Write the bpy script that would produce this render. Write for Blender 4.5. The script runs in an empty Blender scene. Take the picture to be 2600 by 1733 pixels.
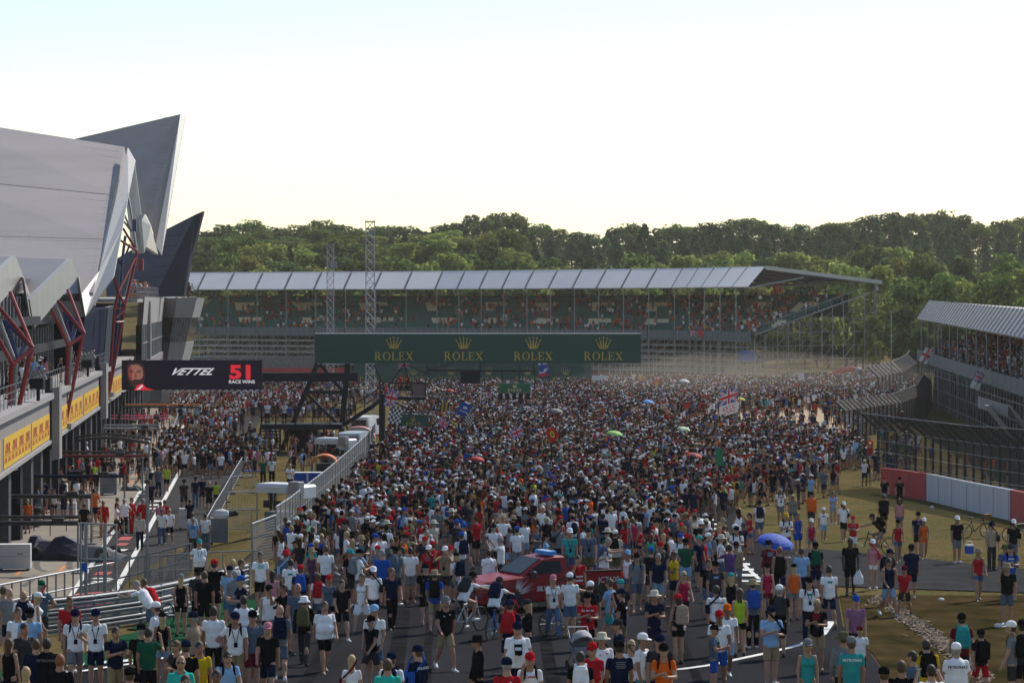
import bpy, math, random
import numpy as np
from mathutils import Vector, Matrix, Euler

# ---------------------------------------------------------------- camera, sky, sun, exposure
R_ = math.radians
SC = bpy.context.scene
COL = SC.collection
F, CX, HY, CH = 7222.0, 1300.0, 767.0, 11.7      # focal length / principal point in photo pixels, eye height in metres
cam_data = bpy.data.cameras.new('camera')
cam_data.sensor_width = 36.0
cam_data.lens = 36.0 * F / 2600.0
cam_data.shift_y = -(866.5 - HY) / 2600.0
cam_data.clip_start, cam_data.clip_end = 1.0, 6000.0
cam = bpy.data.objects.new('camera', cam_data)
cam.location = (0, 0, CH)
cam.rotation_euler = (math.radians(90), 0, 0)
COL.objects.link(cam)
SC.camera = cam

SUN_ELEV, SUN_AZ = math.radians(42), math.radians(34)     # azimuth measured from the view axis (+Y) towards +X
sun_dir = Vector((math.sin(SUN_AZ) * math.cos(SUN_ELEV), math.cos(SUN_AZ) * math.cos(SUN_ELEV), math.sin(SUN_ELEV)))
world = bpy.data.worlds.new('World')
SC.world = world
world.use_nodes = True
_n = world.node_tree.nodes
_n.clear()
_sky = _n.new('ShaderNodeTexSky')
_sky.sky_type = 'NISHITA'
_sky.sun_disc = False
_sky.sun_elevation = SUN_ELEV
_sky.sun_rotation = SUN_AZ
_sky.altitude = 100
_sky.air_density, _sky.dust_density, _sky.ozone_density = 1.15, 0.05, 0.6
_bg = _n.new('ShaderNodeBackground')
_bg.inputs['Strength'].default_value = 0.14
_out = _n.new('ShaderNodeOutputWorld')
world.node_tree.links.new(_sky.outputs[0], _bg.inputs[0])
world.node_tree.links.new(_bg.outputs[0], _out.inputs[0])

sun_data = bpy.data.lights.new('sun', 'SUN')
sun_data.energy = 5.0
sun_data.angle = math.radians(0.53)
sun_data.color = (1.0, 0.93, 0.82)
sun = bpy.data.objects.new('sun', sun_data)
sun.rotation_euler = sun_dir.to_track_quat('Z', 'Y').to_euler()
COL.objects.link(sun)

vs = SC.view_settings
vs.view_transform = 'Standard'
vs.look = 'None'
vs.exposure = -0.06
vs.gamma = 1.0
vs.use_curve_mapping = False
try:
    SC.cycles.max_bounces = 6
    SC.cycles.diffuse_bounces = 3
    SC.cycles.glossy_bounces = 2
    SC.cycles.transmission_bounces = 4
    SC.cycles.transparent_max_bounces = 24
    SC.cycles.volume_bounces = 1
    SC.cycles.use_denoising = True
except Exception:
    pass

# ---------------------------------------------------------------- helpers
def ss(a, b, x):
    t = min(1.0, max(0.0, (x - a) / (b - a)))
    return t * t * (3 - 2 * t)

def W(px, py, Y):
    """the world point that lies Y metres ahead of the eye in the direction of a pixel of the photograph"""
    return Vector(((px - CX) / F * Y, Y, CH - (py - HY) / F * Y))

EDGE = [(-40.0, 60.0), (-17.5, 69.0), (-14.1, 74.3), (-13.0, 76.2), (-11.2, 79.4), (-10.4, 81.8), (-9.0, 91.5), (-9.8, 112.0), (-10.4, 160.0), (-10.7, 215.0), (-12.0, 300.0), (-14.0, 420.0)]
def edge_dist(x, y):
    """signed distance to the line between the pits and the track (positive on the track side)"""
    best, sgn = 1e9, 1
    for (ax, ay), (bx, by) in zip(EDGE, EDGE[1:]):
        dx, dy = bx - ax, by - ay
        t = max(0.0, min(1.0, ((x - ax) * dx + (y - ay) * dy) / (dx * dx + dy * dy)))
        qx, qy = ax + t * dx, ay + t * dy
        d = math.hypot(x - qx, y - qy)
        if d < best:
            best = d
            sgn = 1 if (dx * (y - ay) - dy * (x - ax)) <= 0 else -1
    return best * sgn

def rise(y):
    t = 162.0 - y
    return 0.0 if t < -12 else (0.031 * t if t > 12 else 0.031 * (t + 12) ** 2 / 48.0)

def gz(x, y):
    """height of the ground"""
    h = rise(y)
    if h > 0 and x < 6:
        h *= ss(-6.0, -0.8, edge_dist(x, y))
    if y > 500:
        h += 21.0 * ss(505, 780, y - 0.10 * max(0.0, x))
    if x > 36:
        h += 1.2 * ss(36, 60, x) * (1 - ss(380, 460, y))
    return h

def G(px, py):
    """the ground point seen at a pixel of the photograph"""
    lo, hi = 40.0, 900.0
    for _ in range(50):
        m = 0.5 * (lo + hi)
        p = W(px, py, m)
        if p.z > gz(p.x, m):
            lo = m
        else:
            hi = m
    p = W(px, py, lo)
    return Vector((p.x, lo, gz(p.x, lo)))

def tag(o, label=None, cat=None, group=None, kind=None):
    if label: o['label'] = label
    if cat: o['category'] = cat
    if group: o['group'] = group
    if kind: o['kind'] = kind
    return o

def empty(name, loc, rz=0.0):
    o = bpy.data.objects.new(name, None)
    o.location = loc
    o.rotation_euler = (0, 0, rz)
    o.empty_display_size = 0.2
    COL.objects.link(o)
    return o

class MB:
    """collects shapes and links them as one mesh object"""
    def __init__(s):
        s.v, s.f, s.m = [], [], []
    def add(s, vs_, fs, mi=0):
        o = len(s.v)
        s.v += [tuple(p) for p in vs_]
        s.f += [tuple(i + o for i in f) for f in fs]
        s.m += [mi] * len(fs)
        return s
    def hexa(s, b, t, mi=0):
        return s.add(list(b) + list(t), [(3, 2, 1, 0), (4, 5, 6, 7), (0, 1, 5, 4), (1, 2, 6, 5), (2, 3, 7, 6), (3, 0, 4, 7)], mi)
    def box(s, c, d, rz=0.0, mi=0, rx=0.0, ry=0.0):
        M = Euler((rx, ry, rz)).to_matrix()
        x, y, z = d[0] / 2, d[1] / 2, d[2] / 2
        P = [Vector(c) + M @ Vector(q) for q in ((-x, -y, -z), (x, -y, -z), (x, y, -z), (-x, y, -z), (-x, -y, z), (x, -y, z), (x, y, z), (-x, y, z))]
        return s.hexa(P[:4], P[4:], mi)
    def bbox(s, c, d, rz=0.0, mi=0, b=0.02):
        """box with chamfered vertical and top edges"""
        M = Euler((0, 0, rz)).to_matrix()
        x, y, z = d[0] / 2, d[1] / 2, d[2] / 2
        def ring(i, h):
            q = [(-x + i, -y), (x - i, -y), (x, -y + i), (x, y - i), (x - i, y), (-x + i, y), (-x, y - i), (-x, -y + i)]
            return [Vector(c) + M @ Vector((a, bb, h)) for a, bb in q]
        r0, r1 = ring(b, -z), ring(b, z - b)
        k = 1 - b / max(x, y)
        q = [(-x + b, -y + b), (x - b, -y + b), (x - b, -y + b), (x - b, y - b), (x - b, y - b), (-x + b, y - b), (-x + b, y - b), (-x + b, -y + b)]
        r2 = [Vector(c) + M @ Vector((a, bb, z)) for a, bb in q]
        return s.loft([r0, r1, r2], mi, True)
    def loft(s, rings, mi=0, caps=True, closed=True):
        n = len(rings[0]); vs_ = [p for r in rings for p in r]; fs = []
        for k in range(len(rings) - 1):
            for i in range(n if closed else n - 1):
                j = (i + 1) % n
                fs.append((k * n + i, k * n + j, (k + 1) * n + j, (k + 1) * n + i))
        if caps and closed:
            fs.append(tuple(range(n - 1, -1, -1)))
            fs.append(tuple((len(rings) - 1) * n + i for i in range(n)))
        return s.add(vs_, fs, mi)
    def tube(s, a, b, r, n=6, mi=0, r2=None, caps=True):
        a, b = Vector(a), Vector(b)
        d = b - a
        if d.length < 1e-6: return s
        d.normalize()
        u = d.cross(Vector((0, 0, 1)) if abs(d.z) < 0.95 else Vector((1, 0, 0))).normalized()
        w = d.cross(u)
        r2 = r if r2 is None else r2
        c = [(math.cos(2 * math.pi * (i + 0.5) / n), math.sin(2 * math.pi * (i + 0.5) / n)) for i in range(n)]
        return s.loft([[a + u * (x * r) + w * (y * r) for x, y in c], [b + u * (x * r2) + w * (y * r2) for x, y in c]], mi, caps)
    def path(s, pts, r, n=6, mi=0):
        for a, b in zip(pts, pts[1:]):
            s.tube(a, b, r, n, mi)
        return s
    def prism(s, poly, off, mi=0):
        """polygon (3D points) thickened by the vector off"""
        off = Vector(off); P = [Vector(p) for p in poly]; Q = [p + off for p in P]; n = len(P)
        fs = [tuple(range(n - 1, -1, -1)), tuple(range(n, 2 * n))] + [(i, (i + 1) % n, n + (i + 1) % n, n + i) for i in range(n)]
        return s.add(P + Q, fs, mi)
    def quad(s, a, b, c, d, mi=0):
        return s.add([a, b, c, d], [(0, 1, 2, 3)], mi)
    def lathe(s, c, prof, n=12, mi=0, sx=1.0, sy=1.0):
        c = Vector(c)
        R = [[c + Vector((r * sx * math.cos(2 * math.pi * i / n), r * sy * math.sin(2 * math.pi * i / n), z)) for i in range(n)] for r, z in prof]
        return s.loft(R, mi, True)
    def ball(s, c, r, mi=0, n=8, sz=1.0):
        prof = [(max(1e-3, r * math.sin(math.pi * k / 5)), -r * sz * math.cos(math.pi * k / 5)) for k in range(6)]
        return s.lathe(c, prof, n, mi)
    def ring(s, c, R, r, axis, n=20, k=5, mi=0):
        """a torus round the given axis"""
        c = Vector(c); ax = Vector(axis).normalized()
        u = ax.cross(Vector((0, 0, 1)) if abs(ax.z) < 0.9 else Vector((1, 0, 0))).normalized(); w = ax.cross(u)
        vs_, fs = [], []
        for i in range(n):
            a = 2 * math.pi * i / n; d = u * math.cos(a) + w * math.sin(a)
            for j in range(k):
                b = 2 * math.pi * j / k
                vs_.append(c + d * (R + r * math.cos(b)) + ax * (r * math.sin(b)))
        for i in range(n):
            for j in range(k):
                fs.append((i * k + j, ((i + 1) % n) * k + j, ((i + 1) % n) * k + (j + 1) % k, i * k + (j + 1) % k))
        return s.add(vs_, fs, mi)
    def mesh(s, name, mats, smooth=False):
        me = bpy.data.meshes.new(name)
        me.from_pydata(s.v, [], s.f)
        for m in (mats if isinstance(mats, (list, tuple)) else [mats]):
            me.materials.append(m)
        if max(s.m, default=0) > 0:
            me.polygons.foreach_set('material_index', s.m)
        if smooth:
            me.polygons.foreach_set('use_smooth', [True] * len(s.f))
        me.update()
        return me
    def build(s, name, mats, parent=None, smooth=False, origin=None):
        if origin is not None:
            o_ = Vector(origin); s.v = [tuple(Vector(p) - o_) for p in s.v]
        return link(name, s.mesh(name, mats, smooth), parent, origin)

def link(name, me, parent=None, loc=None, rz=None):
    o = bpy.data.objects.new(name, me)
    COL.objects.link(o)
    if parent is not None:
        o.parent = parent
        if loc is None and parent.location.length > 0 and not parent.get('local'):
            o.matrix_parent_inverse = Matrix.LocRotScale(parent.location, parent.rotation_euler, None).inverted()
    if loc is not None:
        o.location = loc
        if parent is not None and not parent.get('local'):
            o.matrix_parent_inverse = Matrix.LocRotScale(parent.location, parent.rotation_euler, None).inverted()
    if rz is not None:
        o.rotation_euler = (0, 0, rz)
    return o

def copy_tree(o, parent=None):
    c = o.copy(); COL.objects.link(c); c.parent = parent
    for ch in o.children:
        copy_tree(ch, c)
    return c

# ---------------------------------------------------------------- materials
MATS = {}
def mat(name, col, rough=0.7, var=0.12, scale=3.0, bump=0.0, bscale=30.0, metal=0.0, alpha=None, emit=None, spec=0.4, col2=None, coord='Object', detail=4.0, streak=None):
    if name in MATS: return MATS[name]
    m = bpy.data.materials.new(name); m.use_nodes = True
    nt = m.node_tree; N = nt.nodes; L = nt.links
    b = N['Principled BSDF']
    b.inputs['Roughness'].default_value = rough
    b.inputs['Metallic'].default_value = metal
    b.inputs['Specular IOR Level'].default_value = spec
    tc = N.new('ShaderNodeTexCoord')
    if var > 0 or col2:
        nz = N.new('ShaderNodeTexNoise'); nz.inputs['Scale'].default_value = scale; nz.inputs['Detail'].default_value = detail
        if streak:
            mp = N.new('ShaderNodeMapping'); mp.inputs['Scale'].default_value = streak
            L.new(tc.outputs[coord], mp.inputs[0]); L.new(mp.outputs[0], nz.inputs['Vector'])
        else:
            L.new(tc.outputs[coord], nz.inputs['Vector'])
        mx = N.new('ShaderNodeMix'); mx.data_type = 'RGBA'
        c1 = tuple(c * (1 - var) for c in col); c2 = col2 or tuple(min(1.0, c * (1 + var)) for c in col)
        mx.inputs[6].default_value = (*c1, 1); mx.inputs[7].default_value = (*c2, 1)
        rp = N.new('ShaderNodeMapRange'); rp.inputs[1].default_value = 0.3; rp.inputs[2].default_value = 0.7
        L.new(nz.outputs[0], rp.inputs[0]); L.new(rp.outputs[0], mx.inputs[0]); L.new(mx.outputs[2], b.inputs['Base Color'])
    else:
        b.inputs['Base Color'].default_value = (*col, 1)
    if bump > 0:
        nb = N.new('ShaderNodeTexNoise'); nb.inputs['Scale'].default_value = bscale; nb.inputs['Detail'].default_value = 3
        L.new(tc.outputs[coord], nb.inputs['Vector'])
        bp = N.new('ShaderNodeBump'); bp.inputs['Strength'].default_value = bump; bp.inputs['Distance'].default_value = 0.05
        L.new(nb.outputs[0], bp.inputs['Height']); L.new(bp.outputs[0], b.inputs['Normal'])
    if alpha is not None:
        b.inputs['Alpha'].default_value = alpha
    if emit:
        b.inputs['Emission Color'].default_value = (*emit[0], 1); b.inputs['Emission Strength'].default_value = emit[1]
    MATS[name] = m
    return m
# ---------------------------------------------------------------- ground
def ground_mat():
    m = bpy.data.materials.new('dry_grass'); m.use_nodes = True; nt = m.node_tree; N = nt.nodes; L = nt.links
    b = N['Principled BSDF']; b.inputs['Roughness'].default_value = 0.95; b.inputs['Specular IOR Level'].default_value = 0.0
    tc = N.new('ShaderNodeTexCoord')
    def noise(sc, det=5, st=None):
        n = N.new('ShaderNodeTexNoise'); n.inputs['Scale'].default_value = sc; n.inputs['Detail'].default_value = det
        if st:
            mp = N.new('ShaderNodeMapping'); mp.inputs['Scale'].default_value = st; L.new(tc.outputs['Object'], mp.inputs[0]); L.new(mp.outputs[0], n.inputs['Vector'])
        else: L.new(tc.outputs['Object'], n.inputs['Vector'])
        return n
    def mix(fac, a, c, lo=0.4, hi=0.6):
        x = N.new('ShaderNodeMix'); x.data_type = 'RGBA'; r = N.new('ShaderNodeMapRange'); r.inputs[1].default_value = lo; r.inputs[2].default_value = hi
        L.new(fac.outputs[0], r.inputs[0]); L.new(r.outputs[0], x.inputs[0])
        for i, v in ((6, a), (7, c)):
            if isinstance(v, tuple): x.inputs[i].default_value = (*v, 1)
            else: L.new(v.outputs[2], x.inputs[i])
        return x
    a = mix(noise(0.35, 6, (1, 0.35, 1)), (0.125, 0.090, 0.040), (0.075, 0.064, 0.025))
    a2 = mix(noise(6.0, 6), a, (0.20, 0.15, 0.075), 0.45, 0.75)
    a3 = mix(noise(1.3, 4, (1, 0.5, 1)), a2, (0.085, 0.10, 0.035), 0.52, 0.72)
    L.new(a3.outputs[2], b.inputs['Base Color'])
    bp = N.new('ShaderNodeBump'); bp.inputs['Strength'].default_value = 0.6; bp.inputs['Distance'].default_value = 0.06
    L.new(noise(14, 4).outputs[0], bp.inputs['Height']); L.new(bp.outputs[0], b.inputs['Normal'])
    MATS['grass'] = m
    return m

def sheet(name, rows, m, kind='structure', dz=0.0, n=14, clamp=None):
    """rows of (left pixel, right pixel, pixel row): a sheet laid on the ground"""
    mb = MB(); R = []
    for l, r, y in rows:
        R.append([(lambda p: Vector((p.x, p.y, p.z + dz)))(G(l + (r - l) * i / n, y)) for i in range(n + 1)])
    mb.loft(R, 0, False, False)
    mb.f = [f[::-1] for f in mb.f]
    return tag(mb.build(name, m), kind=kind)

def lerp_rows(ys, left, right):
    def at(tab, y):
        for (y0, x0), (y1, x1) in zip(tab, tab[1:]):
            if (y0 - y) * (y1 - y) <= 0:
                return x0 + (x1 - x0) * (y - y0) / (y1 - y0)
        return tab[0][1] if abs(y - tab[0][0]) < abs(y - tab[-1][0]) else tab[-1][1]
    return [(at(left, y), at(right, y), y) for y in ys]

def build_ground():
    gm = ground_mat()
    ys = [25, 40, 52] + [56 + 3 * i for i in range(42)] + [185 + 12 * i for i in range(24)] + [480 + 22 * i for i in range(22)] + [1000, 1200, 1600]
    mb = MB(); R = []
    for y in ys:
        k = max(1.0, y / 260.0)
        xs = [-60.0] + [-34 + 1.6 * i for i in range(29)] + [14, 18, 24, 32, 40, 50, 62]
        xs = [-1000.0, -300.0] + [x if y < 400 else x * min(k, 3.0) for x in xs] + [120 * min(k, 2.6), 420.0, 1000.0]
        R.append([Vector((x, y, gz(x, min(y, 1000)))) for x in xs])
    mb.loft(R, 0, False, False)
    mb.f = [f[::-1] for f in mb.f]
    tag(mb.build('ground', gm, smooth=True), kind='structure')
    asphalt = mat('asphalt', (0.028, 0.028, 0.032), 0.95, 0.25, 0.5, 0.25, 60, spec=0.0, streak=(1, 0.25, 1))
    pit_as = mat('pit_asphalt', (0.06, 0.059, 0.06), 0.9, 0.18, 0.5, 0.2, 60, spec=0.0, streak=(0.4, 1.2, 1))
    conc = mat('apron_concrete', (0.27, 0.24, 0.205), 0.85, 0.14, 0.45, 0.1, 20, spec=0.0)
    white = mat('road_paint', (0.66, 0.66, 0.64), 0.8, 0.18, 4.0, spec=0.0)
    sand = mat('gravel_sand', (0.46, 0.36, 0.25), 0.95, 0.12, 1.2, 0.4, 8, spec=0.0)
    verge = mat('green_verge_turf', (0.018, 0.07, 0.035), 0.9, 0.3, 3.0, 0.5, 30, spec=0.0)
    path = mat('side_road_asphalt', (0.045, 0.045, 0.048), 0.9, 0.15, 0.8, 0.2, 50, spec=0.0)
    # main straight
    L = [(1790, -260), (1700, 60), (1660, 180), (1640, 330), (1600, 470), (1560, 560), (1500, 655), (1440, 700), (1400, 735), (1340, 775), (1250, 850), (1165, 940), (1100, 985), (1050, 1020), (985, 1060)]
    Rr = [(1790, 2330), (1745, 2270), (1660, 2210), (1590, 2140), (1500, 2125), (1480, 2110), (1393, 1960), (1330, 1905), (1270, 1850), (1190, 1770), (1080, 1650), (1020, 1550), (985, 1480)]
    ys = [1790, 1745, 1720, 1700, 1680, 1660, 1640, 1620, 1600, 1590, 1560, 1530, 1500, 1480, 1460, 1440, 1420, 1393, 1360, 1330, 1300, 1270, 1230, 1190, 1165, 1130, 1100, 1080, 1050, 1020, 985]
    sheet('track', lerp_rows(ys, L, Rr), asphalt, dz=0.03, n=22)
    # side road joining from the right
    mb = MB(); R = []
    for px, y0, y1 in ((1955, 1480, 1392), (2080, 1488, 1395), (2185, 1492, 1403), (2300, 1496, 1414), (2406, 1499, 1426), (2520, 1503, 1438), (2640, 1507, 1448), (2760, 1510, 1455)):
        R.append([G(px, y0 + (y1 - y0) * i / 8) + Vector((0, 0, 0.036)) for i in range(9)])
    mb.loft(R, 0, False, False)
    mb.f = [f if (Vector(mb.v[f[1]]) - Vector(mb.v[f[0]])).cross(Vector(mb.v[f[3]]) - Vector(mb.v[f[0]])).z > 0 else f[::-1] for f in mb.f]
    tag(mb.build('side_road', path), kind='structure')
    # pit apron, pit lane
    fac = lambda y: (lambda z: CX + F * (-11 - 0.0917 * z) / z)(F * CH / (y - HY)) - 40
    ys = [1560, 1520, 1480, 1440, 1400, 1360, 1320, 1280, 1240, 1200, 1160, 1120, 1090, 1060, 1030, 1005, 985]
    vp = lambda x0, y0, x1, y1: (lambda y: x0 + (x1 - x0) * (y - y0) / (y1 - y0))
    le, ri, bar = vp(272, 1375, 676, 767), vp(325, 1440, 688, 767), vp(512, 1384, 800, 767)
    sheet('pit_apron', [(fac(y), le(y), y) for y in ys], conc, dz=0.03, n=10)
    sheet('pit_lane', [(le(y), bar(y), y) for y in ys], pit_as, dz=0.034, n=10)
    for nm, fn, w in (('pit_lane_line', ri, 0.24), ('pit_lane_line', le, 0.20)):
        rows = []
        for y in ys:
            wpx = w * (y - HY) / CH
            rows.append((fn(y) - wpx / 2, fn(y) + wpx / 2, y))
        sheet(nm, rows, white, dz=0.042, n=1)
    # painted pit box marks: red patches and white bars
    redp = mat('red_paint', (0.42, 0.06, 0.06), 0.7, 0.15, 6.0)
    mb = MB(); mr = MB()
    for px, py, w, hh, red in ((318, 1368, 30, 9, 1), (311, 1383, 26, 6, 1), (302, 1398, 38, 5, 0), (290, 1418, 46, 3, 0), (294, 1424, 30, 2, 0), (275, 1432, 34, 8, 1), (262, 1457, 40, 8, 1), (258, 1470, 46, 3, 0), (256, 1478, 44, 3, 0), (395, 1273, 26, 4, 0), (392, 1283, 24, 4, 0), (388, 1292, 26, 3, 0), (465, 1190, 22, 4, 0), (460, 1120, 18, 3, 0), (420, 1108, 20, 6, 1), (448, 1080, 18, 3, 0)):
        q = [G(px - w / 2 + 5, py - hh / 2), G(px + w / 2 + 5, py - hh / 2), G(px + w / 2 - 5, py + hh / 2), G(px - w / 2 - 5, py + hh / 2)]
        (mr if red else mb).add([p + Vector((0, 0, 0.046)) for p in q], [(3, 2, 1, 0)])
    tag(mb.build('pit_box_marking', white), kind='structure'); tag(mr.build('pit_box_marking_red', redp), kind='structure')
    # orange skid lines and tyre marks on the apron
    orange = mat('orange_paint', (0.55, 0.20, 0.04), 0.7, 0.1)
    rubber = mat('tyre_rubber_mark', (0.09, 0.085, 0.08), 0.9, 0.3, 4.0)
    mo = MB(); mk = MB()
    for a, b in (((150, 1452), (165, 1437)), ((40, 1462), (52, 1452)), ((345, 1208), (356, 1195)), ((330, 1230), (338, 1220)), ((392, 1130), (398, 1118))):
        p, q = G(*a), G(*b); s = Vector((0.09, 0, 0)); u = Vector((0, 0, 0.04))
        mo.quad(p - s + u, p + s + u, q + s + u, q - s + u)
    for pts in (((95, 1424), (92, 1436), (98, 1446), (118, 1452)), ((180, 1424), (174, 1436), (180, 1446), (192, 1450)), ((60, 1490), (80, 1475), (92, 1462)), ((330, 1310), (348, 1290), (372, 1262)), ((320, 1215), (340, 1190), (352, 1168))):
        P = [G(*p) + Vector((0, 0, 0.038)) for p in pts]; s = Vector((0.14, 0, 0))
        mk.loft([[p - s, p + s] for p in P], 0, False, False)
    mk.f = [f[::-1] for f in mk.f]
    tag(mo.build('apron_marking_orange', orange), kind='structure'); tag(mk.build('tyre_marking', rubber), kind='structure')
    # gravel trap right of the straight
    sheet('gravel_trap', lerp_rows([1128, 1110, 1095, 1080, 1065, 1050, 1030, 1010, 995], [(1128, 1720), (1080, 1662), (1020, 1560), (995, 1500)], [(1128, 2130), (1080, 2200), (1020, 2290), (995, 2330)]), sand, dz=0.02, n=12)
    # green verge between guardrail and track, lower left
    sheet('green_verge', lerp_rows([1725, 1700, 1680, 1660, 1640, 1620, 1600, 1585, 1570, 1555, 1540, 1525], [(1725, -120), (1660, 60), (1625, 120), (1600, 300), (1570, 440), (1525, 560)], [(1725, 40), (1700, 160), (1685, 330), (1660, 450), (1600, 620), (1560, 668), (1525, 700)]), verge, dz=0.05, n=12)
    # lines on the track
    def ribbon(name, pts, w, m, dz=0.045):
        P = [G(*p) + Vector((0, 0, dz)) for p in pts]; rows = []
        for i, p in enumerate(P):
            d = (P[min(i + 1, len(P) - 1)] - P[max(i - 1, 0)]); d.z = 0; d.normalize(); s = Vector((d.y, -d.x, 0)) * w / 2
            rows.append([p - s, p + s])
        mb = MB(); mb.loft(rows, 0, False, False)
        mb.f = [f if (Vector(mb.v[f[1]]) - Vector(mb.v[f[0]])).cross(Vector(mb.v[f[3]]) - Vector(mb.v[f[0]])).z > 0 else f[::-1] for f in mb.f]
        return tag(mb.build(name, m), kind='structure')
    rubm = mat('track_rubber', (0.017, 0.017, 0.019), 0.95, 0.4, 1.5, spec=0.0)
    for k, (xa, xb) in enumerate(((620, 1010), (760, 1060), (980, 1140), (1080, 1190), (1420, 1330), (1520, 1370), (1780, 1450))):
        ribbon('tyre_marking', [(xa + (xb - xa) * t + 18 * math.sin(t * 5 + k), 1735 - 560 * t) for t in (0, .08, .16, .25, .35, .46, .6, .8)], 0.22 + .1 * (k % 3), rubm, 0.036 + .001 * k)
    ribbon('track_line', ((1480, 1712), (1560, 1709), (1640, 1706), (1727, 1702), (1800, 1692), (1870, 1677), (1950, 1660), (2038, 1638), (2090, 1612), (2112, 1580)), 0.2, white)
    ribbon('track_line', ((150, 1712), (210, 1708), (260, 1700), (330, 1690), (420, 1674), (520, 1640), (600, 1600), (650, 1562), (690, 1520)), 0.2, white, 0.06)
    ribbon('hatch_border_line', ((1826, 1380), (1850, 1402), (1882, 1430), (1920, 1465), (1952, 1492)), 0.16, white)
    mb = MB()
    for k in range(13):
        y = 1318 + k * 11.5 + k * k * 0.12; x0 = 1776 + k * 8.6; w = 40 + k * 1.2; hh = 4.2 + k * 0.15
        mb.add([G(*q) + Vector((0, 0, 0.05)) for q in ((x0, y + hh), (x0 + w, y + hh + 0.6), (x0 + w, y + 0.6), (x0, y))], [(0, 1, 2, 3)])
    tag(mb.build('hatch_marking', white), kind='structure')
    # kerb teeth, green and white, lower left
    mb = MB()
    for k in range(7):
        y = 1684 + k * 1.2; x0 = 165 + k * 28
        q = [G(x0, 1698 - k * 2.2), G(x0 + 20, 1696 - k * 2.2), G(x0 + 22, 1690 - k * 2.2), G(x0 + 3, 1692 - k * 2.2)]
        mb.add([p + Vector((0, 0, 0.07)) for p in q], [(0, 1, 2, 3)], k % 2)
    tag(mb.build('kerb', [mat('kerb_green', (0.10, 0.42, 0.08), 0.7, 0.1), white]), kind='structure')
    # ring of grey line on left of the crowd: chequered hatch by the fence foot
    mb = MB()
    for k in range(6):
        y = 1540 + k * 14; x0 = 782 - k * 14
        mb.add([G(*q) + Vector((0, 0, 0.05)) for q in ((x0 - 20, y + 6), (x0 + 18, y + 6), (x0 + 20, y), (x0 - 18, y))], [(0, 1, 2, 3)])
    tag(mb.build('grid_marking', white), kind='structure')
    # trail of wood chips across the grass, lower right
    rnd = random.Random(4); mb = MB()
    tr = [(2215, 1520), (2255, 1530), (2290, 1562), (2330, 1590), (2375, 1622), (2410, 1650), (2450, 1680), (2485, 1705), (2505, 1735)]
    for (ax, ay), (bx, by) in zip(tr, tr[1:]):
        for k in range(340):
            t = rnd.random(); g0 = rnd.gauss(0, 1) * 9
            p = G(ax + (bx - ax) * t + g0 * 0.9, ay + (by - ay) * t - g0 * 0.5)
            mb.box(p + Vector((0, 0, 0.02 + 0.02 * rnd.random())), (0.10 + 0.08 * rnd.random(), 0.05, 0.02), rnd.random() * 6, rnd.randrange(2), rnd.uniform(-0.5, 0.5), rnd.uniform(-0.5, 0.5))
    tag(mb.build('wood_chips', [mat('chip_pale', (0.26, 0.19, 0.13), 0.9, 0.2), mat('chip_brown', (0.14, 0.095, 0.06), 0.9, 0.2)]), 'trail of pale wood chips across the dry grass', 'wood chips', kind='stuff')
    # greener grass below the side road, foreground dimness painted into its colour
    lawn = mat('dimmed_lawn', (0.036, 0.034, 0.013), 0.95, 0.35, 0.9, 0.5, 18, spec=0.0, col2=(0.085, 0.058, 0.027), detail=6.0, streak=(1, 0.45, 1))
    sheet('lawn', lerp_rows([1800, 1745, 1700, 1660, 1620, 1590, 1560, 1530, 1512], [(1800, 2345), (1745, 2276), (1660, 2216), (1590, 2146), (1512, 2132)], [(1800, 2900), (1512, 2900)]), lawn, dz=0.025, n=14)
build_ground()
# ---------------------------------------------------------------- materials for structures
M_WHITE = mat('white_cladding', (0.46, 0.445, 0.42), 0.45, 0.05, 0.4, 0.0, spec=0.4, streak=(6, 6, 0.4))
M_CREAM = mat('cream_cladding', (0.58, 0.52, 0.43), 0.55, 0.06, 0.4)
M_ROOF = mat('grey_roof_membrane', (0.37, 0.33, 0.32), 0.65, 0.07, 0.25, 0.25, 1.2, spec=0.4, streak=(0.3, 0.3, 3.0))
M_ROOF2 = mat('dark_roof_membrane', (0.36, 0.31, 0.30), 0.7, 0.08, 0.3, 0.4, 1.6, spec=0.35)
M_FIN = mat('navy_fin_cladding', (0.026, 0.032, 0.05), 0.8, 0.12, 0.4, spec=0.1)
M_FIN2 = mat('slate_fin_cladding', (0.07, 0.078, 0.105), 0.8, 0.10, 0.4, spec=0.1)
M_NAVY = mat('navy_wall', (0.008, 0.014, 0.04), 0.9, 0.15, 0.5, spec=0.05)
M_BLACK = mat('black_steel', (0.014, 0.015, 0.022), 0.6, 0.15, 2.0, spec=0.2)
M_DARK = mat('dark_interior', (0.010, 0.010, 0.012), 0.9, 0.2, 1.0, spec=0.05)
M_RED = mat('red_steel_tube', (0.26, 0.012, 0.02), 0.45, 0.08, 2.0, spec=0.5)
M_BLUE = mat('blue_steel_tube', (0.02, 0.045, 0.16), 0.35, 0.08, 2.0, spec=0.5)
M_STEEL = mat('galvanised_steel', (0.30, 0.31, 0.33), 0.45, 0.15, 4.0, metal=0.6)
M_STEELD = mat('weathered_steel', (0.20, 0.21, 0.23), 0.5, 0.2, 4.0, metal=0.5)
M_GREYW = mat('pale_grey_panel', (0.30, 0.285, 0.285), 0.7, 0.06, 0.6, streak=(3, 3, 0.3))
M_LILAC = mat('fascia_panel', (0.24, 0.215, 0.22), 0.7, 0.08, 0.8, streak=(4, 4, 0.3))
M_GLASS = mat('dark_glass', (0.02, 0.024, 0.03), 0.12, 0.2, 0.4, spec=0.8)
M_CASEG = mat('pier_grey', (.10, .10, .11), .8, .15, spec=.05)
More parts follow.
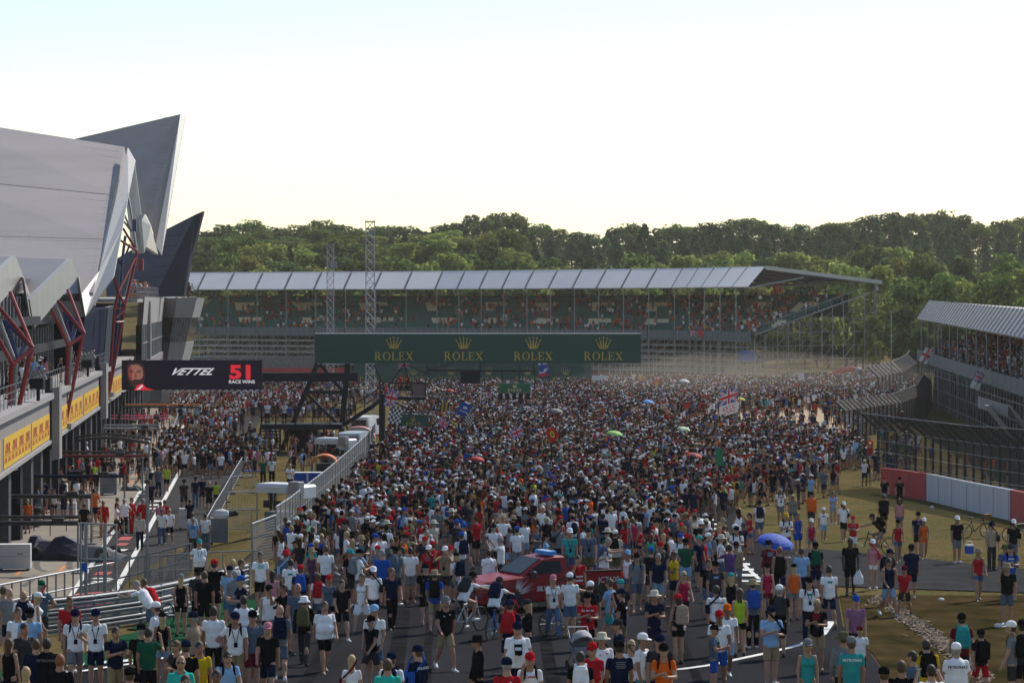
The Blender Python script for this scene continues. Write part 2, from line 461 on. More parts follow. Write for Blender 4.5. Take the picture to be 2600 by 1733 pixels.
M_YEL = mat('yellow_board', (0.66, 0.40, 0.015), 0.55, 0.05, 1.0)
M_REDP = mat('red_print', (0.42, 0.035, 0.03), 0.6, 0.05)
M_GREEN = mat('green_sign', (0.004, 0.062, 0.045), 0.45, 0.06, 0.4, spec=0.4)
M_GREENB = mat('bright_green_sign', (0.0, 0.12, 0.055), 0.4, 0.05)
M_GREENF = mat('faded_green_banner', (0.035, 0.085, 0.065), 0.8, 0.08, 0.5)
M_GOLD = mat('gold_print', (0.52, 0.38, 0.06), 0.5, 0.06)
M_GOLDF = mat('faded_gold_print', (0.38, 0.30, 0.10), 0.7, 0.06)
M_SCREEN = mat('led_screen', (0.006, 0.006, 0.012), 0.6, 0.1, 1.0, spec=0.05, emit=((0.006, 0.005, 0.011), 1.0))
def emis(name, c, k=1.0):
    return mat(name, (0.01, 0.01, 0.01), 0.6, 0.0, emit=(c, k))
M_LEDR, M_LEDW, M_LEDS, M_LEDB = emis('led_red', (0.60, 0.015, 0.03)), emis('led_white', (0.62, 0.62, 0.66)), emis('led_skin', (0.26, 0.11, 0.08)), emis('led_shadow', (0.025, 0.01, 0.012))
M_LEDS2 = emis('led_skin_red', (0.22, 0.03, 0.025))
def text_polys(s, size=1.0, font_shear=0.0, bold=0.0):
    """the outline of a line of text as flat faces (x right, y up)"""
    cu = bpy.data.curves.new('t', 'FONT'); cu.body = s; cu.size = size; cu.shear = font_shear; cu.offset = bold; cu.resolution_u = 3; cu.align_x = 'CENTER'
    o = bpy.data.objects.new('t', cu); COL.objects.link(o)
    dg = bpy.context.evaluated_depsgraph_get(); me = o.evaluated_get(dg).to_mesh()
    vs_ = [tuple(v.co) for v in me.vertices]; fs = [tuple(p.vertices) for p in me.polygons]
    o.evaluated_get(dg).to_mesh_clear(); bpy.data.objects.remove(o); bpy.data.curves.remove(cu)
    return vs_, fs
def put(mb, poly, org, right, up, k=1.0, off=None, mi=0, sx=1.0):
    vs_, fs = poly; org, right, up = Vector(org), Vector(right), Vector(up); off = Vector(off or (0, 0, 0))
    P = [org + right * (v[0] * k * sx) + up * (v[1] * k) + off for v in vs_]
    return mb.add(P, fs, mi)
def rolex_word():
    """serif capitals R O L E X built stroke by stroke; cap height 1"""
    mb = MB(); z = [0]
    def q(*p):
        z[0] += 0.0006
        mb.add([(x, y, z[0]) for x, y in p], [tuple(range(len(p)))])
    def bar(x0, y0, x1, y1): q((x0, y0), (x1, y0), (x1, y1), (x0, y1))
    def serif(x, y, w): bar(x - w, y - 0.03, x + w, y + 0.03)
    def arc(cx, cy, rx, ry, a0, a1, tx, ty, n=14):
        for i in range(n):
            a, b = R_(a0 + (a1 - a0) * i / n), R_(a0 + (a1 - a0) * (i + 1) / n)
            q((cx + rx * math.cos(a), cy + ry * math.sin(a)), (cx + rx * math.cos(b), cy + ry * math.sin(b)), (cx + (rx - tx) * math.cos(b), cy + (ry - ty) * math.sin(b)), (cx + (rx - tx) * math.cos(a), cy + (ry - ty) * math.sin(a)))
    x = 0.0      # R
    bar(x + 0.10, 0.05, x + 0.26, 0.95); serif(x + 0.18, 0.03, 0.18); bar(x, 0.94, x + 0.4, 1.0); bar(x + 0.26, 0.47, x + 0.42, 0.53)
    arc(x + 0.38, 0.735, 0.30, 0.265, -90, 90, 0.15, 0.06); q((x + 0.36, 0.5), (x + 0.54, 0.5), (x + 0.84, 0.0), (x + 0.62, 0.0)); serif(x + 0.76, 0.03, 0.13)
    x = 1.05     # O
    arc(x + 0.46, 0.5, 0.47, 0.52, 0, 360, 0.16, 0.06, 28)
    x = 2.12     # L
    bar(x + 0.10, 0.05, x + 0.26, 0.95); bar(x, 0.0, x + 0.68, 0.06); serif(x + 0.18, 0.97, 0.18); q((x + 0.60, 0.06), (x + 0.68, 0.06), (x + 0.74, 0.34), (x + 0.68, 0.34))
    x = 2.98     # E
    bar(x + 0.10, 0.05, x + 0.26, 0.95); bar(x, 0.0, x + 0.70, 0.06); bar(x, 0.94, x + 0.68, 1.0); bar(x + 0.26, 0.48, x + 0.5, 0.54); bar(x + 0.48, 0.37, x + 0.54, 0.65)
    q((x + 0.62, 0.06), (x + 0.70, 0.06), (x + 0.75, 0.32), (x + 0.69, 0.32)); q((x + 0.61, 0.94), (x + 0.68, 0.94), (x + 0.71, 0.70), (x + 0.65, 0.70))
    x = 3.86     # X
    q((x + 0.06, 0.97), (x + 0.28, 0.97), (x + 0.88, 0.03), (x + 0.66, 0.03)); q((x + 0.74, 0.97), (x + 0.84, 0.97), (x + 0.22, 0.03), (x + 0.12, 0.03))
    for sx_, sy_ in ((0.16, 0.97), (0.78, 0.97), (0.16, 0.03), (0.78, 0.03)): serif(x + sx_, sy_, 0.16)
    return [(v[0] - 2.4, v[1], v[2]) for v in mb.v], mb.f
def crown():
    """a five pointed crown with a ball on each point; height 1, centred in x"""
    mb = MB(); z = [0]
    def q(*p):
        z[0] += 0.0006
        mb.add([(x, y, z[0]) for x, y in p], [tuple(range(len(p)))])
    tips = [(-0.62, 0.70), (-0.33, 0.88), (0.0, 0.94), (0.33, 0.88), (0.62, 0.70)]
    for i, (tx, ty) in enumerate(tips):
        bx = (i - 2) * 0.15
        q((bx - 0.075, 0.12), (bx + 0.075, 0.12), (tx * 0.97 + 0.015, ty), (tx * 0.97 - 0.015, ty))
        q(*[(tx + 0.062 * math.cos(a * math.pi / 4), ty + 0.03 + 0.062 * math.sin(a * math.pi / 4)) for a in range(8)])
    q(*[(0.40 * math.cos(a * math.pi / 8), 0.09 + 0.10 * math.sin(a * math.pi / 8)) for a in range(16)])
    return mb.v, mb.f
WORD, CROWN = rolex_word(), crown()
def rolex(mb, org, right, up, size, off=(0, 0, 0), gap=0.28):
    put(mb, WORD, org, right, up, size, off); put(mb, CROWN, Vector(org) + Vector(up) * size * (1 + gap), right, up, size * 1.45, off)

# ---------------------------------------------------------------- pit building with winged roof
XF = lambda z: -11.0 - 0.0917 * z           # the front of the garages
def PF(z, h, out=0.0):
    """a point on the garage front at distance z, height h, pushed out towards the pit lane"""
    return Vector((XF(z) + out, z, h))
def pit_building():
    B = empty('pit_building', PF(170, 0)); tag(B, 'long pit building with pale folded winged roof and red tube columns', 'building')
    P = lambda px, py, z: W(px, py, z)
    OUT = Vector((0.9, 0.05, 0.05))
    # main roof sheet of the middle bay, in three strips with joints between
    tl, tr, bl, br = P(-150, 300, 243), P(316, 373, 236), P(-150, 770, 206), P(236, 742, 206)
    def bil(u, v): return (tl * (1 - u) + tr * u) * (1 - v) + (bl * (1 - u) + br * u) * v
    for k, (v0, v1) in enumerate(((0, 0.36), (0.363, 0.665), (0.668, 1.0))):
        mb = MB(); mb.prism([bil(0, v1), bil(1, v1), bil(1, v0), bil(0, v0)], (0, 1.2, -1.0))
        mb.build('roof_sheet', M_ROOF, B)
    mb = MB()
    for u in (0.12, 0.26, 0.41, 0.55, 0.70, 0.84, 0.97):
        a, b = bil(u, 0.01), bil(u, 0.99); mb.tube(a, b, 0.025, 4)
    for v in [i / 22 for i in range(1, 22)]: mb.tube(bil(0, v), bil(.985, v), 0.014, 3)
    mb.build('roof_seams', M_ROOF, B)
    # white edge beam of the middle bay, kinked at the eave, down to its point
    z = 207
    edge = [P(324, 375, 233), P(343, 408, 231), P(326, 492, 224), P(310, 580, 217), P(288, 702, 208), P(283, 710, 207), P(217, 803, 203), P(207, 745, 205), P(252, 688, 209.8), P(264, 609, 216), P(290, 520, 222.2)]
    mb = MB(); mb.prism(edge, (0.0, 0.4, 0)); mb.build('roof_edge', M_WHITE, B)
    mb = MB(); mb.prism([P(207, 745, 205.2), P(217, 803, 203.2), P(211, 800, 204), P(195, 706, 206), P(200, 700, 206.5)], (-0.4, 3.0, 0)); mb.build('roof_edge', M_GREYW, B)
    # two nearer bays: white folded edge plus grey roof
    for (pk, rt, tip, lf, base, dz, zz) in (((181, 657), (199, 702), (87, 834), (75, 759), (140, 690), 0, 172), ((40, 650), (60, 704), (-70, 846), (-90, 760), (0, 690), 0, 140)):
        mb = MB(); mb.prism([P(*pk, zz + (pk[0] - lf[0]) * .06), P(*rt, zz + (rt[0] - lf[0]) * .06), P(*tip, zz + (tip[0] - lf[0]) * .06), P(*lf, zz)], (-0.3, 0.2, 0)); mb.build('roof_edge', M_WHITE, B)
        mb = MB(); mb.prism([P(pk[0] + 1, pk[1], zz + 9), P(lf[0] + 2, lf[1] - 4, zz + 2.5), P(lf[0] - 40, lf[1] - 20, zz + 5), P(pk[0] - 150, pk[1] - 4, zz + 30), P(pk[0] - 6, pk[1] - 1, zz + 26)], (0, 0.6, -0.9)); mb.build('roof_sheet', M_ROOF, B)
        mb = MB(); mb.prism([P(rt[0] + 0.5, rt[1] + 2, zz + 7.1), P(rt[0] - 6, rt[1] - 2, zz + 8.2), P(rt[0] + 9, rt[1] + 92, zz + 14), P(rt[0] + 16, rt[1] + 98, zz + 13)], (-0.3, 2.0, 0)); mb.build('roof_edge', M_GREYW, B)
        mb = MB(); mb.prism([P(tip[0], tip[1], zz + .4), P(lf[0], lf[1], zz + 1.8), P(lf[0] - 14, lf[1] - 40, zz + 3), P(tip[0] - 12, tip[1] - 4, zz + 1)], (-0.3, 2.5, 0)); mb.build('roof_edge', M_GREYW, B)
    # soffits under the bays
    mb = MB()
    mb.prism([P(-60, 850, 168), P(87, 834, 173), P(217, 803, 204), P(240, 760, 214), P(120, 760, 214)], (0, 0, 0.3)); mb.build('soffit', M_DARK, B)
    # tall rear wing
    zz = 268
    mb = MB(); mb.prism([P(150, 362, zz + 6), P(458, 290, zz), P(397, 621, zz - 14), P(383, 571, zz - 12), P(369, 543, zz - 10), P(359, 543, zz - 9), P(342, 410, zz - 3), P(320, 395, zz - 1)], (0, 2.5, 0)); mb.build('wing_sheet', M_ROOF2, B)
    mb = MB(); mb.prism([P(458, 289, zz - .3), P(471, 293, zz + .2), P(422, 582, zz - 13), P(410, 647, zz - 16), P(395, 622, zz - 15)], (0.0, 0.3, 0)); mb.build('wing_edge', M_WHITE, B)
    mb = MB(); mb.prism([P(342, 412, zz - 14), P(359, 545, zz - 16), P(366, 643, zz - 18), P(345, 641, zz - 18), P(327, 490, zz - 14)], (-0.5, 1.2, 0)); mb.build('wing_underside', M_CREAM, B)
    mb = MB(); mb.prism([P(367, 543, zz - 17), P(383, 572, zz - 17), P(367, 642, zz - 19), P(360, 560, zz - 18)], (-0.5, 1.2, 0)); mb.build('wing_edge', M_WHITE, B)
    mb = MB(); mb.prism([P(383, 574, zz - 16), P(402, 646, zz - 17), P(371, 626, zz - 18)], (-0.5, 1.2, 0)); mb.build('wing_underside', M_CREAM, B)
    # creases on the rear wing's membrane
    mb = MB(); rnd = random.Random(2)
    for k in range(26):
        v = k / 26.0; y = 300 + 250 * v; xr = 456 - (y - 290) * 0.184 - rnd.uniform(4, 14); ln = rnd.uniform(10, 44)
        zc = zz - (y - 290) * 0.042 - 0.06
        mb.tube(P(xr, y, zc), P(xr - ln, y - ln * 0.09, zc + 0.1), 0.05, 4, 0, 0.015)
    mb.build('membrane_crease', M_ROOF2, B)
    # dark rear fin
    zz = 312
    mb = MB(); mb.prism([P(270, 672, zz), P(422, 582, zz), P(495, 545, zz - 2), P(394, 752, zz - 4), P(270, 752, zz - 4)], (0, 2, 0)); mb.build('fin', M_FIN2, B)
    mb = MB(); mb.prism([P(495, 545, zz - 2.1), P(515, 536, zz - 1), P(485, 652, zz - 2), P(466, 752, zz - 3), P(394, 752, zz - 4.1)], (0, 2, 0)); mb.build('fin', M_FIN, B)
    mb = MB()
    for k in range(6):
        y = 600 + k * 26; mb.tube(P(420 - (k + 1) * 8, y, zz - 1.6 - 0.4 * k), P(486 - k * 12, y - 6, zz - 2.3 - 0.35 * k), 0.03, 4)
    mb.build('fin_joint', M_BLACK, B)
    # fascia above the garages, with yellow boards and white slabs
    zs = [104, 122, 138, 147, 158, 174, 196, 213, 240, 300]
    for a, b in zip(zs, zs[1:]):
        mb = MB(); mb.prism([PF(a, 4.2), PF(b - 0.06, 4.2), PF(b - 0.06, 6.45), PF(a, 6.45)], (-0.5, 0, 0)); mb.build('fascia_panel', M_LILAC, B)
    mb = MB(); mb.prism([PF(104, 6.45, 0.25), PF(300, 6.45, 0.25), PF(300, 6.75, 0.25), PF(104, 6.75, 0.25)], (-2.6, 0, 0)); mb.build('balcony_edge', M_GREYW, B)
    mb = MB(); mb.prism([PF(104, 4.0, 0.12), PF(300, 4.0, 0.12), PF(300, 4.19, 0.12), PF(104, 4.19, 0.12)], (-0.6, 0, 0)); mb.build('fascia_rail', M_GREYW, B)
    logo = text_polys('DHL', 1.0, 0.35, 0.03)
    for a, b in ((106, 124.5), (126.2, 141.5), (142.2, 154.8), (158.5, 185), (186.5, 205), (211.5, 246)):
        mb = MB(); mb.prism([PF(a, 4.28, 0.03), PF(b, 4.28, 0.03), PF(b, 5.65, 0.03), PF(a, 5.65, 0.03)], (-0.02, 0, 0))
        o = mb.build('sponsor_board', M_YEL, B)
        mb = MB(); L_ = b - a; n = max(2, int(round(L_ / 4.2))); d = Vector((-0.0917, 1, 0)).normalized()
        for i in range(n):
            c = PF(a + L_ * (i + 0.5) / n, 4.93, 0.045)
            put(mb, logo, c, d, Vector((0, 0, 1)), 0.62, mi=0, sx=2.1)
        for i in range(n * 2):
            c = PF(a + L_ * (i + 0.5) / (2 * n), 4.52, 0.045)
            put(mb, logo, c, d, Vector((0, 0, 1)), 0.34, mi=0, sx=1.9)
        p0, p1 = PF(a + 0.4, 4.83, 0.045), PF(b - 0.4, 4.83, 0.045)
        mb.quad(p0, p1, p1 + Vector((0, 0, 0.035)), p0 + Vector((0, 0, 0.035)))
        link('lettering', mb.mesh('lettering', M_REDP), o)
    for a, top, bot, w in ((155.5, 7.0, 3.05, 2.0), (205.8, 7.2, 3.2, 2.2)):
        mb = MB(); mb.prism([PF(a, bot + 0.1, 0.52), PF(a, bot, 0.1), PF(a, top, 0.1), PF(a, top + 0.1, 0.52)], (0, 0.9, 0)); mb.build('hanging_slab', M_GREYW, B)
        mb = MB(); mb.box(PF(a + 0.3, (top + bot) / 2 + 0.6, -0.1), (0.28, 0.7, top - bot)); mb.build('slab_bracket', M_BLACK, B)
    mb = MB(); mb.box(PF(274, 9.0, 0.9), (0.9, 0.5, 5.6)); mb.build('hanging_slab', M_GREYW, B)
    # garages below: dark openings with piers and shutters
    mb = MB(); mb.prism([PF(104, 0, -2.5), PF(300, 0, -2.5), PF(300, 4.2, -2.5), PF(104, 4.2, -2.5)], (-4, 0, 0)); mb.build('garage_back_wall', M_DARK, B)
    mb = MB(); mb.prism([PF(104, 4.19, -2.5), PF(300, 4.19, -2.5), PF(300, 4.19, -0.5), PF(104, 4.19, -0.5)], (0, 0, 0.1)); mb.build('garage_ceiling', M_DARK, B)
    rnd = random.Random(9); z0 = 106.0
    while z0 < 298:
        mb = MB(); mb.box(PF(z0, 2.08, -0.6), (0.6, 0.7, 4.15)); mb.build('garage_pier', M_CASEG if rnd.random() < 0.35 else M_BLACK, B)
        mb = MB(); mb.box(PF(z0 + 3.4, 3.7, -1.2), (0.1, 5.6, 0.9)); mb.build('garage_shutter', M_STEELD, B)
        if rnd.random() < 0.6:
            mb = MB(); mb.box(PF(z0 + 1.6 + rnd.random() * 2, 1.2, -1.6), (0.4, 1.2, 2.4)); mb.build('garage_cabinet', [M_NAVY, M_REDP, M_GREYW][rnd.randrange(3)], B)
        z0 += 6.8
    # terrace level behind the fascia: recessed dark glazing, railings, floor beams
    mb = MB(); mb.prism([PF(104, 6.75, -3.2), PF(205, 6.75, -3.2), PF(205, 13.2, -3.2), PF(104, 13.2, -3.2)], (-3, 0, 0)); mb.build('glazed_wall', M_GLASS, B)
    z0 = 106
    while z0 < 204:
        mb = MB(); mb.box(PF(z0, 9.4, -3.1), (0.12, 0.16, 5.3)); mb.build('mullion', M_STEELD, B); z0 += 2.4
    for hgt in (8.9, 10.6):
        mb = MB(); mb.box(PF(154, hgt, -2.0), (0.3, 99, 0.5), math.atan(0.0917)); mb.build('floor_beam', M_BLACK, B)
    mb = MB()
    for z_ in range(104, 236, 2): mb.tube(PF(z_, 6.75, -0.3), PF(z_, 7.8, -0.3), 0.025, 4)
    for hgt in (7.1, 7.45, 7.8): mb.tube(PF(104, hgt, -0.3), PF(236, hgt, -0.3), 0.02, 4)
    mb.build('terrace_railing', M_STEELD, B)
    # navy block behind the second column, then a pale pier
    mb = MB(); mb.prism([P(215, 800, 206), P(274, 780, 222), P(263, 940, 222), P(208, 965, 206)], (-2.5, 1, 0)); mb.build('navy_wall', M_NAVY, B)
    mb = MB(); mb.prism([P(274, 780, 221.5), P(290, 776, 222), P(281, 930, 222), P(262, 942, 221.5)], (-0.5, 1.4, 0)); mb.build('pale_pier', M_GREYW, B)
    # end block with terrace, windows and leaning walls
    ZB, HT = 324, 12.2
    def face(name, q, m, thick=(-0.6, 0.6, 0)):
        mb = MB(); mb.prism(q, thick); return mb.build(name, m, B)
    a0, a1 = 262, 322
    for nm, h0, h1, m in (('end_wall', 9.6, 12.2, M_GREYW), ('end_wall', 4.3, 6.2, M_LILAC)):
        face(nm, [PF(a0, h0, 1.0), PF(a1, h0, 1.0), PF(a1, h1, 1.2), PF(a0, h1, 1.2)], m)
    face('end_glazing', [PF(a0, 6.2, 0.9), PF(a1, 6.2, 0.9), PF(a1, 9.6, 0.9), PF(a0, 9.6, 0.9)], M_GLASS)
    z_ = a0
    while z_ < a1:
        mb = MB(); mb.box(PF(z_, 7.9, 0.98), (0.1, 0.2, 3.4)); mb.build('mullion', M_STEEL, B); z_ += 4.0
    mb = MB(); mb.tube(PF(a0, 7.9, 1.02), PF(a1, 7.9, 1.02), 0.07, 4); mb.build('transom', M_STEEL, B)
    zq = 322.5
    for nm, y0, y1, m0, m1 in (('end_wall', 756, 806, M_LILAC, M_GREYW), ('end_wall', 868, 1030, M_LILAC, M_GREYW)):
        xl0 = 400 - (y0 - 756) * 0.075; xl1 = 400 - (y1 - 756) * 0.075
        xm0 = 450 - (y0 - 756) * 0.16; xm1 = 450 - (y1 - 756) * 0.16
        xr0 = 500 - (y0 - 756) * 0.24; xr1 = 500 - (y1 - 756) * 0.24
        face(nm, [P(xl1, y1, zq), P(xm1, y1, zq - 2.5), P(xm0, y0, zq - 2.5), P(xl0, y0, zq)], m0, (0, 2.0, 0))
        face(nm, [P(xm1, y1, zq - 2.5), P(xr1, y1, zq - 2), P(xr0, y0, zq - 2), P(xm0, y0, zq - 2.5)], m1, (0, 8.0, 0))
    face('end_glazing', [P(391, 868, zq), P(432, 868, zq - 2.4), P(442, 806, zq - 2.4), P(396, 806, zq)], M_GLASS, (0, 1.5, 0))
    face('end_glazing', [P(432, 868, zq - 2.4), P(472, 868, zq - 2), P(487, 806, zq - 2), P(442, 806, zq - 2.4)], mat('reflecting_glass', (0.10, 0.10, 0.10), 0.08, 0.6, 1.6, spec=1.0), (0, 7, 0))
    for k in range(7):
        t = k / 6.0
        mb = MB(); mb.tube(P(432 + 40 * t, 868, zq - 2.6), P(442 + 45 * t, 806, zq - 2.6), 0.04, 4); mb.build('mullion', M_STEELD, B)
    mb = MB(); mb.tube(P(436, 838, zq - 2.6), P(479, 836, zq - 2.6), 0.05, 4); mb.build('transom', M_STEELD, B)
    face('end_block_core', [P(394, 1026, zq + 3), P(460, 1030, zq + 3), P(492, 770, zq + 3), P(401, 772, zq + 3)], M_GREYW, (-3, 5, 0))
    mb = MB(); mb.prism([PF(250, 12.0, 1.0), PF(322, 12.0, 1.2), P(501, 753, zq - 2), P(501, 753, zq + 8), PF(330, 12.2, -20), PF(250, 12.0, -16)], (0, 0, -0.3)); mb.build('terrace_floor', M_GREYW, B)
    mb = MB()
    pr = [PF(250, 12.1, 0.9), PF(322, 12.3, 1.0), P(450, 751, zq - 2), P(500, 750, zq - 2)]
    for a, b in zip(pr, pr[1:]):
        for up_ in (0.5, 1.0): mb.tube(a + Vector((0, 0, up_)), b + Vector((0, 0, up_)), 0.03, 4)
        n = max(2, int((b - a).length / 2))
        for i in range(n + 1):
            p = a.lerp(b, i / n); mb.tube(p, p + Vector((0, 0, 1.0)), 0.03, 4)
    mb.build('terrace_railing', M_STEELD, B)
    mb = MB(); mb.prism([P(250, 1010, 250), P(300, 980, 262), P(318, 770, 262), P(290, 770, 250)], (-8, 4, 0)); mb.build('inner_wall', M_NAVY, B)
    # big mass behind, keeps daylight from leaking through
    mb = MB(); mb.prism([PF(100, 0, -7), PF(318, 0, -7), PF(318, 12, -7), PF(215, 12.5, -7), PF(205, 13.5, -7), PF(100, 13.5, -7)], (-18, 0, 0)); mb.build('rear_block', M_NAVY, B)
    # tube columns: red, blue and grey
    def col(zc, tubes, base):
        for m, r, pts in tubes:
            mb = MB(); mb.path([P(x, y, zc + dz) for x, y, dz in pts], r, 7); mb.build('column_tube', m, B, smooth=False)
        mb = MB(); mb.box(P(*base, zc), (0.9, 1.0, 0.35)); mb.build('column_foot', M_GREYW, B)
    s = 0.12
    col(219, [(M_RED, s, [(277, 997, 0), (317, 776, 0), (346, 653, 2), (347, 637, 2)]), (M_RED, s, [(276, 996, -.5), (291, 782, -1), (300, 742, -1), (287, 693, -3)]), (M_RED, s * .8, [(291, 783, -1), (317, 782, 0)]), (M_RED, s * .8, [(292, 818, -1), (313, 817, 0)]), (M_RED, s * .8, [(293, 808, -1), (317, 786, 0)]),
              (M_RED, s * .8, [(300, 742, -1), (318, 776, 0)]), (M_RED, s * .8, [(300, 742, -1), (346, 650, 2)]), (M_BLUE, s, [(284, 940, .5), (302, 790, .5), (311, 655, 1), (318, 600, 2)]), (M_BLUE, s * .7, [(296, 655, 1), (309, 672, 1), (330, 620, 2)]), (M_GREYW, s * .8, [(315, 752, 2), (340, 655, 2.5)]),
              (M_RED, s * .8, [(347, 637, 2), (313, 580, 3)]), (M_RED, s * .8, [(347, 637, 2), (304, 609, 0)]), (M_GREYW, s * .8, [(347, 637, 2), (332, 535, 4), (324, 494, 5)]), (M_GREYW, s * .7, [(334, 588, 3), (316, 545, 3)]), (M_GREYW, s * .7, [(334, 588, 3), (313, 560, 3)])], (276, 1001))
    col(170, [(M_RED, s, [(165, 1075, 0), (172, 877, -.5)]), (M_RED, s, [(166, 1074, 0), (211, 848, .5)]), (M_RED, s, [(172, 878, -.5), (214, 849, .5)]), (M_RED, s * .85, [(173, 876, -.5), (131, 785, -3)]), (M_RED, s * .85, [(214, 847, .5), (172, 736, 3)]), (M_RED, s * .85, [(214, 847, .5), (146, 762, 0)]),
              (M_GREYW, s * .9, [(175, 992, 0), (180, 878, 0), (140, 772, 0)]), (M_BLUE, s * .9, [(207, 842, 1), (163, 792, 1)]), (M_BLUE, s * .9, [(163, 792, 1), (182, 866, 1), (190, 840, 1.5), (198, 800, 2)]), (M_GREYW, s * .7, [(183, 858, 1.5), (190, 812, 2)])], (165, 1081))
    col(137, [(M_RED, s, [(16, 1179, 0), (30, 925, -.5)]), (M_RED, s, [(17, 1178, 0), (80, 882, .5)]), (M_RED, s, [(30, 926, -.5), (82, 884, .5)]), (M_RED, s * .85, [(31, 925, -.5), (-8, 852, -2)]), (M_RED, s * .85, [(82, 882, .5), (26, 742, 3)]), (M_RED, s * .85, [(82, 882, .5), (-6, 775, 0)]),
              (M_GREYW, s * .9, [(26, 1150, 0), (41, 926, 0), (0, 820, 0)]), (M_BLUE, s * .9, [(75, 876, 1), (12, 812, 1)]), (M_BLUE, s * .9, [(12, 812, 1), (45, 908, 1), (62, 880, 1.5)]), (M_GREYW, s * .8, [(57, 985, .5), (72, 900, .5)])], (18, 1184))
    # loudspeakers and boxes on the columns
    mb = MB(); mb.bbox(P(358, 672, 217), (0.35, 0.35, 0.9)); mb.build('loudspeaker', M_RED, B)
    mb = MB(); mb.bbox(P(342, 572, 221), (0.3, 0.3, 0.95)); mb.build('loudspeaker', M_BLUE, B)
pit_building()

# ---------------------------------------------------------------- lighting lattice on the terrace (two short trusses)
def truss(mb, a, b, w, n, r=0.02, n4=4):
    a, b = Vector(a), Vector(b); d = (b - a).normalized(); u = d.cross(Vector((0, 1, 0)) if abs(d.y) < .9 else Vector((1, 0, 0))).normalized(); v = d.cross(u)
    C = [(u * sx + v * sy) * (w / 2) for sx, sy in ((-1, -1), (1, -1), (1, 1), (-1, 1))]
    for c in C: mb.tube(a + c, b + c, r * 1.4, n4)
    for i in range(n):
        p, q = a.lerp(b, i / n), a.lerp(b, (i + 1) / n)
        for k in range(4):
            mb.tube(p + C[k], p + C[(k + 1) % 4], r, 3)
            mb.tube(p + C[k], q + C[(k + 1) % 4], r, 3)
            mb.tube(q + C[k], p + C[(k + 1) % 4], r, 3)
for nm, px, py, z, lab in (('camera_platform', 97, 955, 142, 'small lattice camera cradle on the terrace by the nearest red column'), ('camera_platform', 223, 905, 190, 'small lattice camera cradle on the terrace beside the navy wall')):
    r_ = empty(nm, W(px, py + 40, z)); tag(r_, lab, 'camera platform', 'lattice camera cradles on the terrace')
    mb = MB(); truss(mb, W(px - 18, py, z), W(px + 18, py - 6, z), 0.5, 4, 0.025); mb.build('lattice', M_STEEL, r_)
    mb = MB(); mb.bbox(W(px - 2, py + 18, z), (0.7, 0.6, 0.5)); mb.build('camera_housing', M_BLACK, r_)
    mb = MB(); mb.tube(W(px, py + 20, z), W(px, py + 62, z), 0.09, 6); mb.build('mast', M_BLACK, r_)
# ---------------------------------------------------------------- far grandstand
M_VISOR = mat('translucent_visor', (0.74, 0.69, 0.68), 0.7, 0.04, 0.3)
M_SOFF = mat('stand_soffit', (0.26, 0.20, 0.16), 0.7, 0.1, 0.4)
M_SEATG = mat('green_seat', (0.016, 0.11, 0.095), 0.6, 0.12, 1.0)
M_SEATW = mat('cream_seat', (0.72, 0.62, 0.46), 0.6, 0.08, 1.0)
M_PARA = mat('grey_parapet_sheet', (0.105, 0.125, 0.135), 0.6, 0.08, 0.5)
M_TREAD = mat('stand_decking', (0.016, 0.075, 0.07), 0.8, 0.2, 0.8)
M_BARR = mat('red_barrier', (0.36, 0.035, 0.04), 0.7, 0.12, 0.6)
M_TYRE = mat('grey_tyre_wall', (0.14, 0.13, 0.135), 0.85, 0.2, 1.5)
STAND_PEOPLE = []      # places taken by spectators: (x, y, z, rotation, sitting, leaning towards red)
def seg_frame(a, b, da, db):
    def at(u, d, z):          # u along the front, d metres back, height z
        p = a.lerp(b, u); q = da.lerp(db, u)
        return Vector((p.x + q.x * d, p.y + q.y * d, z))
    return at
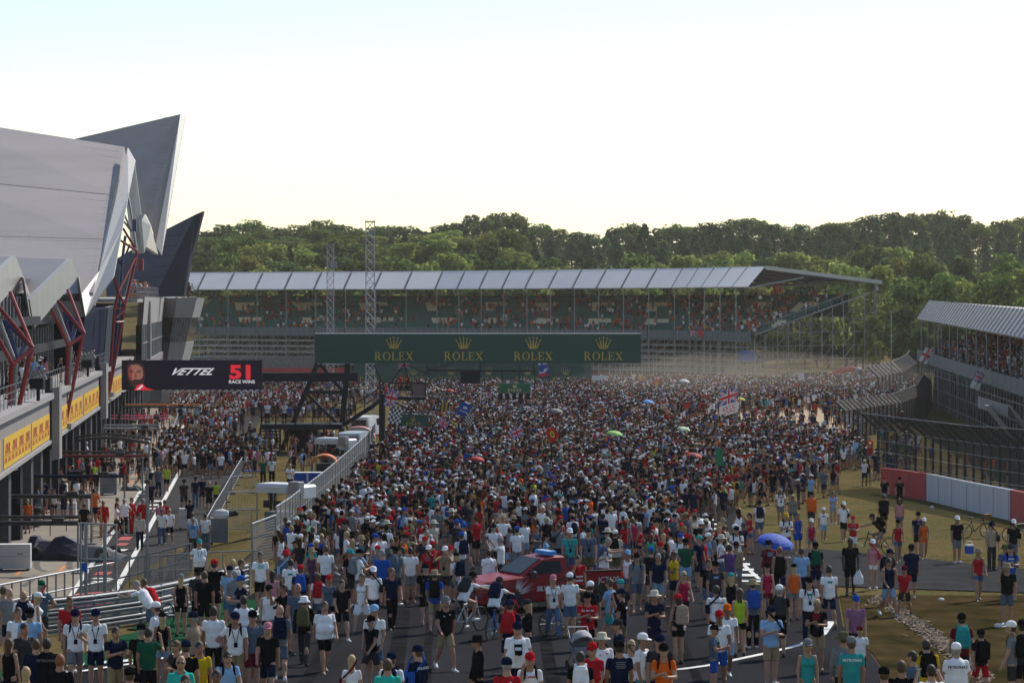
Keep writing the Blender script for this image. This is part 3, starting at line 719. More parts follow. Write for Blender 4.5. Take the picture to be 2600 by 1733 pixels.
def far_grandstand():
    rnd = random.Random(12)
    S = empty('far_grandstand', Vector((0, 470, 0))); tag(S, 'long far grandstand with pale sloping roof visor and green seats', 'grandstand')
    pts = [Vector(((430 - CX) / F * 503, 503, 0)), Vector(((1105 - CX) / F * 480, 480, 0)), Vector(((1706 - CX) / F * 440, 440, 0)), Vector(((1900 - CX) / F * 415, 415, 0))]
    dep = [Vector((0.22, 0.975, 0)), Vector((0.28, 0.96, 0)), Vector((0.45, 0.89, 0)), Vector((0.65, 0.76, 0))]
    nb = [9, 10, 5]
    seats_g, seats_w, scaff, posts = MB(), MB(), MB(), []
    treads = MB()
    NR, D0, RISE0, RISE1 = 19, 1.5, 7.3, 12.6
    bayc = 0
    for k in range(3):
        at = seg_frame(pts[k], pts[k + 1], dep[k], dep[k + 1])
        L_ = (pts[k + 1] - pts[k]).length
        n = nb[k]
        for i in range(n):
            u0, u1 = i / n + 0.004, (i + 1) / n - 0.004
            mb = MB(); mb.prism([at(u0, 0, 13.9), at(u1, 0, 13.9), at(u1, 4.2, 16.85), at(u0, 4.2, 16.85)], (0, 0.02, 0.12)); mb.build('visor_panel', M_VISOR, S)
            mb = MB(); mb.prism([at(u0, 4.2, 16.85), at(u1, 4.2, 16.85), at(u1, 35, 14.9), at(u0, 35, 14.9)], (0, 0, 0.16)); mb.build('roof_panel', M_SOFF if 0 else M_VISOR, S)
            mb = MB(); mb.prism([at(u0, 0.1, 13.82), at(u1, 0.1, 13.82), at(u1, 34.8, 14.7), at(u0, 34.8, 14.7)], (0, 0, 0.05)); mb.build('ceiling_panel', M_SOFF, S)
            mb = MB(); mb.tube(at(i / n, 0, 13.95), at(i / n, 4.2, 16.98), 0.10, 4); mb.tube(at(i / n, 0, 13.8), at(i / n, 0, 13.98), 0.13, 4); mb.build('visor_rib', M_STEELD, S)
            mb = MB(); mb.tube(at(i / n, 1.0, 1.0), at(i / n, 1.0, 13.9), 0.075, 5); mb.build('front_post', M_STEEL, S)
            mb = MB(); mb.prism([at(u0, 0.8, 5.9), at(u1, 0.8, 5.9), at(u1, 0.8, 7.35), at(u0, 0.8, 7.35)], (0, 0.1, 0)); mb.build('parapet_panel', M_PARA, S)
            mb = MB()
            for j in range(4): mb.tube(at(u0 + (u1 - u0) * j / 4, 0.74, 5.95), at(u0 + (u1 - u0) * j / 4, 0.74, 7.4), 0.03, 4)
            mb.build('parapet_rail', M_STEEL, S)
            mb = MB(); mb.tube(at(i / n, 33, 9), at(i / n, 33, 14.8), 0.10, 4); mb.build('rear_post', M_STEELD, S)
            bayc += 1
        # treads, seats
        for r in range(NR):
            d0, z0 = D0 + r * 1.25, RISE0 + (RISE1 - RISE0) * r / (NR - 1) - 0.45
            treads.prism([at(0, d0, z0 - 0.35), at(1, d0, z0 - 0.35), at(1, d0, z0), at(0, d0, z0)], dep[k] * 1.25)
            ns = int(L_ / 0.56)
            for j in range(ns):
                u = (j + 0.5) / ns; gx = (bayc - n + u * n)
                ph = (gx * 0.46 + r * 0.045) % 1.0; isl = (0.10 < ph < 0.30 and r % 9 in (2, 3, 4, 5, 6) or 0.10 < ph < 0.52 and r % 9 in (5, 6)) and 3 < r < 16
                p = at(u, d0 + 0.45, z0 + 0.22)
                ang = math.atan2(-dep[k].x, dep[k].y)
                (seats_w if isl else seats_g).box(p, (0.44, 0.1, 0.44), ang)
                taken = rnd.random() < 0.62 * (0.16 + 0.20 * (0.5 + 0.5 * math.sin(gx * 1.9 + r * 0.3)) + (0.1 if r < 2 else 0)) * (0.8 + 0.5 * (k == 2) + 0.25 * (k == 1)) * (0.35 if isl else 1)
                if taken: STAND_PEOPLE.append((p.x - dep[k].x * 0.25, p.y - dep[k].y * 0.25, z0, ang + rnd.uniform(-.5, .5), rnd.random() < 0.65, 0.5))
        # scaffold under the stand
        nx = int(L_ / 2.3)
        for lay, d in enumerate((1.6, 6.0, 12.0, 19.0)):
            topz = RISE0 - 1.2 + (d - D0) * 0.22
            for j in range(nx + 1):
                u = j / nx; scaff.tube(at(u, d, 0), at(u, d, topz), 0.05, 3)
                if j < nx and lay < 3:
                    for z0 in (1.2, 3.0, 4.8):
                        if rnd.random() < 0.5: scaff.tube(at(u, d, z0), at((j + 1) / nx, d, z0 + 1.7), 0.04, 3)
                        if rnd.random() < 0.4: scaff.tube(at((j + 1) / nx, d, z0 - .5), at(u, d + 3, z0 + 1.5), 0.04, 3)
            for z0 in (1.0, 2.0, 3.0, 4.0, 5.0, 5.9) + ((7.4, 8.4) if lay == 3 else ()):
                scaff.tube(at(0, d, z0), at(1, d, z0), 0.06, 3)
    # scaffold of the open end
    at = seg_frame(pts[2], pts[3], dep[2], dep[3])
    endm = MB()
    for i in range(12):
        d = 1.5 + i * 2.9; tz = 6.4 + max(0, d - 1.5) * 0.22
        endm.tube(at(1, d, 0), at(1, d, min(tz, 13)), 0.07, 4)
        for z0 in (1.2, 3.2, 5.2, 7.2, 9.2):
            if z0 < tz and i < 11:
                endm.tube(at(1, d, z0), at(1, d + 2.9, z0), 0.055, 4)
                if i % 2 == 0: endm.tube(at(1, d, z0), at(1, d + 2.9, min(z0 + 2, tz)), 0.05, 4)
    endm.tube(at(1, 1.5, 6.9), at(1, 32, 13.2), 0.13, 4); endm.tube(at(1, 33.5, 0), at(1, 33.5, 14.9), 0.18, 5)
    for i in range(9):
        d = 2 + i * 3.2; endm.tube(at(1, d, 7 + (d - 1.5) * 0.205), at(1, d, 8.1 + (d - 1.5) * 0.205), 0.04, 4)
    endm.tube(at(1, 1.5, 8.0), at(1, 30, 13.9), 0.05, 4); endm.tube(at(1, 0, 13.8), at(1, 14, 15.4), 0.1, 4)
    tag(endm.build('end_scaffold', M_STEEL, S), kind='stuff')
    tag(scaff.build('scaffold', M_STEEL, S), kind='stuff')
    treads.build('decking', M_TREAD, S)
    tag(seats_g.build('green_seats', M_SEATG, S), kind='stuff'); tag(seats_w.build('cream_seats', M_SEATW, S), kind='stuff')
    mb = MB()
    for k in range(3):
        at = seg_frame(pts[k], pts[k + 1], dep[k], dep[k + 1]); mb.prism([at(0, 26, 9.5), at(1, 26, 9.5), at(1, 26, 12.9), at(0, 26, 12.9)], (0, 0.2, 0))
    mb.build('rear_wall', M_TREAD, S)
    mb = MB()
    for k in range(2):
        at = seg_frame(pts[k], pts[k + 1], dep[k], dep[k + 1]); mb.prism([at(0, 22, 0), at(1, 22, 0), at(1, 22, 6.5), at(0, 22, 6.5)], (0, 0.2, 0))
    mb.build('shade_panel', mat('shade_panel_brown', (.05, .042, .04), .9, .3, .3), S)  # dark panels added to stand in for the shade under the stand
    mb = MB(); at = seg_frame(pts[2], pts[3], dep[2], dep[3]); mb.prism([at(1, 4.2, 16.5), at(1, 35, 14.5), at(1, 35, 15.08), at(1, 4.2, 17.05)], (0.2, -0.1, 0)); mb.build('roof_edge', M_WHITE, S)
    # bits of floodlight and loudspeaker on the end
    for px, py, zl in ((1930, 755, 417), (2226, 733, 441)):
        mb = MB(); mb.tube(W(px, py - 30, zl), W(px, py, zl), 0.03, 4); mb.ball(W(px, py, zl), 0.3); mb.build('lamp', M_WHITE, S)
    # barrier strips in front of the stand
    for nm, px0, px1, y0, y1, z, m, lab in (('tyre_barrier', 420, 800, 907, 934, 452, M_TYRE, 'grey barrier fence in front of the far grandstand, left end'), ('red_barrier', 640, 888, 934, 949, 440, M_BARR, 'long red barrier strip under the green start gantry'), ('red_barrier', 1640, 2000, 962, 975, 404, M_BARR, 'faded red barrier strip below the far grandstand, behind the crowd')):
        o = empty(nm, W(px0, y1, z)); tag(o, lab, 'barrier')
        n = 9
        for i in range(n):
            a, b = px0 + (px1 - px0) * i / n, px0 + (px1 - px0) * (i + 0.985) / n
            p, q = W(a, y1, z), W(b, y1, z); u = Vector((0, 0, (y1 - y0) * z / F))
            mb = MB(); mb.prism([p, q, q + u, p + u], (0, 0.3, 0)); mb.build('panel', m, o)
far_grandstand()

# ---------------------------------------------------------------- grandstand on the right
def right_grandstand():
    rnd = random.Random(5)
    S = empty('side_grandstand', Vector((44, 280, 0))); tag(S, 'grandstand with ribbed pale roof at the edge, behind the debris fence', 'grandstand')
    a, b = Vector((47.0, 330, 0)), Vector((36.2, 180, 0)); dd = Vector((0.997, -0.075, 0))
    def at(u, d, z): p = a.lerp(b, u); return Vector((p.x + dd.x * d, p.y + dd.y * d, z))
    hz = lambda u: 9.82 - 1.1 * u
    n = 46; M_RIB = mat('ribbed_roof', (.56, .50, .48), .7, .05, .5)
    for i in range(n):
        u0, u1 = i / n + 0.0012, (i + 1) / n - 0.0012
        mb = MB(); mb.prism([at(u0, 0, hz(u0)), at(u1, 0, hz(u1)), at(u1, 1.4, hz(u1) + 2.0), at(u0, 1.4, hz(u0) + 2.0)], (0.05, 0, 0.1)); mb.build('roof_panel', M_RIB, S)
        mb = MB(); mb.tube(at(i / n, -.02, hz(i / n) + .12), at(i / n, 1.4, hz(i / n) + 2.16), 0.05, 4); mb.build('roof_rib', M_STEELD, S)
    mb = MB(); mb.prism([at(0, 1.4, 11.75), at(1, 1.4, 10.65), at(1, 16, 9.6), at(0, 16, 10.7)], (0, 0, 0.12)); mb.build('rear_roof', M_RIB, S)
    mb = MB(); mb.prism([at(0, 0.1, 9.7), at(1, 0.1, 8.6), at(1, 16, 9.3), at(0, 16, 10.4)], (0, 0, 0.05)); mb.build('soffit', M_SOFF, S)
    for i in range(16):
        mb = MB(); mb.tube(at(i / 15, 0.5, 0), at(i / 15, 0.5, hz(i / 15)), 0.09, 5); mb.build('post', M_STEELD, S)
    for i in range(30):
        u0, u1 = i / 30, (i + 0.97) / 30; t = 6.2 - 0.55 * u0
        mb = MB(); mb.prism([at(u0, 0, t - 1.25), at(u1, 0, t - 1.25), at(u1, 0, t), at(u0, 0, t)], (0.08, 0, 0)); mb.build('parapet_panel', M_GREYW if i % 1 else M_PARA, S)
    dk, rl = MB(), MB()
    for r in range(9):
        z0 = 5.2 + r * 0.42; d = 0.6 + r * 0.95
        dk.prism([at(0, d, z0 - 1.0), at(1, d, z0 - 1.0), at(1, d, z0 - 0.55), at(0, d, z0 - 0.55)], dd * 0.95)
        ns = 230
        for j in range(ns):
            if rnd.random() < 0.50:
                u = (j + rnd.random()) / ns; p = at(u, d + 0.4, z0 - 0.55); STAND_PEOPLE.append((p.x, p.y, p.z - 0.4 * u, R_(-90) + rnd.uniform(-.5, .5), rnd.random() < 0.5, 0.2))
    dk.build('decking', M_TREAD, S)
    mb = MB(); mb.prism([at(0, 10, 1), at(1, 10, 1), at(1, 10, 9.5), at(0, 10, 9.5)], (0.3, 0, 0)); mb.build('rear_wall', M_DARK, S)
    # mesh and framework below the parapet
    sc_ = MB()
    for i in range(60):
        u = i / 59; sc_.tube(at(u, 0.3, 0), at(u, 0.3, 5), 0.06, 4)
        if i % 2 == 0 and i < 59: sc_.tube(at(u, 0.3, 1), at((i + 1) / 59, 0.3, 4.6), 0.04, 3)
    for z0 in (1.0, 2.4, 3.8): sc_.tube(at(0, 0.3, z0), at(1, 0.3, z0), 0.05, 4)
    tag(sc_.build('understructure', M_STEELD, S), kind='stuff')
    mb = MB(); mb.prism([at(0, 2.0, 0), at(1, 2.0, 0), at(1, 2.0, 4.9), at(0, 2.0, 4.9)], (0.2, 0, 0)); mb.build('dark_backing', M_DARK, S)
    # stair with solid sides, lower right
    P = W
    for q in (((2505, 1030), (2512, 1028), (2570, 1098), (2562, 1103)), ((2560, 1030), (2566, 1028), (2600, 1070), (2598, 1082))):
        mb = MB(); mb.prism([P(x, y, 205) for x, y in q], (0, 1.2, 0)); mb.build('stair_side', M_GREYW, S)
    mb = MB(); mb.prism([P(2488, 1006, 207), P(2560, 1028, 205), P(2560, 1060, 205), P(2488, 1036, 207)], (0, 1.0, 0)); mb.build('stair_landing', M_GREYW, S)
right_grandstand()

# ---------------------------------------------------------------- start gantry, pit lane screen, platform
def start_gantry():
    S = empty('start_gantry', W(850, 1150, 224)); tag(S, 'black start gantry carrying a long green ROLEX sign over the track', 'gantry')
    z = 225; R, U = Vector((1, 0, 0)), Vector((0, 0, 1))
    def box(name, x0, y0, x1, y1, zz, th, m, par=S):
        mb = MB(); mb.prism([W(x0, y1, zz), W(x1, y1, zz), W(x1, y0, zz), W(x0, y0, zz)], (0, th, 0)); return mb.build(name, m, par)
    sign = box('sign_panel', 799, 848, 1627, 922, z, 1.0, M_GREEN)
    box('sign_top_rail', 799, 845.5, 1627, 847.8, z - .02, 1.1, M_WHITE)
    k = z / F
    for cx in (1000, 1177, 1354, 1532):
        mb = MB(); rolex(mb, W(cx, 914, z - 0.03), R, U, 20.5 * k, gap=0.42)
        link('lettering', mb.mesh('lettering', M_GOLD), sign)
    # legs and braces of the frame
    def bar(name, pts, r, m=M_BLACK, dz=0):
        mb = MB()
        for (x0, y0), (x1, y1) in zip(pts, pts[1:]):
            a, b = W(x0, y0, z + dz), W(x1, y1, z + dz); mb.tube(a, b, r, 4)
        return mb.build(name, m, S)
    bar('leg', [(712, 1152), (806, 923)], 0.26); bar('leg', [(864, 1128), (883, 923)], 0.30)
    bar('brace', [(780, 1000), (862, 1080)], 0.16); bar('brace', [(812, 924), (870, 992)], 0.18); bar('brace', [(776, 995), (872, 995)], 0.18)
    bar('leg', [(900, 1150), (880, 1080)], 0.1, dz=1)
    box('crossbeam', 655, 946, 909, 968, z - 0.8, 0.8, M_BLACK)
    # rig hanging below the sign
    bar('hanger', [(1085, 923), (1085, 940)], 0.06); bar('hanger', [(1085, 940), (1360, 941)], 0.10); bar('hanger', [(1220, 923), (1220, 941)], 0.06); bar('hanger', [(1085, 938), (1150, 923)], 0.05)
    bar('hanger', [(1275, 941), (1275, 976)], 0.05); bar('hanger', [(1318, 923), (1318, 976)], 0.05); bar('hanger', [(1358, 941), (1358, 976)], 0.05); bar('hanger', [(1345, 975), (1360, 975)], 0.05); bar('hanger', [(1355, 923), (1355, 941)], 0.05)
    box('light_box', 1169, 939, 1220, 973, z - .4, 0.5, M_BLACK)
    pn = box('start_light_panel', 1268, 972, 1347, 996, z - .6, 0.35, M_GREENB)
    mb = MB(); rolex(mb, W(1307, 993, z - 0.63), R, U, 7.2 * k, gap=0.3); link('lettering', mb.mesh('lettering', mat('pale_gold', (0.75, 0.68, 0.35), 0.5, 0)), pn)
    for i in range(5): box('start_light', 1266 + i * 17.2, 997, 1276 + i * 17.2, 1014, z - .5, 0.3, M_BLACK)
start_gantry()

def pit_screen():
    z = 222.5; S = empty('pit_screen', W(480, 1000, z)); tag(S, 'black screen across the pit lane showing a portrait and 51 RACE WINS', 'screen')
    R, U = Vector((1, 0, 0)), Vector((0, 0, 1)); k = z / F
    mb = MB(); mb.prism([W(309, 990, z), W(665, 990, z), W(665, 914, z), W(309, 914, z)], (0, 0.5, 0)); panel = mb.build('screen_panel', M_SCREEN, S)
    def part(name, m, fn, dz=0.02):
        mb = MB(); fn(mb, z - dz); link(name, mb.mesh(name, m), panel)
    def poly(pts):
        def fn(mb, zz): mb.add([W(x, y, zz) for x, y in pts], [tuple(range(len(pts)))])
        return fn
    # portrait: generic bearded man in red light
    part('portrait', M_LEDB, poly([(321, 931), (326, 921), (340, 918), (357, 921), (366, 930), (369, 950), (365, 972), (354, 984), (340, 982), (327, 970), (322, 952)]), 0.02)
    part('portrait', M_LEDS, poly([(326, 934), (333, 926), (350, 925), (361, 933), (364, 950), (359, 966), (349, 973), (338, 972), (329, 962), (325, 948)]), 0.03)
    part('portrait', M_LEDS2, poly([(326, 936), (333, 928), (336, 940), (334, 955), (338, 971), (329, 962), (325, 948)]), 0.035)
    part('portrait', M_LEDB, poly([(329, 960), (335, 967), (342, 962), (350, 963), (358, 962), (364, 954), (361, 972), (352, 984), (340, 983), (331, 973)]), 0.04)
    for pts in ([(330, 943), (339, 943), (338, 946), (331, 946)], [(347, 943), (358, 942), (357, 945), (348, 946)], [(340, 965), (349, 965), (347, 968), (342, 968)], [(329, 939), (340, 940), (340, 941.5), (329, 941)], [(347, 940), (359, 938), (359, 940), (347, 941.5)], [(342, 946), (346, 946), (348, 958), (341, 958)]):
        part('portrait', M_LEDB if pts[0][1] != 946 else M_LEDS2, poly(pts), 0.05)
    part('portrait', M_LEDR, poly([(340, 992 - 2), (350, 976), (362, 974), (372, 984), (392, 989.5)]), 0.045)
    part('portrait', M_LEDW, poly([(345, 989), (352, 984), (361, 976), (364, 979), (355, 988)]), 0.055)
    def word(s, cx, py, size, m, shear=0.0, bold=0.0, sx=1.0):
        def fn(mb, zz): put(mb, text_polys(s, 1.0, shear, bold), W(cx, py, zz), R, U, size * k / 0.7, sx=sx)
        part('lettering', m, fn)
    word('51', 614, 960, 33, M_LEDR, 0, 0.045, 1.35); word('RACE WINS', 614, 972.5, 8, M_LEDW, 0, 0.02, 1.1); word('VETTEL', 482, 951, 17, M_LEDW, 0.8, 0.02, 1.35)
    def lines(mb, zz):
        for i in range(7):
            x = 425 + i * 9; mb.add([W(x, 949 - i * 1.6, zz), W(x + 60, 946 - i * 2.2, zz), W(x + 63, 945 - i * 2.2, zz), W(x + 3, 948 - i * 1.6, zz)], [(0, 1, 2, 3)])
    # row of chequer plates along the lower edge
    for i in range(17):
        x = 408 + i * 15.8
        def fn(mb, zz, x=x): mb.add([W(x, 994, zz), W(x + 8.5, 994, zz), W(x + 13, 988.5, zz), W(x + 4.5, 988.5, zz)], [(0, 1, 2, 3)])
        part('chequer_plate', M_WHITE, fn, 0.03)
    mb = MB()
    for i in range(9): mb.box(W(330 + i * 40, 913, z + .2), (0.12, 0.12, 0.14))
    mb.build('top_clamp', M_STEEL, S)
    mb = MB(); mb.tube(W(312, 995, z + .6), W(300, 1075, z + .6), 0.12, 5); mb.build('mast', M_BLACK, S)
pit_screen()

def platform():
    z = 221; S = empty('viewing_platform', W(770, 1150, z)); tag(S, 'black raised platform with railings and steps beside the pit lane', 'platform')
    def box(name, x0, y0, x1, y1, zz, th, m=M_BLACK):
        mb = MB(); mb.prism([W(x0, y1, zz), W(x1, y1, zz), W(x1, y0, zz), W(x0, y0, zz)], (0, th, 0)); return mb.build(name, m, S)
    box('deck', 660, 1077, 868, 1090, z, 3.0)
    for x in (664, 700, 750, 794, 838): 
        mb = MB(); mb.tube(W(x, 1077, z + .1), W(x, 1040, z + .1), 0.06, 4); mb.build('railing_post', M_BLACK, S)
    mb = MB()
    for y in (1041, 1058): mb.tube(W(660, y, z + .1), W(872, y, z + .1), 0.045, 4)
    mb.build('railing', M_BLACK, S)
    for i in range(7): box('step', 664, 1093 + i * 8.5, 708, 1096 + i * 8.5, z - .2 - i * .25, 0.4)
    for x in (661, 711): 
        mb = MB(); mb.tube(W(x, 1090, z), W(x, 1152, z - 1.5), 0.12, 4); mb.build('stringer', M_BLACK, S)
    box('cabin', 738, 1092, 802, 1150, z + .4, 2.4, M_DARK)
    # stair up to the start rostrum
    for dy, r in ((0, 0.20), (-34, 0.05), (-18, 0.04)):
        mb = MB(); mb.path([W(872, 1078 + dy, z + 1), W(945, 1032 + dy, z), W(972, 1010 + dy, z)], r, 4); mb.build('stair_rail', M_BLACK, S)
    for x, y in ((880, 1073), (903, 1058), (926, 1044), (950, 1028)):
        mb = MB(); mb.tube(W(x, y, z), W(x, y - 34, z), 0.05, 4); mb.build('railing_post', M_BLACK, S)
platform()

def rostrum():
    z = 213; S = empty('start_rostrum', W(1020, 1110, z)); tag(S, 'black starter rostrum on a post above the crowd by the flags', 'platform')
    def box(name, x0, y0, x1, y1, zz, th, m=M_BLACK):
        mb = MB(); mb.prism([W(x0, y1, zz), W(x1, y1, zz), W(x1, y0, zz), W(x0, y0, zz)], (0, th, 0)); return mb.build(name, m, S)
    box('deck', 988, 1007, 1081, 1015, z, 2.0); box('side_screen', 1046, 973, 1080, 1006, z, 0.1, mat('brown_screen', (0.16, 0.12, 0.11), 0.8, 0.1))
    mb = MB()
    for a, b in (((965, 972), (965, 1100)), ((988, 1006), (988, 972)), ((1080, 1006), (1080, 972)), ((988, 972), (1080, 972)), ((988, 990), (1046, 990)), ((994, 972), (1026, 924)), ((1048, 1000), (1026, 924)), ((1026, 924), (1092, 949)), ((950, 925), (974, 978)), ((985, 1010), (1040, 1042))):
        mb.tube(W(*a, z - .1), W(*b, z - .1), 0.07, 4)
    mb.build('frame', M_BLACK, S)
    mb = MB(); mb.tube(W(970, 1000, z + .5), W(970, 1120, z + .5), 0.25, 5); mb.build('post', M_BLACK, S)
rostrum()

def rolex_board(px0, py0, px1, py1, z, lab, legs=True, size=None, m=None, gm=None):
    S = empty('sponsor_board', W((px0 + px1) / 2, py1 + 30, z)); tag(S, lab, 'sign')
    mb = MB(); mb.prism([W(px0, py1, z), W(px1, py1, z), W(px1, py0, z), W(px0, py0, z)], (0, 0.25, 0)); o = mb.build('panel', m or M_GREEN, S)
    k = z / F; mb = MB(); hh = size or (py1 - py0) * 0.27
    rolex(mb, W((px0 + px1) / 2, py1 - (py1 - py0) * 0.08, z - 0.03), Vector((1, 0, 0)), Vector((0, 0, 1)), hh * k, gap=0.35)
    link('lettering', mb.mesh('lettering', gm or M_GOLD), o)
    if legs:
        for x in (px0 + 3, px1 - 3):
            mb = MB(); p = W(x, py1, z + .1); mb.tube(p, Vector((p.x, p.y, gz(p.x, p.y))), 0.06, 4); mb.build('leg', M_BLACK, S)
        mb = MB(); mb.prism([W(px0 - 6, py0 - 3, z - .2), W(px1 + 4, py0 - 4, z - .2), W(px1 + 4, py0 - 7, z - .2), W(px0 - 6, py0 - 7, z - .2)], (0, 0.8, 0)); mb.build('hood', M_BLACK, S)
rolex_board(1010, 1052, 1088, 1081, 212, 'small green ROLEX board above the crowd beside the chequered flag')
rolex_board(2266, 1128, 2313, 1160, 190, 'small green ROLEX board at the end of the red and white wall')
rolex_board(1384, 1095, 1419, 1125, 236, 'small dark green board half hidden by a red flag in the crowd', True)
# wide faded banner behind the crowd, four marks
def banner():
    z = 372; S = empty('rolex_banner', W(1200, 990, z)); tag(S, 'faded green ROLEX banner behind the crowd under the start gantry', 'banner')
    for i, (a, b) in enumerate(((898, 1010), (1011, 1115), (1116, 1210), (1211, 1305), (1306, 1502))):
        mb = MB(); mb.prism([W(a, 992, z), W(b, 992, z), W(b, 905, z), W(a, 905, z)], (0, 0.15, 0)); mb.build('panel', M_GREENF, S)
    for cx in (943, 1050, 1146, 1240, 1339, 1436):
        mb = MB(); rolex(mb, W(cx, 968, z - 0.05), Vector((1, 0, 0)), Vector((0, 0, 1)), 12.5 * z / F, gap=0.35); mb.build('lettering', M_GOLDF, S)
    mb = MB()
    for cx in (900, 1008, 1113, 1208, 1303, 1500): mb.tube(W(cx, 1010, z + .3), W(cx, 903, z + .3), 0.08, 4)
    mb.build('posts', M_STEELD, S)
banner()

def lattice_tower(px, py_top, z, w, n, lab, head=False):
    p = W(px, py_top, z); S = empty('lattice_mast', Vector((p.x, z, 0))); tag(S, lab, 'mast', 'aluminium lattice masts')
    mb = MB(); truss(mb, Vector((p.x, z, gz(p.x, z))), p, w, n, 0.022); tag(mb.build('lattice', mat('mast_aluminium', (.34, .34, .36), .6, .1), S), kind='stuff')
    for t in ((0.2, 0.4, 0.6, 0.8, 0.995) if not head else (0.3, 0.66, 0.995)):
        mb = MB(); q = Vector((p.x, z, p.z * t)); mb.box(q, (w + 0.12, w + 0.12, 0.10)); mb.build('section_joint', M_STEELD, S)
    if head:
        mb = MB(); mb.bbox(W(px + 8, py_top + 54, z - .6), (0.8, 0.5, 0.7)); mb.tube(W(px - 6, py_top + 46, z - .6), W(px + 18, py_top + 46, z - .6), 0.08, 4); mb.build('camera_head', M_STEELD, S)
    mb = MB(); mb.box(Vector((p.x, z, gz(p.x, z) + 0.2)), (w + 0.8, w + 0.8, 0.4)); mb.build('base', M_STEELD, S)
lattice_tower(940, 560, 250, 0.76, 24, 'tall lattice mast rising in front of the green start sign')
lattice_tower(839, 619, 362, 0.86, 20, 'shorter lattice mast with a camera head behind the start gantry', True)

# ---------------------------------------------------------------- fences and walls
def mesh_mat(name, col, cover, sx, sz):
    """wire mesh: fine wires with open gaps"""
    m = bpy.data.materials.new(name); m.use_nodes = True; nt = m.node_tree; N = nt.nodes; L = nt.links
    b = N['Principled BSDF']; b.inputs['Base Color'].default_value = (*col, 1); b.inputs['Metallic'].default_value = 0.0; b.inputs['Roughness'].default_value = 0.8
    tc = N.new('ShaderNodeTexCoord'); sp = N.new('ShaderNodeSeparateXYZ'); L.new(tc.outputs['UV'], sp.inputs[0])
    fr = []
    for i, s_ in ((0, sx), (1, sz)):
        k = N.new('ShaderNodeMath'); k.operation = 'MULTIPLY'; k.inputs[1].default_value = s_; L.new(sp.outputs[i], k.inputs[0])
        f = N.new('ShaderNodeMath'); f.operation = 'FRACT'; L.new(k.outputs[0], f.inputs[0])
        c = N.new('ShaderNodeMath'); c.operation = 'LESS_THAN'; c.inputs[1].default_value = cover; L.new(f.outputs[0], c.inputs[0]); fr.append(c)
    mx = N.new('ShaderNodeMath'); mx.operation = 'MAXIMUM'; L.new(fr[0].outputs[0], mx.inputs[0]); L.new(fr[1].outputs[0], mx.inputs[1])
    L.new(mx.outputs[0], b.inputs['Alpha'])
    return m
M_MESH = mesh_mat('fence_wire', (0.15, 0.155, 0.165), 0.34, 1 / 0.10, 1 / 0.10)
M_MESHD = mesh_mat('debris_fence_wire', (0.016, 0.018, 0.022), 0.32, 1 / 0.14, 1 / 0.12)
M_POSTD = mat('dark_fence_post', (0.022, 0.025, 0.03), 0.6, 0.15, 2.0)
def uv_strip(name, rails, m, parent):
    """a strip between polylines, with UVs in metres"""
    me = bpy.data.meshes.new(name); vs_ = [tuple(p) for r in rails for p in r]; n = len(rails[0]); fs = []; 
    for k in range(len(rails) - 1):
        for i in range(n - 1): fs.append((k * n + i, k * n + i + 1, (k + 1) * n + i + 1, (k + 1) * n + i))
    me.from_pydata(vs_, [], fs); me.materials.append(m)
    U = [0.0]; 
    for a, b in zip(rails[0], rails[0][1:]): U.append(U[-1] + (Vector(b) - Vector(a)).length)
    Vv = [0.0]
    for k in range(len(rails) - 1): Vv.append(Vv[-1] + (Vector(rails[k + 1][0]) - Vector(rails[k][0])).length)
    uv = me.uv_layers.new(name='UVMap')
    for p in me.polygons:
        for li, vi in zip(p.loop_indices, p.vertices): uv.data[li].uv = (U[vi % n], Vv[vi // n])
    return link(name, me, parent)

def pit_wall_fence():
    base = [(700, 1418, 0), (735, 1385, 0), (780, 1335, 0), (830, 1282, 0), (870, 1240, 0), (905, 1203, 0), (930, 1176, 0), (942, 1158, 0), (952, 1135, 0)]
    P = [G(x, y) for x, y, _ in base]
    S = empty('pit_wall_fence', P[0]); tag(S, 'grey wire mesh fence on the pit wall beside the packed crowd', 'fence')
    fine = []
    for a, b in zip(P, P[1:]):
        n = max(1, int((b - a).length / 2.4))
        fine += [a.lerp(b, i / n) for i in range(n)]
    fine.append(P[-1])
    H = 2.05; U = Vector((0, 0, 1))
    uv_strip('wire_mesh', [[p + U * 0.35 for p in fine], [p + U * H for p in fine]], M_MESH, S)
    for p in fine:
        mb = MB(); mb.tube(p, p + U * (H + 0.05), 0.035, 5); mb.build('post', M_STEELD, S)
    mb = MB(); mb.path([p + U * H for p in fine], 0.035, 5); mb.path([p + U * 1.2 for p in fine], 0.02, 4); mb.build('top_rail', M_STEEL, S)
    for a, b in zip(fine, fine[1:]):
        mb = MB(); mb.prism([a, b - (b - a) * 0.02, b - (b - a) * 0.02 + U * 0.36, a + U * 0.36], (0.25, 0, 0)); mb.build('wall_block', mat('wall_concrete', (0.20, 0.195, 0.185), 0.85, 0.15, 1.0), S)
    # green boards at the near foot
    for a, b in (((733, 1442), (741, 1415)), ((742, 1413), (752, 1392)), ((753, 1390), (764, 1372))):
        p, q = G(*a) + Vector((0.6, 0, 0)), G(*b) + Vector((0.6, 0, 0)); mb = MB(); mb.prism([p, q, q + U * 1.05, p + U * 1.05], (0.05, 0, 0)); mb.build('green_board', mat('green_board', (0.03, 0.20, 0.09), 0.6, 0.1), S)
    # gate panel at the end
    a, b = G(640, 1436), G(700, 1424)
    uv_strip('gate_mesh', [[a + U * 0.15, b + U * 0.15], [a + U * 1.55, b + U * 1.75]], M_MESH, S)
    mb = MB(); mb.path([a, a + U * 1.6, b + U * 1.8, b], 0.04, 5); mb.build('gate_frame', M_STEEL, S)
pit_wall_fence()

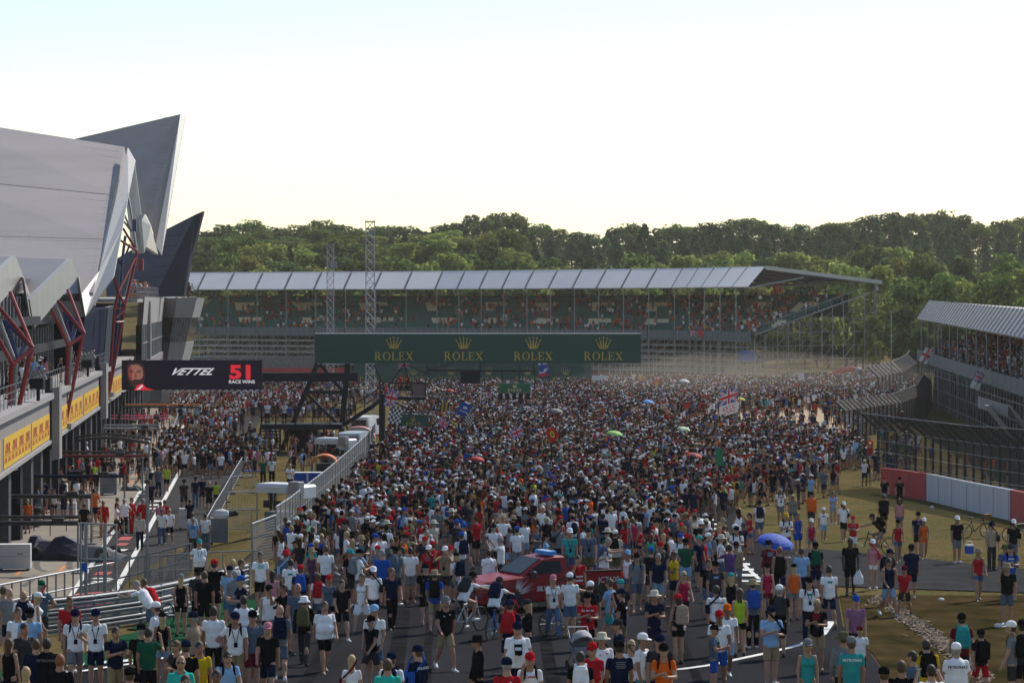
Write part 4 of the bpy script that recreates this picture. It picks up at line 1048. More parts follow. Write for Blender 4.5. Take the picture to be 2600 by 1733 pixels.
def debris_fence(name, pts, H, over, lab, step=2.2, m=M_MESHD, zoff=0.0, lean=(-0.9, 0.1, 0.85)):
    """posts whose tops bend towards the track, wire between"""
    P = [Vector((x, y, zoff + gz(x, y))) for x, y in pts]
    S = empty(name, P[0]); tag(S, lab, 'fence', 'debris fences beside the track')
    fine = []
    for a, b in zip(P, P[1:]):
        n = max(1, int((b - a).length / step)); fine += [a.lerp(b, i / n) for i in range(n)]
    fine.append(P[-1])
    U = Vector((0, 0, 1)); Lq = Vector(lean) * over
    uv_strip('wire_mesh', [fine, [p + U * H for p in fine], [p + U * H + Lq for p in fine]], m, S)
    for p in fine:
        mb = MB(); mb.path([p - U * 0.1, p + U * H, p + U * H + Lq], 0.10, 4); mb.build('post', M_POSTD, S)
    mb = MB()
    for t in (0.25, 0.5, 0.75, 1.0): mb.path([p + U * H * t + Vector((-0.05, 0, 0)) for p in fine], 0.025, 4)
    mb.path([p + U * H + Lq for p in fine], 0.035, 4)
    mb.build('cables', M_STEELD, S)
    return fine
debris_fence('debris_fence', [(23.3, 181), (25.0, 172), (26.6, 158), (27.6, 146), (28.6, 134), (30.2, 118)], 2.7, 1.25, 'dark debris fence standing directly behind the red and white wall', 1.75, zoff=0.9)
debris_fence('debris_fence', [(28.2, 241), (31.5, 250), (36.0, 262), (41.5, 285), (46.0, 312)], 2.5, 0.95, 'black debris fence with bent posts running back beyond the wall', 1.55)
debris_fence('debris_fence', [(42.5, 330), (47.5, 345), (53.0, 372), (56.5, 395)], 2.8, 1.4, 'farthest dark debris fence below the trees', 2.0)

def concrete_wall():
    top = [(2236, 1173, 1252), (2352, 1201, 1270), (2458, 1223, 1296), (2564, 1244, 1321), (2700, 1268, 1357), (2960, 1268, 1425)]
    S = empty('concrete_wall', G(2354, 1272)); tag(S, 'low concrete wall painted in long red and white blocks', 'wall')
    mr, mw = mat('wall_red_paint', (0.50, 0.055, 0.055), 0.6, 0.10, 1.2, streak=(2, 2, 0.3)), mat('wall_white_paint', (0.60, 0.60, 0.64), 0.6, 0.08, 1.2, streak=(2, 2, 0.3))
    segs = [(0, 1, mr), (1, 2, mw), (2, 3, mw), (3, 4, mr), (4, 5, mw)]
    for a, b, m in segs:
        p, q = G(top[a][0], top[a][2]), G(top[b][0], top[b][2]); U = Vector((0, 0, 1.58)); e = (q - p) * 0.003
        mb = MB(); mb.prism([p + e, q - e, q - e + U, p + e + U], (0.35, 0.12, 0)); mb.build('wall_block', m, S)
        for t in (.3, .62, .97):
            c_ = p.lerp(q, t); mb = MB(); mb.box(c_ + Vector((-.004, -.012, .79)), (.02, .02, 1.56)); mb.build('wall_joint', M_PARA, S)
concrete_wall()

def guardrail():
    P = [Vector((x, y, gz(x + .3, y - .1))) for x, y in ((-17.2, 69.2), (-15.4, 72.2), (-13.9, 74.6), (-12.8, 76.5), (-11.6, 78.6), (-10.6, 81.0), (-9.9, 84.2), (-9.2, 88.5), (-8.6, 92.5))]
    S = empty('guardrail', P[2]); tag(S, 'triple steel guardrail curving past the railing in the lower corner', 'guardrail')
    U = Vector((0, 0, 1)); fine = []
    for a, b in zip(P, P[1:]): fine += [a, a.lerp(b, 0.5)]
    fine.append(P[-1])
    prof = [(0.0, 0.0), (0.02, 0.045), (-0.06, 0.085), (-0.06, 0.125), (0.02, 0.165), (-0.06, 0.205), (-0.06, 0.245), (0.02, 0.285), (0.0, 0.31)]
    for i, z0 in enumerate((0.08, 0.42, 0.76)):
        rows = []
        for j, p in enumerate(fine):
            d = (fine[min(j + 1, len(fine) - 1)] - fine[max(j - 1, 0)]); d.z = 0; d.normalize(); nrm = Vector((-d.y, d.x, 0))
            if nrm.y > 0: nrm = -nrm
            rows.append([p - nrm * o + U * (z0 + h) for o, h in prof] + [p - nrm * (o) - nrm * 0.012 + U * (z0 + h) for o, h in reversed(prof)])
        mb = MB(); mb.loft(rows, 0, True, True); mb.build('rail', M_STEELD, S)
    for j, p in enumerate(fine[::1]):
        mb = MB(); mb.box(p + Vector((0.02, 0.16, 0.5)), (0.1, 0.14, 1.1)); mb.build('post', M_STEELD, S)
guardrail()

def railing(name, pts, H, n, lab, r=0.035, bars=0, dz=None):
    """metal railing along ground pixels: n bays"""
    P = [G(x, y) for x, y in pts]
    if dz is not None: P = [Vector((p.x, p.y, dz)) for p in P]
    S = empty(name, P[0]); tag(S, lab, 'railing'); U = Vector((0, 0, 1)); fine = []
    for a, b in zip(P, P[1:]):
        k = max(1, int(round(n * (b - a).length / sum((q - p).length for p, q in zip(P, P[1:]))))); fine += [a.lerp(b, i / k) for i in range(k)]
    fine.append(P[-1])
    for p in fine:
        mb = MB(); mb.tube(p, p + U * H, r, 5); mb.build('post', M_STEEL, S)
    mb = MB(); mb.path([p + U * H for p in fine], r * 1.2, 6); mb.build('top_rail', M_STEEL, S)
    mb = MB(); mb.path([p + U * (H * 0.42) for p in fine], r, 6); mb.build('lower_rail', M_STEEL, S)
    if bars:
        mb = MB()
        for a, b in zip(fine, fine[1:]):
            for i in range(1, bars): mb.tube(a.lerp(b, i / bars) + U * 0.1, a.lerp(b, i / bars) + U * (H - .02), 0.01, 4)
        tag(mb.build('bars', M_STEEL, S), kind='stuff')
railing('railing', [(-40, 1572), (120, 1536), (290, 1500), (485, 1452)], 1.15, 20, 'galvanised two-rail railing across the end of the pit lane')
railing('crowd_barrier', [(350, 1478), (480, 1475), (655, 1472)], 1.05, 6, 'crowd barrier with thin bars behind the guardrail', 0.022, 9)
# ---------------------------------------------------------------- vehicles and gear
M_TRUCK = mat('deep_red_car_paint', (0.23, 0.008, 0.014), 0.38, 0.06, 1.0, spec=0.25)
M_TYREB = mat('tyre_rubber', (0.02, 0.02, 0.021), 0.85, 0.15, 6.0)
M_RIM = mat('alloy_rim', (0.32, 0.32, 0.34), 0.35, 0.1, metal=0.8)
M_LAMP = mat('lamp_glass', (0.6, 0.6, 0.62), 0.15, 0.05)
M_TAIL = mat('tail_lamp_red', (0.5, 0.02, 0.02), 0.2, 0.05)
M_BLUEL = mat('blue_beacon', (0.04, 0.22, 0.62), 0.2, 0.05)
M_CGLASS = mat('car_glass', (.010, .016, .02), .3, .2, 1.0, spec=.2)
M_PLAS = mat('black_plastic', (0.02, 0.02, 0.022), 0.5, 0.15, 8.0)
M_WPRINT = mat('white_print', (0.66, 0.66, 0.68), 0.5, 0.04)
M_CARW = mat('white_equipment_paint', (0.62, 0.62, 0.63), 0.45, 0.06, 1.5)
M_CASE = mat('grey_flight_case', (0.16, 0.17, 0.19), 0.55, 0.12, 2.0)
M_NAVYC = mat('navy_car_cover', (0.012, 0.016, 0.04), 0.6, 0.2, 2.0, 0.5, 4.0)
M_ORANGE = mat('orange_paint_gloss', (0.72, 0.20, 0.02), 0.35, 0.05)
M_PINK = mat('pink_steel', (0.62, 0.08, 0.22), 0.45, 0.05)
M_BROWN = mat('wicker', (0.20, 0.09, 0.04), 0.8, 0.2, 12)
M_PALEB = mat('pale_blue_paint', (0.20, 0.42, 0.62), 0.5, 0.05)

def pickup_truck():
    c = G(1228, 1556); fw = R_(28)
    T = empty('pickup_truck', c, 0); T['local'] = 1; tag(T, 'dark red pickup truck with SILVERSTONE on its door, hemmed in by the crowd', 'truck')
    T.rotation_euler = (0, 0, fw); T.location = c + Vector((math.cos(fw) * 1.62 - math.sin(fw) * 0.78, math.sin(fw) * 1.62 + math.cos(fw) * 0.78, 0))
    T.location.x += .66; T.scale = (.94, .96, .96); T.location.z = gz(T.location.x, T.location.y)
    HW = 0.88
    def hull(secs, name, m, par=T, smooth=True):
        mb = MB(); rings = []
        for x, zb, zt, wb, wt in secs:
            zm = zb + (zt - zb) * 0.55
            rings.append([Vector(p) for p in ((x, -wb * .96, zb), (x, -wb, zb + .06), (x, -(wb + .02), zm), (x, -wt, zt - .05), (x, -wt + .08, zt), (x, wt - .08, zt), (x, wt, zt - .05), (x, wb + .02, zm), (x, wb, zb + .06), (x, wb * .96, zb))])
        mb.loft(rings, 0, True); return mb.build(name, m, par)
    body = hull([(-2.62, .42, .84, .62, .58), (-2.56, .36, .96, .80, .74), (-2.30, .34, 1.05, .87, .82), (-1.85, .42, 1.12, HW, .84), (-1.25, .42, 1.17, HW, .86), (-1.0, .36, 1.19, HW, .87), (0.52, .36, 1.20, HW, .87), (0.56, .36, 1.20, HW, .87)], 'body', M_TRUCK)
    mb = MB()      # load bed with open top
    for s in (-1, 1): mb.bbox((1.55, s * 0.83, 0.83), (1.98, 0.12, 0.78), 0, 0, 0.03)
    mb.box((1.55, 0, 0.60), (1.98, 1.6, 0.08)); mb.bbox((2.50, 0, 0.83), (0.09, 1.72, 0.74), 0, 0, 0.03); mb.box((0.60, 0, 0.86), (0.06, 1.6, 0.66))
    mb.build('load_bed', M_TRUCK, T)
    for s in (-1, 1):
        mb = MB(); mb.box((1.55, s * 0.83, 1.235), (2.0, 0.15, 0.035)); mb.build('bed_rail', M_PLAS, T)
    # cab
    mb = MB(); rings = []
    for x, zt, w in ((-1.18, 1.18, .80), (-0.35, 1.66, .66), (-0.2, 1.71, .66), (0.35, 1.73, .66), (0.50, 1.70, .66), (0.55, 1.19, .80)):
        rings.append([Vector((x if zt < 1.2 else x, -w, zt)), Vector((x, -w + .06, zt + .03)), Vector((x, w - .06, zt + .03)), Vector((x, w, zt))])
    def cabsec(x, z0, z1, w0, w1): return [Vector((x, -w0, z0)), Vector((x, -w1, z1 - .04)), Vector((x, -w1 + .07, z1)), Vector((x, w1 - .07, z1)), Vector((x, w1, z1 - .04)), Vector((x, w0, z0))]
    mb.loft([cabsec(-1.15, 1.15, 1.20, .82, .80), cabsec(-0.75, 1.15, 1.46, .83, .72), cabsec(-0.32, 1.15, 1.68, .83, .67), cabsec(0.1, 1.15, 1.74, .83, .66), cabsec(0.48, 1.15, 1.74, .83, .66), cabsec(0.56, 1.15, 1.68, .83, .67)], 0, True)
    mb.build('cab', M_TRUCK, T)
    for s in (-1, 1):
        def sd(x, z): 
            t = (z - 1.15) / .57; return Vector((x, s * (.845 - .165 * t), z))
        mb = MB(); q = [sd(-0.92, 1.23), sd(0.30, 1.23), sd(0.32, 1.60), sd(-0.30, 1.60), sd(-0.62, 1.44)]; mb.prism(q, (0, s * 0.006, 0)); mb.build('side_window', M_CGLASS, T)
        mb = MB(); mb.bbox((-0.80, s * 0.98, 1.24), (0.16, 0.22, 0.20), 0, 0, 0.04); mb.build('wing_mirror', M_PLAS, T)
        mb = MB(); mb.box((0.22, s * 0.905, 1.03), (0.2, 0.03, 0.05)); mb.build('door_handle', M_PLAS, T)
        mb = MB(); mb.box((0.40, s * 0.902, 0.80), (0.014, 0.012, 0.75)); mb.box((-0.86, s * 0.902, 0.78), (0.014, 0.012, 0.7)); mb.build('door_gap', M_PLAS, T)
        mb = MB(); mb.bbox((2.50, s * 0.82, 0.98), (0.16, 0.16, 0.34), 0, 0, 0.02); mb.build('tail_lamp', M_TAIL, T)
        mb = MB(); mb.bbox((-2.42, s * 0.74, 0.90), (0.34, 0.22, 0.14), 0, 0, 0.03); mb.build('headlight', M_LAMP, T)
    mb = MB(); mb.prism([(-1.12, -.70, 1.22), (-0.36, -.60, 1.66), (-0.36, .60, 1.66), (-1.12, .70, 1.22)], (-0.02, 0, 0.03)); mb.build('windscreen', M_CGLASS, T)
    mb = MB(); mb.box((0.60, 0, 1.46), (0.05, 1.3, 0.04))
    for y in (-.66, -.4, -.13, .13, .4, .66): mb.tube((0.62, y, 1.2), (0.62, y, 1.74), 0.022, 5)
    mb.tube((0.62, -.66, 1.74), (0.62, .66, 1.74), 0.03, 5); mb.build('headboard_bars', M_PLAS, T)
    mb = MB(); mb.bbox((0.12, -0.1, 1.83), (0.34, 0.9, 0.13), 0, 0, 0.03); mb.build('light_bar', M_BLUEL, T)
    mb = MB(); mb.bbox((-2.55, 0, 0.52), (0.24, 1.62, 0.26), 0, 0, 0.04); mb.build('front_bumper', M_TRUCK, T)
    for x in (-1.62, 1.55):
        for s in (-1, 1):
            mb = MB(); mb.ring((x, s * 0.80, 0.385), 0.27, 0.115, (0, 1, 0), 22, 8); w = mb.build('wheel', M_TYREB, T, True, (x, s * 0.80, 0.385))
            mb = MB()
            mb.ring((0, 0, 0), 0.20, 0.035, (0, 1, 0), 18, 5)
            for k in range(6):
                a = k * math.pi / 3; mb.tube((0, s * 0.05, 0), (0.2 * math.cos(a), s * 0.05, 0.2 * math.sin(a)), 0.03, 4)
            mb.tube((0, s * 0.02, 0), (0, s * 0.09, 0), 0.06, 8)
            r = link('rim', mb.mesh('rim', M_RIM), w, (0, 0, 0)); r.matrix_parent_inverse = Matrix()
            mb = MB()
            pr = [(0.50 * math.cos(R_(a)), 0.50 * math.sin(R_(a))) for a in range(-20, 201, 20)]
            mb.prism([(x + a, s * 0.885, 0.385 + b) for a, b in pr], (0, s * 0.008, 0)); mb.build('wheel_arch', M_PLAS, T)
    mb = MB(); mb.box((-.2, 0, .37), (2.3, 1.7, .08)); mb.build('sill', M_PLAS, T)
    mb = MB(); mb.box((-2.64, 0, .78), (.06, .9, .16)); mb.build('grille', M_PLAS, T)
    # graphics on the near side (-Y local)
    mb = MB(); rnd = random.Random(3)
    for k in range(15):
        a = R_(8 + k * 5.4); L1 = rnd.uniform(0.35, 1.05); o = Vector((-1.42, -0.909, 0.62)); d = Vector((math.cos(a), 0, math.sin(a))); nrm = Vector((-d.z, 0, d.x)) * 0.016
        t = o + d * (L1); 
        if t.z > 1.12: t = o + d * (0.52 / max(d.z, .2))
        off = Vector((0, -0.0008 * k, 0)); mb.add([o + d * 0.15 - nrm * .3 + off, o + d * 0.5 * (t - o).length - nrm * 0.7 + off, t + off, o + d * 0.5 * (t - o).length + nrm * 0.7 + off], [(0, 1, 2, 3)])
    mb.build('splash_graphic', M_WPRINT, T)
    mb = MB(); put(mb, text_polys('SILVERSTONE', 1.0, 0.25, 0.02), (-0.02, -0.912, 0.70), (1, 0, 0), (0, 0, 1), 0.21); mb.build('lettering', M_WPRINT, T)
    mb = MB(); put(mb, text_polys('JCT600', 1.0, 0.0, 0.0), (2.02, -0.912, 0.86), (1, 0, 0), (0, 0, 1), 0.26); mb.build('lettering', M_WPRINT, T)
pickup_truck()

def bicycle(px, py, rz, lab, frame_m, basket=False, z=None):
    p = G(px, py); B = empty('bicycle', p, rz); B['local'] = 1; tag(B, lab, 'bicycle', 'bicycles among the crowd')
    for x in (-0.52, 0.52):
        mb = MB(); mb.ring((x, 0, 0.35), 0.33, 0.022, (0, 1, 0), 26, 5); w = mb.build('wheel', M_TYREB, B, True, (x, 0, 0.35))
        mb = MB()
        for k in range(12):
            a = k * math.pi / 6; mb.tube((0, 0.02 * (-1) ** k, 0), (0.31 * math.cos(a), 0, 0.31 * math.sin(a)), 0.003, 3)
        mb.tube((0, -.04, 0), (0, .04, 0), 0.025, 6); link('spokes', mb.mesh('spokes', M_STEEL), w, (0, 0, 0)).matrix_parent_inverse = Matrix()
    mb = MB(); bb, st, hd = (-0.08, 0, 0.33), (-0.22, 0, 0.80), (0.34, 0, 0.84)
    for a, b in ((bb, st), (bb, (0.37, 0, 0.74)), (st, hd), ((-0.52, 0, 0.35), bb), ((-0.52, 0, 0.35), (-0.2, 0, 0.74)), ((0.38, 0, 0.70), (0.52, 0, 0.35)), ((0.38, 0, 0.70), (0.32, 0, 0.98))): mb.tube(a, b, 0.02, 6)
    mb.build('frame', frame_m, B)
    mb = MB(); mb.tube((0.32, -.29, 1.0), (0.32, .29, 1.0), 0.016, 6); mb.build('handlebar', M_PLAS, B)
    mb = MB(); mb.lathe((-0.24, 0, 0.93), [(0.02, -.03), (0.075, 0), (0.07, .03), (0.01, .045)], 10, 0, 1.7, 1.0); mb.tube((-0.23, 0, 0.92), st, 0.014, 5); mb.build('saddle', M_PLAS, B)
    mb = MB(); mb.ring(bb, 0.09, 0.012, (0, 1, 0), 14, 4); mb.tube((-0.08, -.1, .33), (-0.02, -.1, .18), .012, 4); mb.tube((-0.08, .1, .33), (-0.14, .1, .48), .012, 4); mb.build('chainset', M_STEELD, B)
    if basket:
        mb = MB(); mb.hexa([Vector(q) for q in ((.40, -.16, .86), (.62, -.16, .86), (.62, .16, .86), (.40, .16, .86))], [Vector(q) for q in ((.36, -.2, 1.1), (.68, -.2, 1.1), (.68, .2, 1.1), (.36, .2, 1.1))]); mb.build('basket', M_BROWN, B)
    return B
BIKE1 = bicycle(1190, 1606, R_(52), 'mountain bicycle ridden away beside the front of the red truck', mat('pale_frame', (.45, .5, .55), .4, .05))
BIKE2 = bicycle(1438, 1612, R_(28), 'bicycle ridden by a person in navy in front of the red truck', mat('silver_frame', (.4, .41, .42), .4, .05))
BIKE3 = bicycle(1262, 1624, R_(70), 'small bicycle ridden by a person with a dark backpack near the truck wheel', mat('blue_frame', (.03, .12, .4), .4, .05))
BIKE4 = bicycle(2226, 1408, R_(170), 'bicycle ridden across the dry grass near the side road', mat('black_frame', (.03, .03, .035), .4, .05))
bicycle(2478, 1366, R_(8), 'parked black bicycle with a brown wicker basket near the white wall', M_PLAS, True)
bicycle(2590, 1376, R_(14), 'bicycle half out of the frame below the red wall block', mat('cream_frame', (.5, .48, .4), .4, .05))
bicycle(452, 1588, R_(62), 'white bicycle leaning by the guardrail behind the standing group', mat('white_frame', (.6, .6, .62), .4, .05))

def stroller():
    p = G(1478, 1706); S = empty('stroller', p, R_(-78)); S['local'] = 1; tag(S, 'pushchair with pale grey hood pushed by a person in red team shirt', 'stroller')
    hood = MB(); R = []
    for k in range(7):
        a = R_(185 - k * 24); R.append([Vector((.36 * math.cos(R_(b)) * math.cos(a), .27 * math.sin(R_(b)) / math.sin(R_(75)), .66 + .36 * math.cos(R_(b)) * math.sin(a))) for b in (-75, -45, -15, 15, 45, 75)])
    hood.loft(R, 0, False, False)
    hood.loft([[v * .97 for v in reversed(r)] for r in R], 0, False, False); hood.build('hood', mat('stroller_hood', (.36, .35, .37), .8, .08), S, True)
    mb = MB(); mb.bbox((0.0, 0, 0.55), (0.5, 0.44, 0.16), 0, 0, 0.05); mb.box((-.2, 0, .72), (.08, .42, .36), 0, 0, 0, R_(-18)); mb.build('seat', M_CASE, S)
    mb = MB(); mb.bbox((0.05, 0, 0.30), (0.45, 0.36, 0.18), 0, 0, 0.04); mb.build('storage_basket', M_PLAS, S)
    mb = MB()
    for s in (-1, 1): mb.path([(0.42, s * .22, .2), (-.1, s * .24, .62), (-.5, s * .24, 1.02)], .016, 6); mb.tube((-.42, s * .26, .2), (.05, s * .24, .52), .016, 6)
    mb.tube((-.5, -.24, 1.02), (-.5, .24, 1.02), .02, 6); mb.build('frame', M_STEEL, S)
    for x in (.42, -.42):
        for s in (-1, 1): mb = MB(); mb.ring((x, s * .26, .14), .11, .03, (0, 1, 0), 14, 6); mb.build('wheel', M_TYREB, S)
stroller()

def umbrella(px, py, Y, r, cols, lab, tilt=(0.15, 0.1), pole=1.3):
    Y = Y if Y < 120 else F * (CH - 2.25) / (py + 6 - HY)
    p = W(px, py, Y); U = empty('umbrella', p); U['local'] = 1; tag(U, lab, 'umbrella', 'umbrellas held up in the crowd'); U.rotation_euler = (tilt[0], tilt[1], 0.2); r *= 1.0 if Y < 120 else .78
    n = 8
    for i in range(n):
        a0, a1 = 2 * math.pi * i / n, 2 * math.pi * (i + 1) / n; mb = MB(); rows = []
        for k in range(6):
            t = k / 5; rr = r * math.sin(t * 1.25) / math.sin(1.25); zz = r * 0.42 * (math.cos(t * 1.25) - 0.3) / 0.7
            am = 0.5 * (a0 + a1); sag = 0.94 if k == 5 else 0.97
            rows.append([Vector((rr * math.cos(a0), rr * math.sin(a0), zz)), Vector((rr * sag * math.cos(am), rr * sag * math.sin(am), zz)), Vector((rr * math.cos(a1), rr * math.sin(a1), zz))])
        mb.loft(rows, 0, False, False); mb.loft([[v - Vector((0, 0, .012)) for v in reversed(q)] for q in rows], 0, False, False)
        mb.build('panel', cols[i % len(cols)], U)
    mb = MB(); mb.tube((0, 0, -pole), (0, 0, r * .46), 0.012, 6); mb.build('shaft', M_STEELD, U)
cl = lambda n, c: mat('cloth_' + n, c, 0.75, 0.08, 3.0)
C_BLUE, C_RED, C_WHITE, C_LIME, C_GREY, C_SKY, C_YEL, C_BLK, C_GRN, C_PALE = cl('blue', (.012, .07, .42)), cl('red', (.42, .015, .025)), cl('white', (.66, .66, .66)), cl('lime', (.28, .50, .12)), cl('grey', (.2, .19, .18)), cl('sky', (.10, .32, .62)), cl('yellow', (.5, .48, .06)), cl('black', (.02, .02, .022)), cl('green', (.02, .20, .09)), cl('pale', (.5, .46, .40))
umbrella(1968, 1378, 101, 0.68, [C_BLUE], 'bright blue umbrella held over people near the hatched marking', (0.30, 0.12), 1.0)
umbrella(1212, 1166, 190, 0.55, [C_RED], 'plain red umbrella in the dense crowd below the flags')
umbrella(1646, 1021, 312, 0.72, [C_SKY], 'pale blue umbrella far back in the crowd')
umbrella(1560, 1102, 240, 0.78, [C_LIME], 'lime green umbrella in the middle of the crowd')
umbrella(1735, 1090, 250, 0.66, [C_LIME, C_WHITE], 'green and white umbrella near the open gravel')
umbrella(1762, 1158, 195, 0.66, [C_RED, C_RED, C_BLK], 'red and black umbrella in the crowd left of the hatched marking')
umbrella(1880, 1014, 330, 0.62, [C_YEL], 'yellow umbrella beside the large union flag')
umbrella(1412, 1044, 300, 0.75, [C_GREY], 'dark grey umbrella in the crowd below the start lights')
umbrella(1738, 968, 380, 0.78, [C_WHITE], 'white umbrella at the back of the crowd')
umbrella(1143, 992, 330, 0.6, [C_RED], 'small red umbrella behind the starter rostrum')

def flag(px, py, Y, w, h, fn, mats, lab, ang=0.0, slope=0.0, pole=None, nx=30, ny=20, amp=0.07):
    """cloth hanging from a pole at its right or left edge; fn(u, v) gives the material index"""
    o = W(px, py, Y); Fg = empty('flag', o); Fg['local'] = 1; tag(Fg, lab, 'flag', 'flags waved above the crowd')
    vs_, fs, mi = [], [], []
    for j in range(ny + 1):
        for i in range(nx + 1):
            u, v = i / nx, j / ny
            x = w * u; z = -h * v + slope * w * u
            y = amp * math.sin(u * 7 + v * 2.5) * (0.3 + u) * w
            vs_.append((x * math.cos(ang) - z * math.sin(ang), y, x * math.sin(ang) + z * math.cos(ang)))
    for j in range(ny):
        for i in range(nx):
            fs.append((j * (nx + 1) + i, (j + 1) * (nx + 1) + i, (j + 1) * (nx + 1) + i + 1, j * (nx + 1) + i + 1)); mi.append(fn((i + .5) / nx, (j + .5) / ny))
    me = bpy.data.meshes.new('cloth'); me.from_pydata(vs_, [], fs)
    for m in mats: me.materials.append(m)
    me.polygons.foreach_set('material_index', mi); me.polygons.foreach_set('use_smooth', [True] * len(fs)); me.update()
    link('cloth', me, Fg)
    if pole:
        mb = MB(); mb.tube((pole[0], 0.02, pole[1]), (pole[2], 0.02, pole[3]), 0.022, 6); mb.build('pole', M_PLAS, Fg)
def uj(u, v):
    """union flag: 0 blue, 1 white, 2 red"""
    x, y = u - .5, (v - .5)
    if abs(x) < .055 or abs(y) < .09: return 2
    if abs(x) < .10 or abs(y) < .16: return 1
    d = min(abs(x - y), abs(x + y))
    return 2 if d < .035 else (1 if d < .10 else 0)
UJ = [cl('flag_blue', (.03, .07, .32)), C_WHITE, cl('flag_red', (.55, .02, .035))]
rl = random.Random(8)
def uj_lions(u, v):
    if v < .56: return uj(u, v / .56)
    w_ = (v - .56) / .44
    for c in (.28, .52, .76):
        if abs(w_ - c - .05 * math.sin(u * 26 + c * 9)) < .055 and .18 < u < .85 and math.sin(u * 38 + c * 20) > -.55: return 2
    return 1
flag(1826, 996, 262, 1.75, 2.35, uj_lions, UJ, 'large union flag with red lions flying above the gravel edge', 0.0, 0.33, (1.80, 0.7, 2.05, -5.4), 40, 44, 0.05)
flag(984, 985, 205, 0.85, 1.25, uj, UJ, 'union flag hanging below the starter rostrum', -0.22, 0, (0, .5, .6, -3))
chk = lambda u, v: (int(u * 6) + int(v * 7)) % 2
flag(992, 1028, 205, 0.95, 1.3, chk, [C_WHITE, C_BLK], 'chequered flag hanging under the union flag by the rostrum', -0.2)
flag(1170, 1018, 232, 0.95, 1.1, lambda u, v: 1 if (abs(v - .35) < .10 and .35 < u < .75) or (abs(v - .65) < .07 and .2 < u < .85 and int(u * 14) % 2) else 0, [C_BLUE, C_WHITE], 'blue flag with white print above the crowd', -0.35, 0, (.1, .6, .5, -4))
flag(1184, 1046, 232, 0.7, 1.0, chk, [C_WHITE, C_BLK], 'chequered flag below the blue flag in the crowd', -0.15)
def emblem(u, v): return 2 if abs(u - .5) < .06 and abs(v - .48) < .14 else (1 if ((u - .5) / .20) ** 2 + ((v - .48) / .27) ** 2 < 1 else 0)
RD = [cl('rally_red', (.52, .012, .015)), cl('emblem_yellow', (.62, .45, .03)), C_BLK]
flag(1384, 1098, 192, 0.75, 0.85, emblem, RD, 'red flag with yellow shield in front of the small green board', 0.5, 0.2, (.75, .5, .5, -3))
flag(1658, 966, 345, 0.9, 0.8, emblem, RD, 'red flag with yellow shield at the back of the crowd', 0.1, .2, (.9, .3, .95, -3.4))
flag(1962, 722, 430, 1.2, 1.3, emblem, RD, 'red flag with yellow shield hung inside the far grandstand', 0.1)
flag(1772, 838, 420, .7, 1.1, lambda u, v: 0, RD, 'plain red flag on the parapet of the far grandstand', 0.2)
flag(1752, 838, 421, .8, .9, uj, UJ, 'small union flag on the parapet of the far grandstand', 0.0)
flag(1366, 922, 300, 0.95, .95, lambda u, v: (1 if v < .2 else (0 if v < .35 else 1)) if abs(u - .4) > .1 and v < .35 else 0, [UJ[0], C_WHITE], 'blue cross flag hanging under the green start sign', 0.12)
flag(1368, 940, 300, 1.1, .75, lambda u, v: 0 if u > .5 + abs(v - .5) * .95 else (1 if v < .5 else 2), UJ, 'white red and blue triangle flag under the green start sign', 0.25, 0, (1.05, 1, 1.1, -2.6))
flag(1292, 1092, 196, .95, .75, uj, UJ, 'small union flag in the crowd above the lower flags', 0.35, .1, (.5, .4, .6, -3))
flag(1112, 1034, 240, 1.0, .6, lambda u, v: int(u * 5 + v * 2) % 2, [cl('gold', (.55, .38, .03)), C_BLK], 'yellow and black flag left of the blue flag', 0.35, .2, (.0, .4, .6, -4))
flag(1118, 1058, 214, .8, .6, uj, UJ, 'union flag in the crowd beside the yellow and black flag', -0.5)
flag(1010, 917, 235, 1.05, .6, uj, UJ, 'union flag tied at the top of the starter rostrum', 0.0)
flag(2350, 880, 300, .9, 1.6, lambda u, v: 2 if abs(u - .5) < .1 or abs(v - .5) < .08 else 1, UJ, 'white flag with red cross by the side grandstand', -0.45, 0, (0, .5, .5, -3.5))
flag(2478, 940, 240, .8, 1.5, lambda u, v: uj(u, min(1, v * 1.6)) if v < .6 else 1, UJ, 'union flag with white tail hanging from the side grandstand', -0.35)
flag(1815, 1140, 168, .45, 1.0, lambda u, v: 0, [C_GRN], 'dark green flag furled on a pole in the crowd', 0.1, 0, (.2, .2, .25, -2.2))
flag(1032, 1406, 118, .4, 1.35, lambda u, v: 1 if (u - .5) ** 2 + (v - .3) ** 2 < .02 else 0, [C_GRN, C_YEL], 'green flag draped down the back of a person left of the truck', 0.0)

# ---------------------------------------------------------------- pit lane gear
def boom(x0, x1, y, m, lab, h=2.35, r=0.10, arch=0.0, second=None, leg=True):
    Y = F * (CH - h) / (y - HY); S = empty('pit_gantry', Vector((W(x0, y, Y).x, Y, 0))); tag(S, lab, 'gantry', 'equipment gantries over the garages')
    a, b = W(x0, y, Y), W(x1, y, Y); n = 8 if arch else 1; mb = MB()
    P = [a.lerp(b, i / n) + Vector((0, 0, arch * math.sin(math.pi * i / n))) for i in range(n + 1)]
    mb.path(P, r, 6); mb.build('beam', m, S)
    if second:
        mb = MB(); mb.path([p + Vector((0, .5, .22)) for p in P], r * .7, 6); mb.build('beam', second, S)
    mb = MB()
    for i in range(5):
        t = .15 + .18 * i; p = a.lerp(b, t); mb.tube(p, p + Vector((0, 0, -.35 - .2 * (i % 2))), .025, 4)
    mb.build('hanging_hoses', M_PLAS, S)
    if leg:
        for p in (a, b):
            mb = MB(); mb.tube(p, Vector((p.x, p.y, 0.02)), 0.05, 5); mb.box((p.x, p.y, .06), (.5, .5, .08)); mb.build('stand', M_STEELD, S)
    mb = MB(); q = a.lerp(b, .78); mb.bbox(q + Vector((0, 0, .1)), (.5, .3, .25)); mb.build('signal_box', M_PLAS, S)
